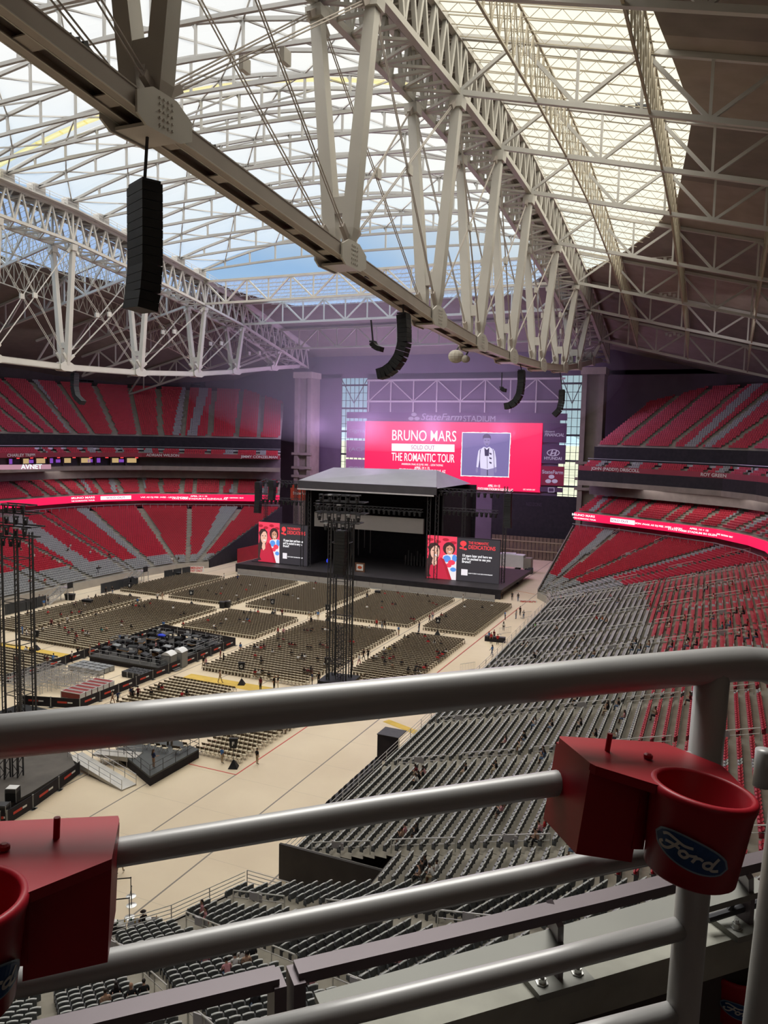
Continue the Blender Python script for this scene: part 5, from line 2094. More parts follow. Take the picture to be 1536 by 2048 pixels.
BW = [b_[4] for b_ in BLOCKS] + ['the black accessible platform']
for i in ch_near:
    c_ = CHAIRS[i]
    T = thing('folding_chair', 'beige folding chair in the %s row of %s' % (ORD[c_[5]], BW[c_[4]]), 'folding chair', c_[:3], c_[3], 'chairs of ' + BW[c_[4]])
    for n_, me_ in (('seat', ch_seat), ('backrest', ch_back), ('leg', ch_legs[0]), ('leg', ch_legs[1])):
        q = bpy.data.objects.new(n_, me_)
        COL.objects.link(q)
        q.parent = T

# flat floor markings (each a thin strip of tape or carpet)
YELM = mat('yellow_carpet', (0.62, 0.42, 0.09), 0.85, 0, 0.12, 0.8)
REDT = mat('red_tape', (0.55, 0.06, 0.05), 0.7, 0, 0, 1)


def floor_strip(name, lab, cat, x0, y0, x1, y1, w, m_, z=0.012):
    mb = MB().beam((x0, y0, z / 2), (x1, y1, z / 2), w, z)
    return tag(mb.build(name, m_), lab, cat)


floor_strip('carpet_strip', 'yellow carpet walkway across the floor behind the tall middle tower', 'carpet', -62, 79.3, -46, 79.3, 2.2, YELM)
floor_strip('carpet_strip', 'yellow carpet walkway left of the mixing area', 'carpet', -96, 79.0, -80.5, 79.0, 1.6, YELM)
floor_strip('carpet_strip', 'small yellow carpet patch against the right stand wall', 'carpet', -32.5, 76.5, -27.5, 74.5, 1.0, YELM)
floor_strip('tape_line', 'long red tape line along the right edge of the floor chairs', 'tape', -33.4, 83, -33.4, 142, 0.12, REDT)
floor_strip('tape_line', 'red tape line beside the small chair block by the open floor', 'tape', -39.4, 57.6, -39.4, 72, 0.12, REDT)
floor_strip('tape_line', 'red tape line along the left of the small chair block', 'tape', -45.9, 57.6, -45.9, 72, 0.12, REDT)
floor_strip('tape_line', 'short red tape line closing the small chair block', 'tape', -45.9, 57.6, -39.4, 57.6, 0.12, REDT)
floor_strip('tape_line', 'orange tape line on the floor of the passage right of the stage', 'tape', -38.0, 158, -33.5, 156, 0.2, mat('orange_tape', (0.6, 0.2, 0.03), 0.7, 0, 0, 1))

# barricade before the stage: pale panels
BARR = mat('barricade_grey', (0.36, 0.34, 0.33), 0.5, 0.2, 0.06, 1)
for k in range(20):
    x = -99.0 + 3.0 * k
    T = thing('stage_barricade', 'grey crowd barrier panel along the stage front, %s from the left' % ORD[k], 'barrier', (x + 1.5, 145.0, 0), 0, 'crowd barriers along the stage front')
    MB().bx(-1.47, 1.47, -0.03, 0.03, 0.1, 1.25).build('panel', BARR, T)
    MB().bx(-1.47, 1.47, -0.5, 0.0, 0.0, 0.06).build('foot_plate', GALV, T)

# section signs on poles
SIGNS = [('A', 875, 1270, 'beside the aisle left of the right-wall blocks'), ('C', 545, 1230, 'in the cross aisle left of the second aisle'), ('B', 655, 1242, 'beside the aisle left of the tall tower'), ('G', 483, 1369, 'on the yellow walkway'),
         ('F', 655, 1358, 'at the foot of the tall middle tower'), ('J', 73, 1300, 'beside the left-edge tower'), ('E', 260, 1195, 'at the far left cross aisle'), ('D', 383, 1211, 'in the cross aisle near the left wall'), ('F', 467, 1535, 'beside the small chair block by the open floor')]
for L_, px, py, where in SIGNS:
    p = P(px, py, z=0)
    T = thing('section_sign', 'black letter sign on a pole %s' % where, 'sign', p, 0.38, 'section signs on the floor')
    mb = MB()
    mb.add([(-0.45, -0.45, 0), (0.45, -0.45, 0), (0.45, 0.45, 0), (-0.45, 0.45, 0), (-0.06, -0.06, 0.75), (0.06, -0.06, 0.75), (0.06, 0.06, 0.75), (-0.06, 0.06, 0.75)], [(0, 1, 5, 4), (1, 2, 6, 5), (2, 3, 7, 6), (3, 0, 4, 7), (4, 5, 6, 7), (3, 2, 1, 0)])
    mb.build('base', BLACK, T)
    MB().tube((0, 0, 0.7), (0, 0, 2.0), 0.025, 6).build('pole', DARK, T)
    mb = MB().prism([(-0.3, -0.2, 1.95), (0.3, -0.2, 1.95), (0.42, -0.1, 2.85), (-0.42, -0.1, 2.85)], (0, 0.3, 0))
    mb.build('head', BLACK, T)
    text(L_, 'letter', 0.5, WHITE, T, (0, -0.23, 2.38), (PI / 2 - 0.1, 0, 0), 'CENTER', 0.015)

# ------------------------------------------------------------------ black barricade panels with a red and white mark
LOGO_R = mat('mark_red', (0.60, 0.06, 0.04), 0.6, 0, 0, 1)


def barrier(p, q, where, h=1.2, group='black barrier panels round the mixing area', mark=True):
    p, q = Vector((p[0], p[1], 0)), Vector((q[0], q[1], 0))
    L = (q - p).length
    ang = math.atan2(q.y - p.y, q.x - p.x)
    T = thing('crowd_barrier', where, 'barrier', (p + q) / 2, ang, group)
    MB().bx(-L / 2 + 0.04, L / 2 - 0.04, -0.03, 0.03, 0.08, h).build('panel', BLACKCLOTH, T)
    for s in (-1, 1):
        mb = MB()
        mb.bx(s * (L / 2 - 0.05) - 0.03, s * (L / 2 - 0.05) + 0.03, -0.03, 0.03, 0, h + 0.06)
        mb.bx(s * (L / 2 - 0.05) - 0.25, s * (L / 2 - 0.05) + 0.25, -0.25, 0.25, 0, 0.02)
        mb.build('post', GALV, T)
    if mark:
        mb = MB()
        mb.bx(-L * 0.27, L * 0.06, -0.045, -0.035, h * 0.48, h * 0.66)
        mb.mi = 1
        mb.bx(L * 0.08, L * 0.25, -0.045, -0.035, h * 0.50, h * 0.64)
        mb.build('printed_mark', [LOGO_R, WHITE], T)
    return T


def barrier_run(pts, where, side, **kw):
    n0 = 0
    for (ax, ay), (bx_, by_) in zip(pts[:-1], pts[1:]):
        L = math.hypot(bx_ - ax, by_ - ay)
        n = max(1, round(L / 3.2))
        for k in range(n):
            p = (ax + (bx_ - ax) * k / n, ay + (by_ - ay) * k / n)
            q = (ax + (bx_ - ax) * (k + 1) / n, ay + (by_ - ay) * (k + 1) / n)
            n0 += 1
            barrier(p, q, '%s, %s from the camera' % (where, ORD[n0 - 1]), **kw)


barrier_run([(-64.8, 64.0), (-64.8, 94.5)], 'black barrier on the right side of the mixing area', 1)
barrier_run([(-79.4, 66.0), (-79.4, 96.0)], 'black barrier on the left side of the mixing area', -1)
barrier_run([(-71.5, 62.0), (-64.8, 64.0)], 'black barrier at the near corner of the mixing area', 1)
barrier_run([(-79.4, 96.0), (-64.8, 94.5)], 'black barrier on the stage side of the mixing area', 1, mark=False)
barrier_run([tuple(P(x_, y_, z=0)[:2]) for x_, y_ in ((-60, 1690), (0, 1652), (14, 1651), (66, 1618), (118, 1580), (160, 1548))], 'black barrier round the low stage at the left edge', 1, group='black barrier panels round the low stage')

# ------------------------------------------------------------------ mixing area
FM = lambda x, y: Vector((x, y, 0))
T = thing('mix_platform', 'black decked mixing platform inside the barriers', 'platform', (-71.5, 86, 0))
MB().bx(-6.3, 6.0, -7.5, 6.5, 0.55, 0.75).build('deck', mat('deck_black', (0.045, 0.042, 0.04), 0.7, 0, 0.2, 1), T)
MB().bx(-6.2, 5.9, -7.4, 6.4, 0.0, 0.55).build('skirt', BLACKCLOTH, T)
mb = MB()
for y in (-7.3, 6.3):
    for z in (1.2, 1.75):
        mb.beam((-6.2, y, z), (5.9, y, z), 0.05, 0.05)
    for k in range(8):
        mb.beam((-6.2 + 1.73 * k, y, 0.7), (-6.2 + 1.73 * k, y, 1.75), 0.05, 0.05)
for z in (1.2, 1.75):
    mb.beam((5.9, -7.3, z), (5.9, 6.3, z), 0.05, 0.05)
for k in range(9):
    mb.beam((5.9, -7.3 + 1.7 * k, 0.7), (5.9, -7.3 + 1.7 * k, 1.75), 0.05, 0.05)
mb.build('handrail', GALV, T)
mb = MB()
for k in range(4):
    mb.bx(6.0 + 0.3 * k, 6.35 + 0.3 * k, -6.0, -4.6, 0.55 - 0.16 * k, 0.6 - 0.16 * k)
mb.build('steps', GALV, T)
rg = random.Random(21)
CASE_L = mat('case_lid_grey', (0.30, 0.31, 0.32), 0.45, 0.2, 0.1, 1)
BLUE = mat('blue_cloth', (0.02, 0.05, 0.55), 0.7, 0, 0.1, 1)
WOOD = mat('table_wood', (0.30, 0.17, 0.08), 0.6, 0, 0.15, 2)
adj = ['front', 'second', 'third', 'fourth', 'fifth', 'sixth', 'seventh', 'eighth']


def desk(x, y, z, lab, ang=0.0, kind=0):
    T = thing('mixing_desk', lab, 'mixing desk', (x, y, z), ang, 'mixing desks on the platform')
    w = 0.6 + 0.25 * (kind % 3)
    MB().bx(-w, w, -0.4, 0.4, 0.72, 0.78).build('top', [BLACK, DARK, WOOD, BLACK, DARK][kind % 5], T)
    for sx_ in (-w + 0.1, w - 0.1):
        MB().bx(sx_ - 0.04, sx_ + 0.04, -0.35, 0.35, 0, 0.72).build('leg', DARK, T)
    MB().box((0, -0.02, 0.88), (w * 1.5, 0.6, 0.10), 0, 0.25).build('console', [DARK, BLACK, DARK, CASE_L, BLACK, DARK, BLACK][kind % 7], T)
    mb = MB()
    for k in range(1 + kind % 2):
        mb.box((-0.35 + 0.7 * k, 0.36, 1.12), (0.5, 0.05, 0.34))
        mb.bx(-0.37 + 0.7 * k, -0.33 + 0.7 * k, 0.33, 0.38, 0.78, 1.0)
    mb.build('monitor', BLACK if kind % 4 else WHITE, T)
    return T


k = 0
for r_, y in enumerate((80.4, 82.6, 85.0, 87.2, 89.4, 91.2)):
    for c_i, x in enumerate((-76.2, -74.0, -71.6, -69.4, -67.2)):
        desk(x + rg.uniform(-0.5, 0.5), y + rg.uniform(-0.5, 0.5), 0.75, 'mixing desk on the platform, %s row from the camera, %s from the left' % (adj[r_], adj[c_i].replace('front', 'first')), rg.uniform(-0.5, 0.5), rg.randrange(35))
        k += 1
for k in range(26):
    x, y = rg.uniform(-77, -66.6), rg.uniform(79.5, 92)
    mb = MB().box((0, 0, 0.2), (rg.uniform(0.3, 0.9), rg.uniform(0.3, 0.6), 0.4), rg.uniform(0, 3))
    mb.box((0, 0, 0.43), (rg.uniform(0.2, 0.4), 0.2, 0.08), 0.4)
    tag(mb.build('equipment_case', [BLACK, CASE_L, WOOD, DARK, BLACK, WHITE, BLACK][k % 7], None, loc=(x, y, 0.75)), 'small %s equipment case among the desks on the mixing platform' % ['black', 'grey', 'brown', 'dark', 'black', 'white', 'black'][k % 7], 'case', 'equipment cases on the mixing platform')
T = thing('cloth_cover', 'bright blue cloth heaped on a desk in the mixing area', 'cloth', (-73.5, 88.4, 1.75))
MB().ball((0, 0, 0.12), 0.55, 10, 6, (1.3, 0.8, 0.45)).build('cloth', BLUE, T)


def case(x, y, z, s, lab, ang=0.0, m_=None, group='road cases in the mixing area'):
    T = thing('road_case', lab, 'road case', (x, y, z), ang, group)
    MB().bx(-s[0] / 2, s[0] / 2, -s[1] / 2, s[1] / 2, 0.08, s[2] * 0.7).build('body', m_ or BLACK, T)
    MB().bx(-s[0] / 2 + 0.01, s[0] / 2 - 0.01, -s[1] / 2 + 0.01, s[1] / 2 - 0.01, s[2] * 0.72, s[2]).build('lid', m_ or DARK, T)
    e = MB()
    for a in (-1, 1):
        for b__ in (-1, 1):
            e.bx(a * s[0] / 2 - 0.02, a * s[0] / 2 + 0.02, b__ * s[1] / 2 - 0.02, b__ * s[1] / 2 + 0.02, 0.06, s[2] + 0.01)
    e.build('corner_edge', GALV, T)
    w_ = MB()
    for a in (-1, 1):
        for b__ in (-1, 1):
            w_.bx(a * s[0] * 0.4 - 0.05, a * s[0] * 0.4 + 0.05, b__ * s[1] * 0.4 - 0.03, b__ * s[1] * 0.4 + 0.03, 0, 0.1)
    w_.build('wheel', DARK, T)
    return T


k = 0
for c_i in range(4):
    for r_ in range(3):
        k += 1
        case(-68.6 + 0.95 * c_i, 75.6 + 0.75 * r_, 0, (0.85, 0.62, 0.75 + 0.25 * ((k * 3) % 3)), 'black road case in the cluster right of the deck frames, %s column, %s place' % (ORD[c_i], ORD[r_]))
for c_i in range(5):
    for r_ in range(3):
        case(-76.6 + 1.1 * c_i, 74.6 + 0.95 * r_, 0, (0.95, 0.75, 0.7), 'grey-topped road case in the block left of the dark cases, %s column, %s place' % (ORD[c_i], ORD[r_]), 0.0, CASE_L)
# steel deck frames stored in long rows
k = 0
for c_i in range(3):
    for r_ in range(7):
        k += 1
        x, y = -77.5 + 3.3 * c_i, 65.2 + 1.15 * r_
        if c_i == 2 and r_ < 2:
            continue
        T = thing('stage_rack', 'silver pipe stage-deck frame in the %s column of the store, %s from the camera' % (ORD[c_i], ORD[r_]), 'stage frame', (x, y, 0), 0.05, 'stored stage-deck frames')
        mb = MB()
        for z in (0.55, 1.0, 1.35):
            for dy in (-0.42, 0.42):
                mb.beam((-1.5, dy, z), (1.5, dy, z), 0.055, 0.055)
            for dx in (-1.5, -0.5, 0.5, 1.5):
                mb.beam((dx, -0.42, z), (dx, 0.42, z), 0.05, 0.05)
        mb.build('frame', ALU, T)
        mb = MB()
        for dx in (-1.45, 1.45):
            for dy in (-0.42, 0.42):
                mb.bx(dx - 0.03, dx + 0.03, dy - 0.03, dy + 0.03, 0, 1.35)
        mb.build('leg', ALU, T)
DKRED = mat('deck_maroon', (0.22, 0.03, 0.03), 0.6, 0, 0.1, 1)
for r_ in range(6):
    T = thing('stage_board', 'maroon stage board with white edges behind the near barrier, %s from the camera' % ORD[r_], 'stage panel', (-67.8, 65.9 + 0.95 * r_, 0), 0.05, 'maroon stage panels')
    MB().bx(-1.4, 1.4, -0.33, 0.33, 0.3, 1.05).build('panel', DKRED, T)
    mb = MB()
    mb.bx(-1.42, 1.42, -0.40, -0.34, 0.98, 1.08)
    mb.bx(-1.42, 1.42, 0.34, 0.40, 0.98, 1.08)
    mb.bx(-1.45, -1.38, -0.4, 0.4, 0, 1.06)
    mb.bx(1.38, 1.45, -0.4, 0.4, 0, 1.06)
    mb.build('white_edge', WHITE, T)
# portable toilets
TOI = mat('toilet_grey', (0.20, 0.205, 0.21), 0.55, 0, 0.05, 1)
for k, (px, py, lab) in enumerate(((338, 1340, 'left of the pair'), (360, 1333, 'right of the pair'))):
    p = P(px, py, z=0)
    T = thing('portable_toilet', 'grey portable toilet with white domed roof, %s beside the mixing area' % lab, 'portable toilet', p, 0.1, 'portable toilets')
    MB().bx(-0.75, 0.75, -0.7, 0.7, 0.05, 2.15).build('cabin', TOI, T)
    mb = MB()
    pr = [(-0.8 + 1.6 * i / 10, -0.75, 2.15 + 0.42 * math.sin(PI * i / 10)) for i in range(11)]
    mb.prism(pr[::-1], (0, 1.5, 0))
    mb.build('roof', WHITE, T)
    MB().bx(-0.5, 0.5, -0.74, -0.70, 0.15, 2.0).build('door', mat('toilet_door', (0.26, 0.265, 0.27), 0.55, 0, 0.05, 1), T)
    MB().bx(0.3, 0.42, -0.78, -0.74, 1.0, 1.15).build('handle', DARK, T)
for k, (px, py, lab) in enumerate(((412, 1300, 'right rear corner'), (385, 1310, 'right side'), (245, 1300, 'left rear side'))):
    p = P(px, py, z=0)
    T = thing('camera_riser', 'camera riser of black pipes at the %s of the mixing area' % lab, 'scaffold', p, 0.05, 'camera risers')
    mb = MB()
    for z in (0.4, 1.2, 1.9):
        for (ax, ay), (bx_, by_) in (((-1.3, -1), (1.3, -1)), ((1.3, -1), (1.3, 1)), ((1.3, 1), (-1.3, 1)), ((-1.3, 1), (-1.3, -1))):
            mb.beam((ax, ay, z), (bx_, by_, z), 0.06, 0.06)
    for ax in (-1.3, 1.3):
        for ay in (-1, 1):
            mb.beam((ax, ay, 0), (ax, ay, 1.9), 0.06, 0.06)
    mb.build('frame', GALV, T)
    MB().bx(-1.3, 1.3, -1, 1, 1.15, 1.22).build('deck', BLACK, T)
    mb = MB().box((0, 0.2, 1.85), (0.35, 0.8, 0.35))
    mb.build('camera_body', BLACK, T)
    mb = MB().tube((0, 0, 1.2), (0, 0, 1.7), 0.06, 6)
    mb.build('pedestal', DARK, T)

# ------------------------------------------------------------------ low stage at the left edge, ramp and accessible platform
q = [tuple(P(x_, y_, z=1.0)[:2]) for x_, y_ in ((-60, 1655), (0, 1618), (62, 1585), (150, 1530), (135, 1490), (70, 1470), (-60, 1480))]
T = thing('low_stage', 'low dark many-sided stage at the left edge of the floor', 'stage', (q[0][0], q[0][1], 0))
mb = MB().prism([(a, c, 0.8) for a, c in q], (0, 0, 0.2))
rel(mb, T).build('deck', mat('deck_greybrown', (0.10, 0.088, 0.078), 0.7, 0, 0.2, 0.6), T)
mb = MB().prism([(a, c, 0.0) for a, c in q], (0, 0, 0.8))
rel(mb, T).build('skirt', BLACKCLOTH, T)
for k, (px, py, lab) in enumerate(((10, 1555, 'left'), (36, 1552, 'right'))):
    p = P(px, py, z=1.0)
    mb = MB()
    for dx, dy in ((-0.3, -0.3), (0.3, -0.3), (0.3, 0.3), (-0.3, 0.3)):
        mb.bx(dx - 0.05, dx + 0.05, dy - 0.05, dy + 0.05, 0, 6)
    for i in range(10):
        s = (-1) ** i
        mb.beam((-0.3 * s, -0.3, 0.6 * i), (0.3 * s, -0.3, 0.6 * i + 0.6), 0.05, 0.05)
        mb.beam((0.3, -0.3 * s, 0.6 * i), (0.3, 0.3 * s, 0.6 * i + 0.6), 0.05, 0.05)
    tag(mb.build('lattice_mast', DARK, None, loc=p), 'black lattice leg standing on the low stage at the left edge, %s one' % lab, 'mast', 'lattice legs on the low stage')
for k, (px, py, s, lab) in enumerate(((26, 1602, (0.9, 0.8, 1.15), 'black case with white lid on the low stage'), (5, 1622, (0.9, 0.8, 0.6), 'low black case at the near edge of the low stage'), (140, 1495, (0.4, 0.5, 1.3), 'slim black case at the ramp end of the low stage'))):
    p = P(px, py, z=1.0)
    T = case(p[0], p[1], 1.0, s, lab, 0.4, None, 'cases on the low stage')
    if k == 0:
        MB().bx(-0.42, 0.42, -0.36, 0.36, s[2] + 0.0, s[2] + 0.05).build('white_lid', WHITE, T)
# accessible platform
q = [P(x_, y_, z=PLAT_Z) for x_, y_ in ((300, 1553), (398, 1498), (330, 1470), (232, 1497))]
T = thing('accessible_platform', 'black draped platform with a few chairs left of the open floor', 'platform', (q[0][0], q[0][1], 0))
mb = MB().prism([(p[0], p[1], PLAT_Z - 0.15) for p in q], (0, 0, 0.15))
rel(mb, T).build('deck', mat('deck_slate', (0.065, 0.07, 0.072), 0.6, 0, 0.15, 1), T)
mb = MB().prism([(p[0], p[1], 0) for p in q], (0, 0, PLAT_Z - 0.16))
rel(mb, T).build('skirt', BLACKCLOTH, T)
mb = MB()
for a, c in zip(q, q[1:] + q[:1]):
    a, c = Vector(a), Vector(c)
    for h in (0.55, 1.05):
        mb.beam(a + Vector((0, 0, h)), c + Vector((0, 0, h)), 0.04, 0.04)
    for k in range(4):
        p = a.lerp(c, k / 4)
        mb.beam(p, p + Vector((0, 0, 1.05)), 0.04, 0.04)
rel(mb, T).build('rail', DARK, T)
# ramp: two flights with pipe rails
RAMP = mat('ramp_aluminium', (0.50, 0.48, 0.45), 0.45, 0.3, 0.06, 1)
r0, r1 = P(258, 1575, z=0.05), P(150, 1510, z=0.9)
r2 = P(255, 1520, z=0.9)
T = thing('access_ramp', 'folded aluminium access ramp with pipe rails leading up to the black platform', 'ramp', (r0[0], r0[1], 0))
for nm, (a, c, w) in (('lower_flight', (r0, r1, 1.5)), ('upper_flight', (r1 + np.array([1.2, 1.5, 0]), r2 + np.array([0.3, 1.2, 0]), 1.4))):
    a, c = Vector(a), Vector(c)
    mb = MB().beam(a, c, w, 0.12)
    rel(mb, T).build(nm, RAMP, T)
    d = (c - a).normalized()
    s_ = d.cross(Vector((0, 0, 1))).normalized()
    mb = MB()
    for e in (-1, 1):
        o2 = s_ * (e * w / 2)
        for h in (0.5, 0.95):
            mb.tube(a + o2 + Vector((0, 0, h)), c + o2 + Vector((0, 0, h)), 0.03, 6)
        for k in range(6):
            p = a.lerp(c, k / 5) + o2
            mb.tube(Vector((p.x, p.y, 0)), p + Vector((0, 0, 0.95)), 0.03, 6)
    rel(mb, T).build('pipe_rail', ALU, T)
    mb = MB()
    o2 = s_ * (w / 2 * (1 if s_.y < 0 else -1))
    mb.add([a + o2 - Vector((0, 0, 0.05)), c + o2 - Vector((0, 0, 0.05)), c + o2 - Vector((0, 0, 0.45)), a + o2 - Vector((0, 0, 0.12))], [(0, 1, 2, 3)])
    rel(mb, T).build('side_skirt', RAMP, T)

# ------------------------------------------------------------------ queue posts with belts
SW = mat('belt_dark', (0.05, 0.045, 0.045), 0.7, 0, 0, 1)
rows_q = [((258, 1835), (208, 1822), (163, 1788), (90, 1800)), ]
QP = [(262, 1793, 'row one', 0), (217, 1797, 'row one', 0), (163, 1803, 'row one', 0), (208, 1820, 'row two', 1), (129, 1830, 'row two', 1), (263, 1811, 'row three', 2), (259, 1835, 'row three', 2), (171, 1845, 'row three', 2), (198, 1868, 'row four', 3), (110, 1880, 'row four', 3)]
prev = None
cnt = {}
for px, py, row, ri in QP:
    p = P(px, py, z=0)
    cnt[ri] = cnt.get(ri, 0) + 1
    T = thing('queue_post', 'slim queue post with round steel base, %s, %s from the right' % (row, ORD[cnt[ri] - 1]), 'queue post', p, 0, 'queue posts on the open floor')
    MB().lathe([(0.34, 0), (0.34, 0.02), (0.05, 0.07)], (0, 0, 0), 14).build('base', mat('bright_steel', (0.72, 0.72, 0.70), 0.25, 0.6, 0, 1), T)
    MB().tube((0, 0, 0.05), (0, 0, 1.3), 0.03, 8).build('pole', DARK, T)
    MB().tube((0, 0, 1.3), (0, 0, 1.38), 0.045, 8).build('belt_head', BLACK, T)
    if prev is not None and prev[1] == ri:
        a, c = Vector(prev[0]), Vector(p)
        mb = MB().beam(Vector((0, 0, 1.33)), a - c + Vector((0, 0, 1.33)), 0.02, 0.08)
        mb.build('belt', SW, T)
    elif ri:
        pass
    prev = (p, ri)
for ri, (a, c) in enumerate((((163, 1803), (95, 1812)), ((129, 1830), (90, 1836)), ((171, 1845), (85, 1858)))):
    a, c = Vector(P(*a, z=0)), Vector(P(*c, z=0))
    T = thing('queue_post', 'queue post hidden behind the red cup holder, end of the %s belt' % ORD[ri], 'queue post', c, 0, 'queue posts on the open floor')
    MB().tube((0, 0, 0), (0, 0, 1.3), 0.03, 8).build('pole', DARK, T)
    MB().lathe([(0.34, 0), (0.34, 0.02), (0.05, 0.07)], (0, 0, 0), 14).build('base', mat('bright_steel', (0.72, 0.72, 0.70), 0.25, 0.6, 0, 1), T)
    MB().beam((0, 0, 1.33), a - c + Vector((0, 0, 1.33)), 0.02, 0.08).build('belt', SW, T)

# drinks stand on the floor below the near corner
b0, b1 = P(125, 1888, z=0), P(318, 1872, z=0)
a, c = Vector(b0), Vector(b1)
d = (c - a).normalized()
ang = math.atan2(d.y, d.x)
L = (c - a).length
for k in range(3):
    p = a + d * L * (k + 0.5) / 3
    T = thing('bar_counter', ('maroon-topped drinks counter nearest the cup holder', 'drinks counter in the middle of the three below the corner', 'dark-topped drinks counter at the stage end of the three')[k], 'counter', p, ang, 'drinks counters on the floor')
    w = L / 3 - 0.1
    MB().bx(-w / 2, w / 2, -0.35, 0.35, 1.0, 1.06).build('top', [DKRED, mat('counter_grey', (0.35, 0.34, 0.33), 0.5, 0, 0.1, 1), DARK][k], T)
    MB().bx(-w / 2 + 0.05, w / 2 - 0.05, -0.3, 0.3, 0.0, 1.0).build('front', BLACK, T)
    MB().bx(-w / 2, w / 2, -1.6, -1.0, 0.0, 0.9).build('back_shelf', mat('counter_grey', (0.35, 0.34, 0.33), 0.5, 0, 0.1, 1), T)
    for j in range(7):
        q_ = p + d * (-w / 2 + w * (j + 0.5) / 7) + Vector((0, 0, 1.06))
        bt = MB().lathe([(0.045, 0), (0.045, 0.16), (0.016, 0.22), (0.016, 0.28)], (0, 0, 0), 8)
        tag(bt.build('bottle', [WOOD, WHITE, mat('bottle_green', (0.03, 0.12, 0.05), 0.2, 0, 0, 1), YELM][(j + k) % 4], None, loc=q_ + Vector((0.1 * math.sin(j), 0.1 * math.cos(j * 2), 0))), 'small bottle on the %s drinks counter, %s from the cup-holder side' % (('maroon-topped', 'middle', 'dark-topped')[k], ORD[j]), 'bottle', 'bottles on the drinks counters')
for k, (px, py) in enumerate(((137, 1880), (228, 1865), (297, 1860))):
    p = P(px, py, z=1.0)
    T = thing('drink_urn', 'black drink dispenser with a white lid on the counters, %s from the cup holder' % ORD[k], 'dispenser', p, 0, 'drink dispensers')
    MB().lathe([(0.17, 0), (0.17, 0.6), (0.15, 0.65)], (0, 0, 0), 10).build('body', BLACK, T)
    MB().lathe([(0.18, 0.65), (0.18, 0.75), (0.06, 0.80)], (0, 0, 0), 10).build('lid', WHITE, T)

# ------------------------------------------------------------------ along the left wall: portable stairs, fences, notices
for k, (px, py, lab) in enumerate(((128, 1200, 'nearer the left-edge tower'), (280, 1160, 'nearer the stage'))):
    x, y = -110.5, P(px, py, x=-110.5)[1]
    T = thing('portable_stair', 'silver portable stair up to the left stand, the one %s' % lab, 'stairs', (x, y, 0), 0, 'portable stairs at the left wall')
    mb = MB()
    n = 12
    for i in range(n):
        mb.bx(-0.9, 0.9, -4.2 + 0.35 * i, -3.9 + 0.35 * i, 0.2 * (i + 1) - 0.04, 0.2 * (i + 1))
    mb.build('treads', ALU, T)
    mb = MB()
    for s in (-0.95, 0.95):
        mb.beam((s, -4.3, 0.1), (s, 0, 2.4), 0.06, 0.3)
        mb.beam((s, -4.3, 1.1), (s, 0, 3.4), 0.06, 0.06)
        mb.beam((s, 0, 3.4), (s, 1.6, 3.4), 0.06, 0.06)
        for i in range(6):
            mb.beam((s, -4.2 + 0.84 * i, 0.15 + 0.45 * i), (s, -4.2 + 0.84 * i, 1.1 + 0.45 * i), 0.05, 0.05)
    mb.build('stringer', ALU, T)
    mb = MB()
    for s in (-0.9, 0.9):
        for yy in (0.1, 1.5):
            mb.bx(s - 0.05, s + 0.05, yy - 0.05, yy + 0.05, 0, 2.4)
    mb.bx(-0.95, 0.95, 0, 1.6, 2.35, 2.45)
    mb.build('landing', ALU, T)
    MB().bx(0.97, 1.05, -0.1, 1.2, 2.3, 3.4).build('notice', BLACK, T)
runs = [((-109.5, 92.0), (-109.5, 100.5)), ((-109.0, 113.5), (-109.0, 122.5)), ((-108.2, 131.0), (-107.0, 138.5)), ((-107.5, 118.0), (-107.5, 122.0))]
n = 0
for (ax, ay), (bx_, by_) in runs:
    L = math.hypot(bx_ - ax, by_ - ay)
    m_ = max(1, round(L / 2.4))
    for k in range(m_):
        n += 1
        p = Vector((ax + (bx_ - ax) * (k + 0.5) / m_, ay + (by_ - ay) * (k + 0.5) / m_, 0))
        T = thing('bar_fence', 'tall black bar fence panel along the left wall, %s from the camera' % ORD[n - 1], 'fence', p, math.atan2(by_ - ay, bx_ - ax), 'black fence along the left wall')
        MB().bx(-1.15, 1.15, -0.015, 0.015, 0.15, 1.9).build('mesh_infill', mat('fence_mesh', (0.035, 0.037, 0.04), 0.7, 0, 0.1, 4), T)
        mb = MB()
        for i in range(9):
            x = -1.15 + 2.3 * i / 8
            mb.bx(x - 0.025, x + 0.025, -0.04, 0.04, 0, 2.0)
        for z in (0.15, 1.95):
            mb.bx(-1.15, 1.15, -0.03, 0.03, z - 0.03, z + 0.03)
        mb.build('bars', DARK, T)
for k, (px, py, lab) in enumerate(((175, 1212, 'by the first portable stair'), (63, 1213, 'left of the first portable stair'), (266, 1165, 'before the second portable stair'), (353, 1155, 'near the left exit notice'), (140, 1200, 'at the foot of the first portable stair'), (455, 1215, 'in the middle aisle'), (445, 1216, 'close beside another bin in the middle aisle'), (755, 1193, 'at the front end of the aisle near the stage'))):
    p = P(px, py, z=0)
    T = thing('waste_bin', 'black waste bin %s' % lab, 'bin', p, 0.2, 'black waste bins')
    w = 0.9 if k < 5 else 0.5
    mb = MB()
    mb.add([(-w * 0.8, -0.35, 0), (w * 0.8, -0.35, 0), (w * 0.8, 0.35, 0), (-w * 0.8, 0.35, 0), (-w, -0.45, 1.15), (w, -0.45, 1.15), (w, 0.45, 1.15), (-w, 0.45, 1.15)], [(0, 1, 5, 4), (1, 2, 6, 5), (2, 3, 7, 6), (3, 0, 4, 7), (3, 2, 1, 0)])
    mb.build('body', BLACK, T)
    MB().bx(-w - 0.03, w + 0.03, -0.48, 0.48, 1.12, 1.2).build('rim', DARK, T)
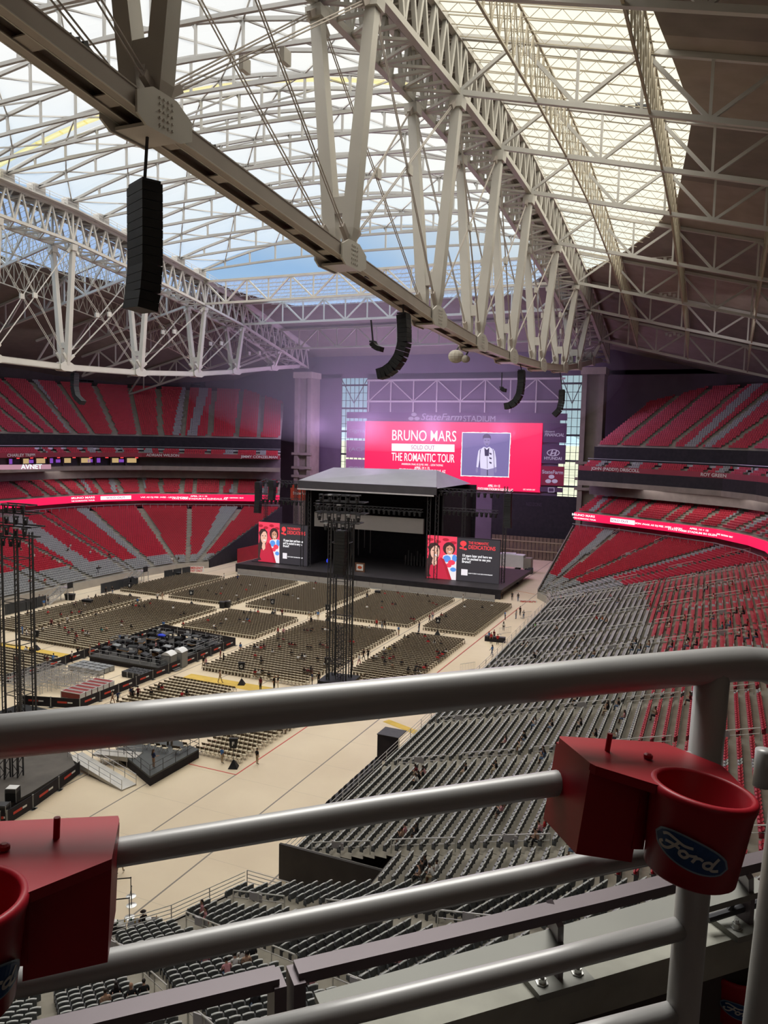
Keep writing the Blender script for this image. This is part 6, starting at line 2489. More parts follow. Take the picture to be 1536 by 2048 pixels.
for px, py, x, lab in ((393, 1139, -108.5, 'white notice with red lettering at the left end of the floor'), (1056, 1208, -33.0, 'white notice with red lettering at the right end of the floor')):
    p = P(px, py, x=x)
    ang = 0.45 if x < -50 else 0.35
    T = thing('exit_notice', lab, 'sign', p, ang, 'exit notices')
    MB().bx(-1.7, 1.7, -0.03, 0.03, -0.75, 0.75).build('board', WHITE, T)
    fit(text('EMERGENCY', 'lettering', 0.75, LOGO_R, T, (-1.5, -0.05, 0.33), (PI / 2, 0, 0), bold=0.02), 3.0)
    fit(text('EXIT ONLY', 'lettering', 0.75, LOGO_R, T, (-1.35, -0.05, -0.36), (PI / 2, 0, 0), bold=0.02), 2.7)
    MB().bx(-1.6, -1.5, 0.03, 0.1, -p[2], 0.7).build('leg', GALV, T)
    MB().bx(1.5, 1.6, 0.03, 0.1, -p[2], 0.7).build('leg', GALV, T)
# security table on the right
p = P(990, 1283, z=0)
T = thing('check_table', 'black draped table with staff behind it at the right edge of the floor', 'table', p, 0.1)
MB().bx(-1.6, 1.6, -0.4, 0.4, 0.75, 0.8).build('top', DARK, T)
MB().bx(-1.58, 1.58, -0.38, 0.38, 0.0, 0.75).build('drape', BLACKCLOTH, T)
for k, (px, py, lab) in enumerate(((935, 1342, 'beside the right stand just above the top rail'), (1010, 1268, 'near the draped table'), (1052, 1236, 'near the right exit notice'))):
    p = P(px, py, z=0)
    T = thing('crowd_fence', 'low silver crowd fence %s' % lab, 'fence', p, 0.9, 'low silver crowd fences')
    mb = MB()
    for z in (0.15, 1.1):
        mb.tube((-1.2, 0, z), (1.2, 0, z), 0.025, 6)
    for i in range(13):
        mb.tube((-1.2 + 0.2 * i, 0, 0.15), (-1.2 + 0.2 * i, 0, 1.1), 0.012, 4)
    mb.build('bars', GALV, T)
    MB().bx(-1.0, -0.9, -0.3, 0.3, 0, 0.05).build('foot', GALV, T)
# tall black drape cabin beside the right stand and the production desk along it
p = P(797, 1492, z=0)
T = thing('drape_cabin', 'tall black draped cabin standing beside the right stand wall', 'booth', (-27.9, 67.5, 0), 0)
mb = MB()
mb.bx(-1.2, 1.0, -1.0, -0.95, 0, 2.6)
mb.bx(-1.2, -1.15, -1.0, 1.0, 0, 2.6)
mb.build('drape', BLACKCLOTH, T)
MB().bx(-1.25, 1.05, -1.05, 1.05, 2.55, 2.62).build('top_frame', DARK, T)
for k in range(5):
    T = thing('work_table', 'black draped work table along the right stand wall, %s from the tunnel' % ORD[k], 'table', (-28.2, 55.0 + 2.2 * k, 0), PI / 2, 'work tables along the right stand wall')
    MB().bx(-1.05, 1.05, -0.4, 0.4, 0.78, 0.84).build('top', BLACK, T)
    MB().bx(-1.0, 1.0, -0.38, 0.38, 0.0, 0.78).build('drape', BLACKCLOTH, T)
    for j in range(2):
        q_ = MB()
        q_.box((0, 0.0, 0.26), (0.55, 0.05, 0.36))
        q_.box((0, 0, 0.04), (0.2, 0.16, 0.08))
        tag(q_.build('monitor', [BLACK, WHITE, BLUE][(k + j * 2) % 3] if (k, j) in ((0, 0), (4, 1)) else DARK, None, loc=(-28.2, 54.5 + 2.2 * k + 1.0 * j, 0.84), rz=PI / 2), 'small monitor on the %s work table along the right stand wall, the %s one' % (ORD[k], ORD[j]), 'monitor', 'monitors on the work tables')
# truck and cases in the passage right of the stage
p = P(1022, 1140, z=0)
T = thing('box_truck', 'white boxed truck body parked in the passage right of the stage', 'truck', (-46.8, 183, 0), 0)
MB().bx(-4.8, 4.6, -1.3, 1.3, 1.0, 4.0).build('box', WHITE, T)
MB().bx(4.6, 6.4, -1.2, 1.2, 0.7, 3.4).build('cab', mat('truck_cab', (0.30, 0.27, 0.24), 0.5, 0, 0.05, 1), T)
mb = MB()
for x in (-3.8, -2.8, 3.0, 5.4):
    for y in (-1.2, 1.2):
        mb.tube((x, y - 0.15, 0.5), (x, y + 0.15, 0.5), 0.5, 10)
mb.build('wheel', BLACK, T)
T = thing('white_sheet_load', 'white sheets lying on top of the truck body', 'sheet', (-46.0, 183, 4.0))
MB().box((0, 0, 0.12), (3.2, 1.6, 0.2), 0.2).build('sheet', WHITE, T)
rg = random.Random(8)
for k in range(14):
    x, y = -44.5 + rg.uniform(0, 4.5), 163 + 1.4 * k
    case(x, y, 0, (1.2, 0.8, rg.uniform(0.8, 1.6)), 'dark road case in the passage right of the stage, %s from the camera' % ORD[k], rg.uniform(-0.4, 0.4), DARK, 'road cases right of the stage')
# plank-like hoarding at the back of the passage
T = thing('hoarding', 'brown slatted hoarding at the far end of the passage right of the stage', 'fence', (-45, 203, 0))
mb = MB()
for k in range(22):
    mb.bx(-11 + k, -10.15 + k, -0.1, 0.1, 0.0, 6.0)
mb.build('boards', mat('hoarding_brown', (0.16, 0.12, 0.085), 0.8, 0, 0.2, 0.6), T)
mb = MB()
for z in (2.2, 4.6):
    mb.bx(-11, 11, -0.22, -0.1, z, z + 0.35)
mb.build('rail', mat('hoarding_rail', (0.30, 0.25, 0.17), 0.8, 0, 0.1, 1), T)
# red sheet and sign left of the stage
p = P(500, 1105, x=-107.8)
T = thing('red_banner', 'red banner on the slanting black drape left of the stage', 'banner', p)
MB().bx(-0.1, 0.1, -5.5, 4.5, -p[2], 1.6).build('cloth', mat('banner_red', (0.34, 0.02, 0.03), 0.7, 0, 0.1, 0.5), T)
T = thing('sponsor_sign', 'small orange-red panel with white name just left of the stage roof', 'sign', P(600, 985, y=176), 0.2)
MB().bx(-2.6, 3.4, -0.1, 0.1, -2.0, 2.0).build('board', mat('panel_orange', (0.42, 0.05, 0.025), 0.6, 0, 0.05, 1), T)
text('StateFarm', 'lettering', 1.1, PALE, T, (-1.9, -0.15, -0.2), (PI / 2, 0, 0), bold=0.01)

# ------------------------------------------------------------------ railings in the near stand
RAILM = mat('rail_grey', (0.62, 0.61, 0.58), 0.4, 0.4, 0.05, 1)
PLATE = mat('rail_plate', (0.46, 0.44, 0.46), 0.5, 0.1, 0.05, 1)


def aisle_rails(bank, seg, s, nm, every=8, rows_=None, plate=True):
    rr = rows_ or range(2, bank.n - 3, every)
    for i, r in enumerate(rr):
        a = bank.at(seg, r + 0.2, s)
        c = bank.at(seg, r + 5.4, s)
        if not in_view((a[0], a[1], bank.z(r)), 40):
            continue
        a = Vector((a[0], a[1], bank.z(r)))
        c = Vector((c[0], c[1], bank.z(r + 5)))
        up = Vector((0, 0, 0.95))
        T = thing('aisle_handrail', 'grey pipe handrail in %s, %s from the field' % (nm, ORD[i]), 'handrail', a, 0, 'aisle handrails of the near stand')
        mb = MB()
        mb.pipe([Vector((0, 0, 0)), up * 0.92, up, (c - a) + up, (c - a) + up * 0.92, c - a], 0.042, 6)
        mb.build('top_pipe', RAILM, T)
        MB().tube(up * 0.55, (c - a) + up * 0.55, 0.028, 6).build('mid_pipe', RAILM, T)
        m2 = (c - a) * 0.5
        MB().tube(m2, m2 + up, 0.03, 6).build('post', RAILM, T)
        if plate and i % 2 == 0:
            MB().box(m2 * 0.9 + up * 0.72, (0.9, 0.06, 0.5)).build('plate', PLATE, T)


for k, y in enumerate([45.6] + AY):
    aisle_rails(bowl_r, 0, (y - 45.2) / 54.8, 'the %s right-stand aisle' % ORD[k], 7)
for k, y in enumerate((107.5, 119, 130.5, 141)):
    aisle_rails(bowl_r, 1, (y - 100) / 44, 'the %s right-stand aisle' % ORD[k + 5], 7)
for sg in (0, 1, 2):
    for k, s in enumerate(corner_aisles[sg]):
        aisle_rails(bowl_n, sg, s, 'the %s corner-stand aisle' % ORD[sg * 2 + k], 9)
for sg in (2, 3):
    for k, s in enumerate((0.5,) if sg == 2 else (0.33, 0.66)):
        aisle_rails(bowl_r, sg, s, 'the %s far-corner aisle' % ORD[sg * 2 + k - 4], 12, plate=True)
# front rails of the near stand, panel by panel


def front_rail(line, z, nm, bars=3, h=1.05, grp='front rails of the near stand', step=3.0):
    n = 0
    for a, c in zip(line[:-1], line[1:]):
        a, c = Vector(a + (z,)), Vector(c + (z,))
        m_ = max(1, round((c - a).length / step))
        for k in range(m_):
            p, q = a.lerp(c, k / m_), a.lerp(c, (k + 1) / m_)
            if not (in_view(p, 30) or in_view(q, 30)):
                continue
            n += 1
            T = thing('front_railing', 'pipe railing length along %s, the %s' % (nm, ORD[n - 1]), 'railing', p, 0, grp)
            mb = MB()
            for b__ in range(bars):
                hh = h * (b__ + 1) / bars
                mb.tube((0, 0, hh), (q - p) + Vector((0, 0, hh)), 0.03, 5)
            mb.build('pipes', RAILM, T)
            MB().tube((0, 0, -0.2), (0, 0, h), 0.035, 6).build('post', RAILM, T)


front_rail(FR[:4], 1.4, 'the front of the right stand', 3)
front_rail(FN, 1.4, 'the front of the near corner', 4)
front_rail([(-26.7, 45.1), (-18.0, 45.1)], 1.5, 'the far side of the tunnel mouth', 3)
front_rail([(-27.2, 41.1), (-18.2, 41.1)], 1.5, 'the near side of the tunnel mouth', 4)
# tunnel mouth: dark cloth wall and its rim
T = thing('tunnel_drape', 'black drape wall inside the tunnel mouth of the near stand', 'drape', (-22.5, 45.0, 0))
MB().bx(-4.2, 4.0, -0.12, 0.0, 0.0, 1.4).build('cloth', BLACKCLOTH, T)
struct(MB().bx(-27.0, -18.3, 44.8, 45.0, 0, 2.6).build('wall_tunnel_far', mat('tunnel_dark', (0.05, 0.045, 0.045), 0.8, 0, 0.1, 1)))
struct(MB().bx(-18.4, -18.2, 41.0, 45.0, 0, 3.7).build('wall_tunnel_back', mat('tunnel_dark', (0.05, 0.045, 0.045), 0.8, 0, 0.1, 1)))

# ------------------------------------------------------------------ people
SKIN = [mat('skin_%s' % n, c, 0.55, 0, 0.04, 6) for n, c in (('fair', (0.55, 0.33, 0.24)), ('tan', (0.40, 0.22, 0.14)), ('brown', (0.20, 0.10, 0.06)))]
CLOTH = {'red': (0.42, 0.02, 0.025), 'maroon': (0.14, 0.015, 0.022), 'black': (0.014, 0.013, 0.015), 'white': (0.66, 0.64, 0.62), 'blue': (0.05, 0.16, 0.42), 'navy': (0.02, 0.035, 0.10), 'grey': (0.25, 0.25, 0.26), 'pink': (0.55, 0.26, 0.28), 'khaki': (0.42, 0.33, 0.22), 'denim': (0.08, 0.12, 0.20), 'yellow': (0.60, 0.48, 0.08), 'teal': (0.05, 0.33, 0.33), 'green': (0.10, 0.45, 0.08), 'orange': (0.55, 0.16, 0.05), 'tan': (0.40, 0.25, 0.17), 'plaid': (0.30, 0.04, 0.06)}
CM = {k: mat('cloth_' + k, c, 0.85, 0, 0.12, 9) for k, c in CLOTH.items()}
HAIRM = {'dark': mat('hair_dark', (0.018, 0.012, 0.010), 0.5, 0, 0.2, 20), 'brown': mat('hair_brown', (0.07, 0.035, 0.018), 0.5, 0, 0.2, 20), 'white': mat('cap_white', (0.7, 0.7, 0.7), 0.7, 0, 0, 1), 'bald': SKIN[1]}
SHOE = mat('shoe_dark', (0.03, 0.028, 0.028), 0.6, 0, 0.1, 10)


def skeleton(pose):
    """joints (name -> position, radii) and bones (a, b, slot): slots 0 skin, 1 top, 2 trousers, 3 shoes"""
    J = {}
    sit = pose.startswith('sit')
    z0 = 0.50 if sit else 0.93
    lean = {'sit': 0.02, 'sit_phone': 0.10, 'sit_lean': 0.26}.get(pose, 0.0)
    J['pelvis'] = ((0, 0, z0), (0.15, 0.12))
    J['waist'] = ((0, lean * 0.3, z0 + 0.17), (0.135, 0.10))
    J['chest'] = ((0, lean * 0.8, z0 + 0.36), (0.165, 0.11))
    J['neck'] = ((0, lean * 1.1, z0 + 0.53), (0.06, 0.06))
    J['head0'] = ((0, lean * 1.1 + 0.02, z0 + 0.60), (0.068, 0.078))
    J['head1'] = ((0, lean * 1.15 + 0.025, z0 + 0.69), (0.078, 0.096))
    J['head2'] = ((0, lean * 1.15 + 0.015, z0 + 0.775), (0.055, 0.068))
    for s, n in ((-1, 'l'), (1, 'r')):
        J['sh' + n] = ((0.185 * s, lean, z0 + 0.46), (0.06, 0.06))
        if sit:
            J['hip' + n] = ((0.09 * s, 0.05, z0 - 0.02), (0.095, 0.09))
            J['knee' + n] = ((0.12 * s, 0.43, z0 + 0.0), (0.062, 0.062))
            J['ank' + n] = ((0.12 * s, 0.42, 0.10), (0.042, 0.042))
            J['toe' + n] = ((0.13 * s, 0.58, 0.05), (0.036, 0.034))
        else:
            st = 0.0
            if pose == 'walk':
                st = 0.24 * s
            J['hip' + n] = ((0.09 * s, 0, z0 - 0.06), (0.092, 0.095))
            J['knee' + n] = ((0.10 * s, st * 0.6 + 0.02, 0.50), (0.062, 0.064))
            J['ank' + n] = ((0.10 * s, st, 0.10 + (0.05 if st < 0 else 0)), (0.042, 0.044))
            J['toe' + n] = ((0.12 * s, st + 0.16, 0.045), (0.036, 0.034))
        if pose == 'sit':
            e, w = (0.235 * s, 0.02, z0 + 0.20), (0.13 * s, 0.26, z0 + 0.12)
        elif pose == 'sit_lean':
            e, w = (0.24 * s, 0.28, z0 + 0.22), (0.08 * s, 0.46, z0 + 0.18)
        elif pose == 'sit_phone':
            e, w = (0.23 * s, 0.12, z0 + 0.20), (0.05 * s, 0.33, z0 + 0.33)
        elif pose == 'walk':
            e, w = (0.23 * s, -0.10 * s, z0 + 0.20), (0.22 * s, -0.20 * s + 0.08, z0 - 0.02)
        elif pose == 'reach':
            e, w = ((0.23 * s, 0.05, z0 + 0.19), (0.24 * s, 0.33, z0 + 0.18)) if s > 0 else ((0.23 * s, -0.03, z0 + 0.18), (0.20 * s, 0.04, z0 - 0.06))
        elif pose == 'fold':
            e, w = (0.25 * s, 0.06, z0 + 0.20), (0.02 * s, 0.22, z0 + 0.27)
        else:
            e, w = (0.235 * s, -0.02, z0 + 0.19), (0.22 * s, 0.07, z0 - 0.05)
        J['elb' + n] = (e, (0.043, 0.043))
        J['wri' + n] = (w, (0.031, 0.031))
        d = (Vector(w) - Vector(e)).normalized()
        J['han' + n] = (tuple(Vector(w) + d * 0.07), (0.036, 0.024))
    B = [('pelvis', 'waist', 1), ('waist', 'chest', 1), ('chest', 'neck', 1), ('neck', 'head0', 0), ('head0', 'head1', 0), ('head1', 'head2', 0)]
    for n in 'lr':
        B += [('chest', 'sh' + n, 1), ('sh' + n, 'elb' + n, 1), ('elb' + n, 'wri' + n, 0), ('wri' + n, 'han' + n, 0), ('pelvis', 'hip' + n, 2), ('hip' + n, 'knee' + n, 2), ('knee' + n, 'ank' + n, 2), ('ank' + n, 'toe' + n, 3)]
    return J, B


def body_mesh(pose, shorts=False, dress=False):
    J, B = skeleton(pose)
    names = list(J)
    me = bpy.data.meshes.new('skel')
    me.from_pydata([J[n][0] for n in names], [(names.index(a), names.index(b_)) for a, b_, _ in B], [])
    ob = bpy.data.objects.new('skel', me)
    COL.objects.link(ob)
    md = ob.modifiers.new('skin', 'SKIN')
    md.use_smooth_shade = True
    sd = me.skin_vertices[0].data
    for i, n in enumerate(names):
        sd[i].radius = J[n][1]
        sd[i].use_root = n == 'pelvis'
    sb = ob.modifiers.new('sub', 'SUBSURF')
    sb.levels = sb.render_levels = 1
    bpy.context.view_layer.update()
    out = bpy.data.meshes.new_from_object(ob.evaluated_get(bpy.context.evaluated_depsgraph_get()))
    bpy.data.objects.remove(ob)
    bpy.data.meshes.remove(me)
    seg = [(np.array(J[a][0]), np.array(J[b_][0]), sl, b_) for a, b_, sl in B]
    for p in out.polygons:
        c = np.array(p.center)
        best = None
        for a, b_, sl, nm in seg:
            ab = b_ - a
            t_ = max(0.0, min(1.0, float((c - a) @ ab / (ab @ ab))))
            d = float(np.linalg.norm(c - a - ab * t_))
            if best is None or d < best[0]:
                best = (d, sl, nm, t_)
        sl = best[1]
        if shorts and best[2].startswith('ank') and best[3] > 0.1:
            sl = 0
        if best[2] == 'chest' and False:
            sl = 1
        if best[2] == 'waist' and best[3] < 0.25:
            sl = 2
        if dress and sl == 2 and not best[2].startswith('ank'):
            sl = 1
        p.material_index = sl
    # fingers, nose, eyes and mouth
    ex = MB()
    for n in 'lr':
        s = -1 if n == 'l' else 1
        h = Vector(J['han' + n][0])
        d = (h - Vector(J['wri' + n][0])).normalized()
        side = d.cross(Vector((0, 0, 1)))
        side = side.normalized() if side.length > 0.1 else Vector((1, 0, 0))
        bend = Vector((0, 0, -1)) if abs(d.z) < 0.7 else Vector((0, 1, 0))
        for k, L in enumerate((0.058, 0.068, 0.064, 0.05)):
            b0 = h + d * 0.015 + side * (0.026 - 0.0175 * k)
            m1 = b0 + d * L * 0.6
            e1 = m1 + (d * 0.6 + bend * 0.6).normalized() * L * 0.55
            ex.tube(b0, m1, 0.009, 5, 0.0085)
            ex.tube(m1, e1, 0.0085, 5, 0.007)
        tb = h - d * 0.03 + side * 0.03 * s * -1
        ex.tube(tb, tb + (d + side * -0.7 * s).normalized() * 0.05, 0.01, 5, 0.008)
    hd = Vector(J['head1'][0])
    fy = J['head1'][1][1]
    ex.add([hd + Vector((0, fy + 0.018, -0.015)), hd + Vector((-0.014, fy - 0.006, -0.022)), hd + Vector((0.014, fy - 0.006, -0.022)), hd + Vector((0, fy - 0.004, 0.025))], [(0, 1, 2), (0, 2, 3), (0, 3, 1)])
    for s in (-1, 1):
        ex.ball(hd + Vector((s * 0.078, -0.005, -0.005)), 0.02, 5, 4, (0.4, 0.8, 1.3))
    ex.mi = 3
    for s in (-1, 1):
        ex.box(hd + Vector((s * 0.03, fy - 0.008, 0.012)), (0.02, 0.012, 0.009))
    ex.box(hd + Vector((0, fy - 0.014, -0.05)), (0.038, 0.012, 0.008))
    v = [tuple(q.co) for q in out.vertices] + ex.v
    o = len(out.vertices)
    f = [tuple(p.vertices) for p in out.polygons] + [tuple(i + o for i in q) for q in ex.f]
    mi = [p.material_index for p in out.polygons] + ex.m
    if dress:
        b_ = MB()
        b_.lathe([(0.14, 0.10), (0.19, -0.15), (0.24, -0.50), (0.23, -0.52)], (0, 0, 0.98), 12)
        o = len(v)
        v += b_.v
        f += [tuple(i + o for i in q) for q in b_.f]
        mi += [1] * len(b_.f)
    me = bpy.data.meshes.new('person_' + pose)
    me.from_pydata(v, [], f)
    for k in (SKIN[0], CM['red'], CM['black'], SHOE):
        me.materials.append(k)
    me.polygons.foreach_set('material_index', mi)
    me.shade_smooth()
    bpy.data.meshes.remove(out)
    return me, J['head1'][0]


def hair_mesh(kind, hd):
    mb = MB()
    c = Vector(hd) + Vector((0, -0.016, 0.03))
    if kind == 'hat':
        mb.lathe([(0.19, 0.0), (0.19, 0.012), (0.10, 0.02), (0.098, 0.09), (0.06, 0.115)], c + Vector((0, 0.01, 0.02)), 12)
        mb.ball(c + Vector((0, -0.012, -0.02)), 0.088, 8, 6, (1, 1, 1))
        return mb.mesh('hat', HAIRM['dark'], True)
    mb.ball(c, 0.098, 10, 7, (0.92, 1.06, 0.98))
    # keep the face free: squash the front lower part of the cap
    nv = []
    for x, y, z in mb.v:
        if y > c.y + 0.03 and z < c.z + 0.035:
            y = c.y + 0.03
        nv.append((x, y, z))
    mb.v = nv
    if kind == 'long':
        for k in range(5):
            x = -0.075 + 0.0375 * k
            mb.beam(c + Vector((x * 0.9, -0.065, 0.0)), c + Vector((x * 1.25, -0.115, -0.36 + 0.03 * abs(k - 2))), 0.05, 0.05, (0, 1, 0), 0.03, 0.025)
    if kind == 'bun':
        mb.ball(c + Vector((0, -0.075, 0.075)), 0.05, 8, 5)
    return mb.mesh('hair', HAIRM['dark'], True)


BODY, HAIR = {}, {}


def person(loc, ang, pose, top, bottom, label, group=None, hair='long', hcol='dark', skin=0, shorts=False, dress=False, s=1.0):
    key = (pose, shorts, dress)
    if key not in BODY:
        BODY[key] = body_mesh(*key)
    me, hd = BODY[key]
    o = bpy.data.objects.new('person', me)
    COL.objects.link(o)
    o.location = loc
    o.rotation_euler = (0, 0, ang)
    o.scale = (s, s, s)
    for i, m_ in enumerate((SKIN[skin], CM[top], CM[bottom], SHOE)):
        o.material_slots[i].link = 'OBJECT'
        o.material_slots[i].material = m_
    hk = (pose, hair)
    if hk not in HAIR:
        HAIR[hk] = hair_mesh(hair, hd)
    h = bpy.data.objects.new('hat' if hair == 'hat' else 'hair', HAIR[hk])
    COL.objects.link(h)
    h.parent = o
    h.material_slots[0].link = 'OBJECT'
    h.material_slots[0].material = HAIRM[hcol]
    return tag(o, label, 'person', group)


HW = {'long': 'long-haired person', 'short': 'short-haired person', 'bun': 'bun-haired person', 'hat': 'hatted person'}
PR_ = random.Random(77)
N_PEOPLE = [0]
USED = set()
TAKEN = {}
# --- people sitting on the folding chairs: (x, y in the photo, colour of the top)
SIT = '''769 1189 red;797 1189 red;804 1195 red;836 1191 black;855 1195 black;859 1207 black;865 1210 red;872 1212 maroon;732 1218 white;766 1218 red;764 1206 black;786 1211 red;791 1212 black;928 1218 white;964 1220 black;986 1214 white;822 1242 maroon;826 1243 red;883 1234 red;890 1235 black;722 1259 black;736 1259 white;834 1271 black;848 1276 red;807 1276 white;816 1278 black;855 1287 red;867 1288 white;880 1291 black;703 1287 red;765 1300 white;778 1302 yellow;786 1295 black;791 1297 black;748 1318 black;752 1318 white;764 1322 maroon;769 1314 black;777 1321 red;785 1320 maroon;770 1330 black;786 1332 tan;800 1327 black;873 1309 red;878 1310 black;886 1314 red;893 1315 black;899 1315 white;877 1324 red;886 1327 maroon;834 1335 black;841 1338 black;848 1341 red;854 1341 maroon;818 1345 black;828 1348 black;838 1349 white;500 1173 white;530 1174 black;490 1182 red;443 1179 white;451 1170 black;481 1173 black;460 1204 white;472 1194 white;416 1185 black;429 1191 black;441 1189 red;476 1205 black;528 1201 white;534 1203 black;567 1192 black;573 1192 black;578 1193 black;584 1194 grey;593 1199 white;628 1179 white;630 1169 red;658 1179 black;417 1243 red;425 1256 white;431 1261 black;439 1251 black;452 1243 white;477 1242 black;485 1246 white;494 1242 blue;498 1244 red;515 1226 red;508 1226 white;499 1227 black;488 1229 black;606 1264 black;612 1264 maroon;618 1265 black;624 1264 tan;642 1262 black;648 1262 white;655 1263 white;660 1263 black;557 1280 black;564 1281 maroon;556 1295 red;577 1291 maroon;584 1291 red;590 1292 maroon;507 1297 black;513 1297 white;520 1299 red;528 1298 maroon;546 1307 white;512 1316 red;519 1321 white;520 1325 black;585 1310 black;595 1317 white;603 1318 black;611 1319 white;612 1299 black;620 1299 black;634 1320 black;638 1292 black;645 1293 maroon;652 1293 tan;651 1300 red;508 1355 red;517 1354 white;527 1346 black;540 1359 black;606 1343 black;612 1344 maroon;619 1344 black;625 1344 maroon;647 1330 white;654 1332 black;702 1286 red;94 1229 red;120 1231 red;143 1228 red;156 1226 red;163 1230 black;168 1212 white;153 1210 black;150 1211 black;117 1255 black;128 1259 red;136 1268 maroon;143 1263 black;150 1270 maroon;166 1263 red;171 1268 white;176 1269 white;147 1285 black;152 1273 red;204 1261 teal;210 1261 tan;193 1231 black;85 1259 white;62 1268 white;55 1229 black;61 1230 white;177 1192 white;194 1191 black;237 1198 black;218 1208 black;222 1208 black;263 1214 black;271 1214 red;279 1215 black;288 1216 black;300 1211 red;241 1255 white;263 1255 black;242 1245 maroon;365 1265 red;361 1231 black;367 1232 black;345 1219 white;300 1390 black;316 1380 black;326 1380 red;365 1391 red;374 1387 black;107 1323 blue;90 1322 black;94 1325 maroon;47 1303 white;54 1304 white;60 1304 black;66 1303 black;31 1319 red'''
for row in SIT.split(';'):
    x, y, c_ = row.split()
    x, y = float(x), float(y)
    d2 = (cpx - x) ** 2 + ((cpy - y) * 1.0) ** 2
    for i in np.argsort(d2)[:6]:
        if int(i) not in USED and CHAIRS[i][4] < 13:
            break
    if d2[i] > 900:
        continue
    USED.add(int(i))
    q = CHAIRS[i]
    pose = PR_.choice(['sit', 'sit', 'sit_phone', 'sit_lean'])
    hair = PR_.choice(['long', 'long', 'short', 'bun'])
    lab = '%s-topped %s seated in %s row of %s' % (c_, HW[hair], ORD[q[5]], BW[q[4]])
    person((q[0], q[1] - 0.02, 0.0), PR_.uniform(-0.25, 0.25), pose, c_, PR_.choice(['black', 'denim', 'khaki']), lab, 'people seated in ' + BW[q[4]], hair, PR_.choice(['dark', 'dark', 'brown']), PR_.choice([0, 1, 1, 2]), PR_.random() < 0.3)
    N_PEOPLE[0] += 1

# --- people standing or walking on the floor
STAND = '''1007 1262 white black stand beside the draped table on the right;1032 1238 grey denim stand left of the right exit notice;1040 1231 black black stand behind two others near the right exit notice;1047 1238 grey denim fold right of two others near the exit notice;1024 1201 black black stand in the passage right of the stage;1005 1198 black black fold at the stage end of the right floor edge;1036 1203 black denim walk in the passage beside the far corner stand;982 1287 red black stand behind the draped table on the right;995 1290 red black fold at the right end of the draped table;978 1283 blue black stand at the left end of the draped table;988 1280 maroon black stand in the middle behind the draped table;984 1313 blue denim walk beside the right stand rail;1010 1240 blue black stand near the last chairs on the right;859 1246 maroon black walk in the aisle left of sign A;865 1240 pink denim walk in the aisle left of sign A;838 1265 navy denim stand in the aisle beside sign A;797 1271 blue khaki stand in the aisle across from sign A;753 1257 red black walk in the stage-side cross aisle;764 1260 grey denim walk in the stage-side cross aisle;769 1259 black black walk in the stage-side cross aisle;727 1321 black black walk in the aisle right of the tall tower;736 1321 black black walk in the aisle right of the tall tower;704 1340 maroon black stand at the foot of the tall tower;718 1332 white pink walk right of the tall tower;734 1202 black denim stand at the stage end of the second aisle;926 1206 white khaki stand at the stage barrier on the right;556 1275 red black walk in the third aisle;567 1276 pink black walk in the third aisle;622 1253 black black walk in the second aisle;564 1236 maroon black stand at the stage-side cross aisle;550 1234 grey black walk at the stage-side cross aisle;636 1241 blue khaki stand in the second aisle;618 1238 grey khaki walk in the second aisle;481 1307 blue khaki stand at the right rear of the mixing area;447 1330 black black stand right of the toilets;441 1322 maroon tan stand right of the toilets;412 1338 pink denim walk right of the mixing area;407 1336 black khaki walk right of the mixing area;440 1366 tan khaki walk on the yellow walkway;521 1382 maroon black stand just above the top rail;548 1379 black black stand just above the top rail;556 1378 black white stand just above the top rail;624 1371 navy black stand left of the tall tower foot;637 1369 black black stand left of the tall tower foot;79 1208 navy khaki stand at the foot of the first portable stair;86 1208 navy black stand at the foot of the first portable stair;96 1208 grey black stand at the foot of the first portable stair;88 1217 blue khaki stand before the first portable stair;103 1258 maroon black stand in the left cross aisle;135 1252 white black stand in the left cross aisle;53 1278 white denim stand beside the left-edge tower;45 1272 blue denim fold beside the left-edge tower;275 1213 blue khaki stand in the fourth aisle;225 1189 black denim stand at the left wall;212 1192 black black walk at the left wall;338 1156 black black stand near the left exit notice;180 1314 tan tan stand at the left barrier of the mixing area;198 1306 red black walk left of the mixing area;218 1301 red black stand left of the mixing area;240 1289 blue navy walk at the left rear of the mixing area;255 1289 grey khaki stand at the left rear of the mixing area;327 1262 blue black walk behind the mixing area;144 1326 white black stand at the near left barrier;156 1318 black black fold at the near left barrier;266 1404 black black stand at the near corner of the mixing area;262 1402 navy black stand at the near corner of the mixing area;276 1401 maroon black walk at the near corner of the mixing area;225 1409 tan tan walk just above the rail on the left;236 1409 navy black walk just above the rail on the left;315 1203 white black stand at the fourth cross aisle;325 1203 tan khaki walk at the fourth cross aisle;312 1305 pink black stand on the mixing platform;475 1165 navy black walk left of the stage;448 1162 white black stand left of the stage;444 1527 blue khaki stand left of the small sign by the open floor;514 1529 black khaki stand right of the small chair block;307 1536 navy tan reach on the black platform;240 1747 grey khaki walk in the open floor behind the second rail'''
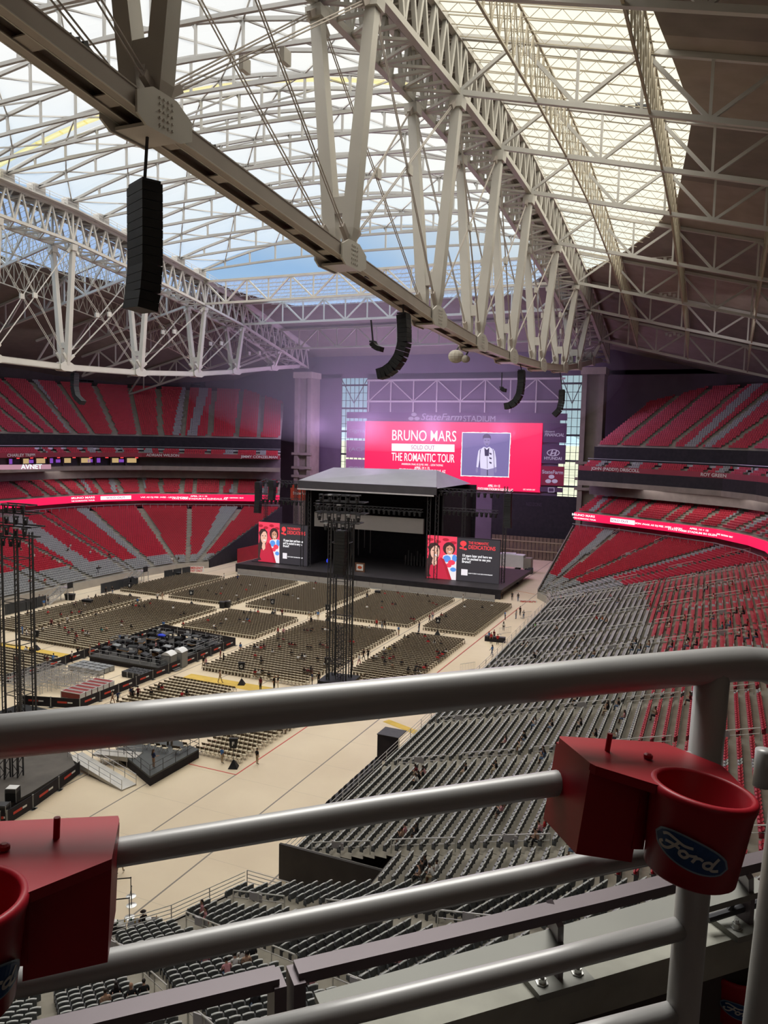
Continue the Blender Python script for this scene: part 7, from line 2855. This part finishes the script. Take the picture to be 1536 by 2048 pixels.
for row in STAND.split(';'):
    w = row.split()
    x, y, top, bot, pose = float(w[0]), float(w[1]), w[2], w[3], w[4]
    where = ' '.join(w[5:])
    z = 0.0
    if 'mixing platform' in where:
        z = 0.75
    if 'black platform' in where:
        z = PLAT_Z
    p = P(x, y, z=z)
    hair = PR_.choice(['short', 'short', 'long', 'bun'])
    ang = PR_.uniform(0, 2 * PI)
    if x in (444.0, 514.0, 307.0):
        ang = -0.3
        hair = 'long' if x == 307.0 else 'short'
    lab = '%s-topped %s in %s trousers %s %s' % (top, HW[hair], bot, {'stand': 'standing', 'walk': 'walking', 'fold': 'standing arms folded', 'reach': 'standing'}[pose], where)
    lw = lab.split()
    if len(lw) > 16:
        lab = lab.replace(' in %s trousers' % bot, '')
    person((p[0], p[1], z), ang, pose, top, bot, lab, 'people ' + where, hair, PR_.choice(['dark', 'brown']), PR_.choice([0, 1, 1, 2]), bot == 'khaki' and PR_.random() < 0.4, s=PR_.uniform(0.94, 1.05))
    N_PEOPLE[0] += 1
# --- the few who are nearest
p = P(287, 1874, z=0)
person((p[0], p[1], 0), 1.1, 'reach', 'black', 'black', 'person in black with a dark hat walking behind the drinks counters', None, 'hat', 'dark', 1)
for x, y, top, lab in ((404, 1853, 'pink', 'long-haired person in pale pink standing at the front rail of the near corner'), (411, 1868, 'pink', 'long-haired person in a pink dress standing in the near corner aisle')):
    b_ = P(x, y, z=1.45)
    person((b_[0], b_[1], 1.45), 2.4, 'stand', top, 'pink' if 'dress' in lab else 'black', lab, None, 'long', 'dark', 1, False, 'dress' in lab)
for x, y, top, lab, k in ((152, 1892, 'white', 'short-haired person in white serving behind the maroon-topped counter', 'short'), (166, 1900, 'black', 'fair long-haired person in black before the maroon-topped counter', 'long'), (207, 1890, 'red', 'person in red bent over the middle drinks counter', 'short')):
    b_ = P(x, y + 14, z=0)
    person((b_[0], b_[1], 0), 0.3, 'fold', top, 'black', lab, None, k, 'brown', 0)

# --- people in the bowl seats
BOWL = '''1152 1401 black;1070 1447 white;1105 1457 black;1167 1457 black;1215 1415 black;1222 1420 black;1235 1413 black;1256 1441 pink;1201 1480 black;1244 1480 white;1016 1492 pink;1042 1492 white;1052 1480 black;1098 1506 navy;1372 1401 maroon;1321 1433 tan;1150 1593 white;1152 1584 maroon;1146 1606 black;1188 1577 white;1010 1611 black;1013 1600 black;1005 1618 tan;1094 1655 red;1084 1663 pink;1084 1690 tan;1143 1694 maroon;1200 1242 red;1206 1242 orange;1213 1245 tan;1119 1262 tan;1147 1276 black;1143 1285 white;1168 1280 black;1152 1302 black;1162 1310 white;1187 1310 tan;1071 1319 black;1078 1312 white;1071 1251 green;1050 1294 black;1056 1293 white;1265 1298 black;1270 1286 black;1280 1300 black;1300 1294 tan;1350 1294 black;1380 1282 black;1384 1292 white;1394 1290 black;1485 1272 white;1490 1278 black;1510 1274 black;1499 1250 red;1454 1252 blue;1446 1258 teal;1432 1238 grey;1464 1238 pink;1492 1222 red;1486 1228 black;1471 1227 black;1320 1220 black;1325 1224 white;1331 1220 black;1342 1212 tan;1335 1252 white;1370 1240 tan;1344 1245 pink;1300 1212 red;1400 1262 red;1426 1197 white;1415 1178 black;1464 1172 red;1495 1182 black;1377 1183 white;1350 1182 black;1285 1197 white;1192 1210 white;1223 1194 pink;1236 1204 black;1171 1192 white;1150 1202 black;1125 1199 pink;833 1563 white;842 1549 maroon;848 1553 black;853 1556 pink;847 1563 black;926 1541 black;992 1538 black;1093 1509 denim;1010 1610 black;1016 1618 pink;812 1677 tan;819 1673 pink;830 1663 black;838 1757 tan;848 1748 black;856 1746 black;868 1745 white;878 1748 white;990 1870 plaid;849 1902 black;883 1894 orange;811 1930 pink;831 1926 pink;616 1971 black;632 1966 pink;514 1916 black;496 1922 tan;487 1924 white;458 1948 pink;468 1938 white;412 1932 pink;252 2002 black;240 1994 black;217 2006 tan;287 1998 black;475 2018 tan;508 2016 black;458 1994 denim;565 2010 pink;573 2004 black;40 1103 black;55 1096 white;88 1112 red;105 1121 black;118 1121 white;135 1101 black;141 1092 white;60 1162 red;70 1114 white;88 1167 red;140 1136 red;220 1112 black;348 1121 white;356 1121 black;30 1130 white;180 1106 white;195 1139 black'''
sx_, sy_, sd_ = px_, py_, dist
S_USED = set()
for row in BOWL.split(';'):
    x, y, c_ = row.split()
    x, y = float(x), float(y)
    d2 = (sx_ - x) ** 2 + (sy_ - y) ** 2
    d2 = np.where(dz_ > 0.5, d2, 1e9)
    for i in np.argsort(d2)[:5]:
        if int(i) not in S_USED:
            break
    if d2[i] > 700:
        continue
    S_USED.add(int(i))
    q = SEATS[i]
    near_ = 'left stand across the floor' if q[0] < -100 else ('near corner stand' if q[1] < 41 else 'right stand')
    pose = PR_.choice(['sit', 'sit_phone', 'sit_phone', 'sit_lean'])
    hair = PR_.choice(['long', 'long', 'short', 'bun'])
    hc = 'dark'
    if (x, y) == (514.0, 1916.0):
        hair, hc = 'short', 'white'
    if (x, y) == (252.0, 2002.0):
        hair, hc = 'short', 'bald'
    if q[1] < 41:
        rw = 'about %s rows below the parapet' % ['two', 'three', 'five', 'seven', 'nine', 'eleven', 'a dozen'][int(min(6, max(0, (11.5 - q[2]) / 1.6)))]
    else:
        rw = '%s row from the field' % ORD[int(max(0, round((q[2] - 1.4) / (10.0 / 42))))]
    lab = '%s-topped %s seated in the %s, %s' % (c_, HW[hair], near_, rw)
    person((q[0], q[1], q[2]), q[3] + PR_.uniform(-0.2, 0.2), pose, c_, PR_.choice(['black', 'denim', 'black', 'khaki']), lab, 'people seated in the ' + near_, hair, hc, PR_.choice([0, 1, 1, 2]), PR_.random() < 0.4)
    N_PEOPLE[0] += 1
# camera operator on the front rows of the left stand
b_ = P(196, 1150, x=-116.5)
T = thing('video_camera', 'broadcast camera on a tripod at the front of the left stand', 'camera', (b_[0], b_[1], 1.9))
mb = MB()
for k in range(3):
    a = 2 * PI * k / 3
    mb.tube((0.4 * math.cos(a), 0.4 * math.sin(a), 0), (0, 0, 1.3), 0.03, 5)
mb.build('tripod', DARK, T)
MB().box((0, 0.1, 1.5), (0.35, 0.8, 0.35)).build('camera_body', BLACK, T)
MB().tube((0, 0.5, 1.5), (0, 0.9, 1.5), 0.13, 8).build('lens', BLACK, T)
# the farthest people, past three hundred, as one object
PEO = [o for o in bpy.data.objects if o.name.split('.')[0] == 'person' and o.type == 'MESH']
PEO.sort(key=lambda o: (Vector(o.location) - Vector(EYE)).length)
far_p = PEO[296:]
vv, ff, mm, ml = [], [], [], []
nv_ = 0
for o in far_p:
    for q in [o] + list(o.children):
        me = q.data
        co_ = np.empty(len(me.vertices) * 3)
        me.vertices.foreach_get('co', co_)
        Mx = np.array((Matrix.LocRotScale(o.location, o.rotation_euler, o.scale)))
        vv.append(co_.reshape(-1, 3) @ Mx[:3, :3].T + Mx[:3, 3])
        lut = []
        for sl in q.material_slots:
            if sl.material not in ml:
                ml.append(sl.material)
            lut.append(ml.index(sl.material))
        for p_ in me.polygons:
            ff.append(tuple(i + nv_ for i in p_.vertices))
            mm.append(lut[p_.material_index])
        nv_ += len(me.vertices)
if far_p:
    me = bpy.data.meshes.new('person_far')
    me.from_pydata(np.concatenate(vv).tolist(), [], ff)
    for k in ml:
        me.materials.append(k)
    me.polygons.foreach_set('material_index', mm)
    me.shade_smooth()
    for o in far_p:
        for q in list(o.children):
            bpy.data.objects.remove(q)
        bpy.data.objects.remove(o)
    o = bpy.data.objects.new('person', me)
    COL.objects.link(o)
    tag(o, 'the farthest spectators scattered over the floor chairs and stands', 'person', None, 'stuff')


# ------------------------------------------------------------------ the railing right in front of the camera
th = math.radians(14)
r_c = np.array([math.cos(th), 0, math.sin(th)])
r_w = R_CAM @ r_c
r_w[2] = 0
r_w /= np.linalg.norm(r_w)
RV = Vector(r_w)                          # along the rails, to the right
UP = Vector((0, 0, 1))
NV = Vector((r_w[1], -r_w[0], 0))         # towards the camera
d0 = R_CAM @ np.array([0.0, 1396 - 1024.0, F_PX]) / F_PX
A0_ = Vector(EYE + d0 * 0.96)
if NV.dot(Vector(EYE) - A0_) < 0:
    NV = -NV
TUBE = mat('rail_tube_grey', (0.36, 0.355, 0.345), 0.38, 0.15, 0.03, 6)
CUP = mat('cup_red', (0.28, 0.007, 0.015), 0.42, 0, 0.06, 12, spec=0.25)
CUP_D = mat('cup_inside', (0.15, 0.006, 0.010), 0.5, 0, 0.05, 12)


def PR(px, py, off=0.0):
    """sight line of a pixel on the vertical plane of the railing"""
    d = Vector(R_CAM @ np.array([px - 768.0, py - 1024.0, F_PX]))
    o_ = Vector(EYE)
    a = A0_ + NV * off
    return o_ + d * ((a - o_).dot(NV) / d.dot(NV))


G = thing('guard_railing', 'grey tubular guard railing crossing the whole lower picture', 'railing', A0_)


def rail(name, pts, r, parent=G, n=16):
    q = [PR(*p) - A0_ for p in pts]
    return MB().pipe(q, r, n).build(name, TUBE, parent, smooth=True)


rail('top_rail', [(-120, 1485), (300, 1443), (768, 1396), (1200, 1352), (1440, 1330), (1490, 1327), (1530, 1330), (1562, 1344), (1582, 1368), (1592, 1405), (1572, 1640), (1520, 2060), (1500, 2300)], 0.0245)
rail('post', [(1426, 1335), (1363, 2048), (1330, 2400)], 0.0232)
rail('lower_rail', [(-120, 1768), (120, 1724), (768, 1617), (1200, 1553), (1412, 1522)], 0.0168)
rail('lower_rail', [(-120, 2000), (69, 1958), (768, 1813), (1200, 1725), (1396, 1686)], 0.0168)
rail('lower_rail', [(300, 2118), (768, 2006), (1100, 1924), (1384, 1850)], 0.0158)
rail('lower_rail', [(800, 2165), (1182, 2068), (1372, 2018)], 0.0155)
rail('end_cap', [(1530, 1500), (1527, 1540), (1524, 1572)], 0.013)

# ------------------------------------------------------------------ cup holders clamped on the second rail


def cyl(phi, z, r):
    return (RV * math.sin(phi) + NV * math.cos(phi)) * r + UP * z


def cup_holder(label, centre, tilt, side, phi0=0.0, ext=0.120):
    """centre: middle of the mouth; side +1: clamp to the right of the cup, -1: to its left"""
    T = thing('cup_holder', label, 'cup holder', centre, 0, 'red cup holders on the railing')
    rot = Matrix.Rotation(tilt, 3, NV)
    tr = lambda mb: setattr(mb, 'v', [tuple(rot @ Vector(p)) for p in mb.v]) or mb
    N_ = 40
    ro, ri, rb, H = 0.0625, 0.0535, 0.053, 0.108
    mb = MB()
    prof = [(rb * 0.9, -H), (rb, -H + 0.004), (ro - 0.003, -0.020), (ro, -0.010), (ro, -0.003), (ro - 0.003, 0.0), (ri + 0.002, 0.0), (ri, -0.003), (rb - 0.006, -H + 0.006), (0.002, -H + 0.006)]
    o = []
    for r, h in prof:
        o += [cyl(2 * PI * k / N_, h, r) for k in range(N_)]
    fs = [(i * N_ + k, i * N_ + (k + 1) % N_, (i + 1) * N_ + (k + 1) % N_, (i + 1) * N_ + k) for i in range(len(prof) - 1) for k in range(N_)]
    fs.append(tuple(range(N_ - 1, -1, -1)))
    mb.add(o, fs)
    c_ = tr(mb).build('cup', CUP, T, smooth=True)
    # top plate
    pl = [(-0.055, -0.01), (-ext, -0.055), (-ext, -0.150), (0.035, -0.150), (0.075, -0.075), (0.060, -0.01)]
    mb = MB().prism([RV * (a * -side) + NV * b_ + UP * -0.010 for a, b_ in pl][::side if side < 0 else 1], UP * 0.011)
    # carve nothing: the mouth ring stands over the plate
    pl2 = [(-ext, -0.058), (-ext, -0.150), (-0.045, -0.150), (-0.052, -0.040)]
    mb2 = MB().prism([RV * (a * -side) + NV * b_ + UP * -0.118 for a, b_ in pl2], UP * 0.108)
    ring = []
    for k in range(25):
        ph = PI * 0.5 + PI * k / 24
        ring.append(ph)
    top = MB()
    back = -0.150
    outer = [(-ext, -0.055), (-ext, back), (0.045, back), (0.085, -0.075)]
    # plate with a round bite: fan between ring points (back half) and the outer outline
    inner = [(0.057 * math.sin(ph), 0.057 * math.cos(ph)) for ph in ring]
    inner = inner[::-1]                                    # from left (-) round the back to right (+)
    def outline(t):
        pts = [(-0.0625, -0.004)] + outer + [(0.0625, -0.004)]
        ls = [0]
        for a, b_ in zip(pts[:-1], pts[1:]):
            ls.append(ls[-1] + math.hypot(b_[0] - a[0], b_[1] - a[1]))
        s = t * ls[-1]
        for i in range(len(pts) - 1):
            if s <= ls[i + 1] + 1e-9:
                f_ = (s - ls[i]) / (ls[i + 1] - ls[i])
                return (pts[i][0] + (pts[i + 1][0] - pts[i][0]) * f_, pts[i][1] + (pts[i + 1][1] - pts[i][1]) * f_)
        return pts[-1]
    m_ = 48
    for k in range(m_):
        t0, t1 = k / m_, (k + 1) / m_
        def inn(t):
            ph = -PI / 2 - PI * t
            return (0.058 * math.sin(ph), 0.058 * math.cos(ph))
        q = [inn(t0), inn(t1), outline(t1), outline(t0)]
        w = [RV * (a * -side) + NV * b_ for a, b_ in q]
        up_ = [p + UP * -0.0015 for p in w]
        lo_ = [p + UP * -0.013 for p in w]
        top.add(up_ + lo_, [(0, 1, 2, 3), (7, 6, 5, 4), (3, 2, 6, 7), (0, 4, 5, 1)])
    tr(top).build('top_plate', CUP, T)
    tr(mb2).build('clamp', CUP, T)
    gs = MB()
    for a in (-0.028, 0.0):
        gs.prism([RV * (x * -side) + NV * (-0.05 + a) + UP * z for x, z in ((-0.056, -0.014), (-0.056, -0.10), (-0.040, -0.10), (-0.040, -0.014))], NV * 0.012)
    tr(gs).build('gusset', CUP, T)
    pg = MB()
    p0 = RV * (0.070 * side) + NV * -0.105
    pg.tube(p0 + UP * -0.002, p0 + UP * 0.022, 0.0035, 8)
    tr(pg).build('peg', CUP, T)
    pg = MB()
    p0 = RV * (0.022 * side) + NV * -0.085
    pg.lathe([(0.006, 0), (0.006, 0.004), (0.003, 0.006)], p0, 10)
    tr(pg).build('stud', CUP, T)
    # oval badge wrapped on the cup
    hw, hh, zc, rot2 = 0.047, 0.0195, -0.062, 0.0

    def wrap(u, v, lift):
        cr, sr = math.cos(-0.20), math.sin(-0.20)
        u, v = (u * hw * cr - v * hh * sr) / hw, (u * hw * sr + v * hh * cr) / hh
        z = zc + v * hh
        rr = ro + (rb - ro) * min(1.0, max(0.0, (-z - 0.02) / (H - 0.024))) + lift
        return cyl(phi0 + u * hw / rr, z, rr)
    def oval(s, lift, mb):
        for k in range(16):
            u0, u1 = -1 + 2 * k / 16, -1 + 2 * (k + 1) / 16
            h0, h1 = math.sqrt(max(0, 1 - u0 * u0)), math.sqrt(max(0, 1 - u1 * u1))
            mb.quad(wrap(u0 * s[0], -h0 * s[1], lift), wrap(u1 * s[0], -h1 * s[1], lift), wrap(u1 * s[0], h1 * s[1], lift), wrap(u0 * s[0], h0 * s[1], lift))
    bd = MB()
    oval((1.0, 1.0), 0.0006, bd)
    tr(bd).build('badge_edge', mat('badge_silver', (0.20, 0.27, 0.34), 0.4, 0.2, 0, 1), T)
    bd = MB()
    oval((0.94, 0.88), 0.0011, bd)
    tr(bd).build('badge_field', mat('badge_blue', (0.008, 0.045, 0.15), 0.35, 0, 0.2, 40), T)
    strokes = [
        [(-0.74, 0.28), (-0.62, 0.46), (-0.40, 0.42), (-0.18, 0.34), (0.02, 0.44)],
        [(-0.30, 0.38), (-0.38, 0.05), (-0.50, -0.35), (-0.64, -0.48), (-0.76, -0.34), (-0.70, -0.18)],
        [(-0.62, -0.02), (-0.44, 0.06), (-0.26, 0.02)],
        [(-0.22, -0.10), (-0.12, 0.04), (-0.02, -0.10), (-0.08, -0.34), (-0.20, -0.30), (-0.22, -0.10)],
        [(-0.02, -0.08), (0.10, 0.02), (0.16, 0.06), (0.12, -0.34)],
        [(0.15, -0.05), (0.24, 0.06), (0.32, 0.02)],
        [(0.58, 0.0), (0.48, 0.06), (0.38, -0.10), (0.40, -0.32), (0.50, -0.34), (0.58, -0.16)],
        [(0.66, 0.46), (0.60, 0.10), (0.56, -0.28), (0.62, -0.36), (0.74, -0.26)],
    ]
    ltr = MB()
    for st in strokes:
        # smooth the stroke a little
        pts = []
        for i in range(len(st) - 1):
            p_, a, b_, c2 = st[max(i - 1, 0)], st[i], st[i + 1], st[min(i + 2, len(st) - 1)]
            for k in range(5):
                t_ = k / 5
                f = lambda i_: 0.5 * ((2 * a[i_]) + (-p_[i_] + b_[i_]) * t_ + (2 * p_[i_] - 5 * a[i_] + 4 * b_[i_] - c2[i_]) * t_ ** 2 + (-p_[i_] + 3 * a[i_] - 3 * b_[i_] + c2[i_]) * t_ ** 3)
                pts.append((f(0), f(1)))
        pts.append(st[-1])
        for a, b_ in zip(pts[:-1], pts[1:]):
            dx, dy = (b_[0] - a[0]) * hw, (b_[1] - a[1]) * hh
            l = math.hypot(dx, dy) or 1
            wx, wy = -dy / l * 0.0017 / hw, dx / l * 0.0017 / hh
            ex, ey = dx / l * 0.0006 / hw, dy / l * 0.0006 / hh
            ltr.quad(wrap(a[0] - wx - ex, a[1] - wy - ey, 0.0016), wrap(b_[0] - wx + ex, b_[1] - wy + ey, 0.0016), wrap(b_[0] + wx + ex, b_[1] + wy + ey, 0.0016), wrap(a[0] + wx - ex, a[1] + wy - ey, 0.0016))
    tr(ltr).build('badge_script', mat('badge_white', (0.52, 0.50, 0.47), 0.4, 0, 0, 1), T)
    return T


def cup_at(px, py, depth):
    d = R_CAM @ np.array([px - 768.0, py - 1024.0, F_PX]) / F_PX
    return Vector(EYE + d * depth)


cup_holder('red plastic cup holder with a blue oval badge clamped beside the right-hand railing post', cup_at(1408, 1574, 0.93), -0.13, -1, -0.74)
cup_holder('red plastic cup holder cut off by the left edge of the photo', cup_at(-86, 1795, 0.72), -0.05, 1, 0.70, 0.132)
for px, py, dp, lab in ((1472, 1938, 1.75, 'dim red cup holder low behind the railing at the lower right'), (1312, 1985, 1.8, 'dim red cup holder mostly hidden behind the lowest rail')):
    cup_holder(lab, cup_at(px, py, dp), -0.05, -1, -0.4)

# ------------------------------------------------------------------ parapet of our own deck with its low flat-bar guard
ZL = 30.10
n0, n1 = Vector(P(885, 2048, z=ZL)), Vector(P(1477, 1875, z=ZL))
ld = (n1 - n0).normalized()
lp = Vector((-ld.y, ld.x, 0))
if lp.dot(Vector((EYE[0], EYE[1], 0)) - Vector((n0.x, n0.y, 0))) > 0:
    lp = -lp                                # away from the camera
L0, L1 = n0 - ld * 3.0, n1 + ld * 3.0
pb = MB()
pb.prism([L0, L1, L1 + lp * 0.11, L0 + lp * 0.11], (0, 0, -0.08))
LEDGE = mat('ledge_concrete', (0.30, 0.295, 0.25), 0.8, 0, 0.18, 8)
PARA_SHADE = mat('parapet_shade', (0.055, 0.042, 0.038), 0.8, 0, 0.10, 4)  # low light below the ledge, painted into the colour
struct(pb.build('trim_2', LEDGE), 'concrete ledge on top of the parapet')
pb = MB()
b_ = Vector((0, 0, -0.08))
pb.prism([L0 + lp * 0.012 + b_, L1 + lp * 0.012 + b_, L1 + lp * 0.10 + b_, L0 + lp * 0.10 + b_], (0, 0, -1.2))
struct(pb.build('wall_parapet', PARA_SHADE), 'dark inner face of the parapet')
fl = MB().prism([L0 + Vector((0, 0, 29.0 - ZL)), L1 + Vector((0, 0, 29.0 - ZL)), L1 - lp * 4 + Vector((0, 0, 29.0 - ZL)), L0 - lp * 4 + Vector((0, 0, 29.0 - ZL))], (0, 0, -0.2))
struct(fl.build('floor_upper_deck_near', PARA_SHADE), 'dark floor of the deck the camera stands on')
STRAP = mat('flat_bar_paint', (0.13, 0.105, 0.115), 0.45, 0.2, 0.06, 5)
STRAP_L = mat('flat_bar_pale', (0.22, 0.22, 0.195), 0.6, 0.1, 0.05, 5)
T = thing('flat_bar_guard', 'low guard of two flat bars on bent plates bolted along the parapet ledge', 'railing', L0)


def bar(name, pts, z, w, m_, thick=0.012, parent=T):
    q = [Vector(P(a, c, z=z)) for a, c in pts]
    mb = MB()
    for a, c in zip(q[:-1], q[1:]):
        mb.beam(a - L0, c - L0, w, thick)
    return mb.build(name, m_, parent)


bar('top_bar', [(592, 1945), (1200, 1802), (1560, 1712)], ZL + 0.20, 0.036, STRAP, 0.02)
q = Vector(P(592, 1948, z=ZL + 0.20))
MB().beam(q - L0, q - L0 + Vector((0, 0, -0.22)), 0.05, 0.02, tuple(ld)).build('end_post', STRAP, T)
bar('lower_bar', [(640, 2018), (1000, 1916), (1280, 1836), (1520, 1768)], ZL + 0.10, 0.062, STRAP_L, 0.014)
for px, py in ((1106, 1955), (1484, 1848)):
    c = Vector(P(px, py, z=ZL))
    t_ = Vector(P(px + 4, 1826 if px < 1300 else 1734, z=ZL + 0.2))
    br = MB()
    mid = Vector((c.x, c.y, ZL + 0.09))
    br.beam(c - L0, mid - L0, 0.05, 0.012, tuple(ld))
    br.beam(mid - L0, t_ - L0, 0.05, 0.012, tuple(ld))
    bk = br.build('bracket', STRAP, T)
    pl = MB().box(c - L0 + Vector((0, 0, 0.007)), (0.13, 0.10, 0.014), math.atan2(ld.y, ld.x))
    pl.build('base_plate', STRAP_L, bk)
    for e in (-0.042, 0.042):
        p = c - L0 + ld * e - lp * 0.022
        bt = MB().lathe([(0.013, 0.014), (0.013, 0.017), (0.009, 0.017), (0.009, 0.026), (0.005, 0.026), (0.005, 0.034)], p, 6)
        bt.build('bolt', mat('zinc_bolt', (0.6, 0.6, 0.58), 0.3, 0.8, 0, 1), bk)
T2 = thing('flat_bar_guard', 'lower-left piece of flat-bar guard ending in a short post', 'railing', Vector(P(554, 1955, z=ZL + 0.2)))
q0, q1 = Vector(P(60, 2070, z=ZL + 0.2)), Vector(P(552, 1953, z=ZL + 0.2))
MB().beam(q0 - q1, Vector((0, 0, 0)), 0.036, 0.02).build('top_bar', STRAP, T2)
MB().beam((0, 0, 0), (0, 0, -0.22), 0.05, 0.02, tuple(ld)).build('end_post', STRAP, T2)
T3 = thing('conduit_pipe', 'thin grey conduit pipe lying behind the guard right of the post', 'pipe', Vector(P(1415, 1838, z=ZL + 0.03)))
q1 = Vector(P(1536, 1800, z=ZL + 0.05)) - Vector(P(1415, 1838, z=ZL + 0.03))
MB().pipe([(0, 0, 0), q1 * 0.5, q1], 0.009, 8).build('pipe', DARK, T3)
MB().tube(q1 * 0.3, q1 * 0.3 + UP * 0.03 + Vector(q1) * 0.2, 0.005, 6).build('tie', DARK, T3)

# ------------------------------------------------------------------ lettering to plain meshes, fitted to its width
bpy.context.view_layer.update()
for o_, w in FITS:
    if o_.dimensions.x > 0:
        o_.scale.x *= w / o_.dimensions.x
bpy.context.view_layer.update()
dg = bpy.context.evaluated_depsgraph_get()
for o_ in [q for q in bpy.data.objects if q.type == 'FONT']:
    me = bpy.data.meshes.new_from_object(o_.evaluated_get(dg))
    if not me.materials:
        for k in o_.data.materials:
            me.materials.append(k)
    nm = o_.name
    q = bpy.data.objects.new('tmp_lettering', me)
    COL.objects.link(q)
    q.parent = o_.parent
    q.location = o_.location
    q.rotation_euler = o_.rotation_euler
    q.scale = o_.scale
    bpy.data.objects.remove(o_)
    q.name = nm
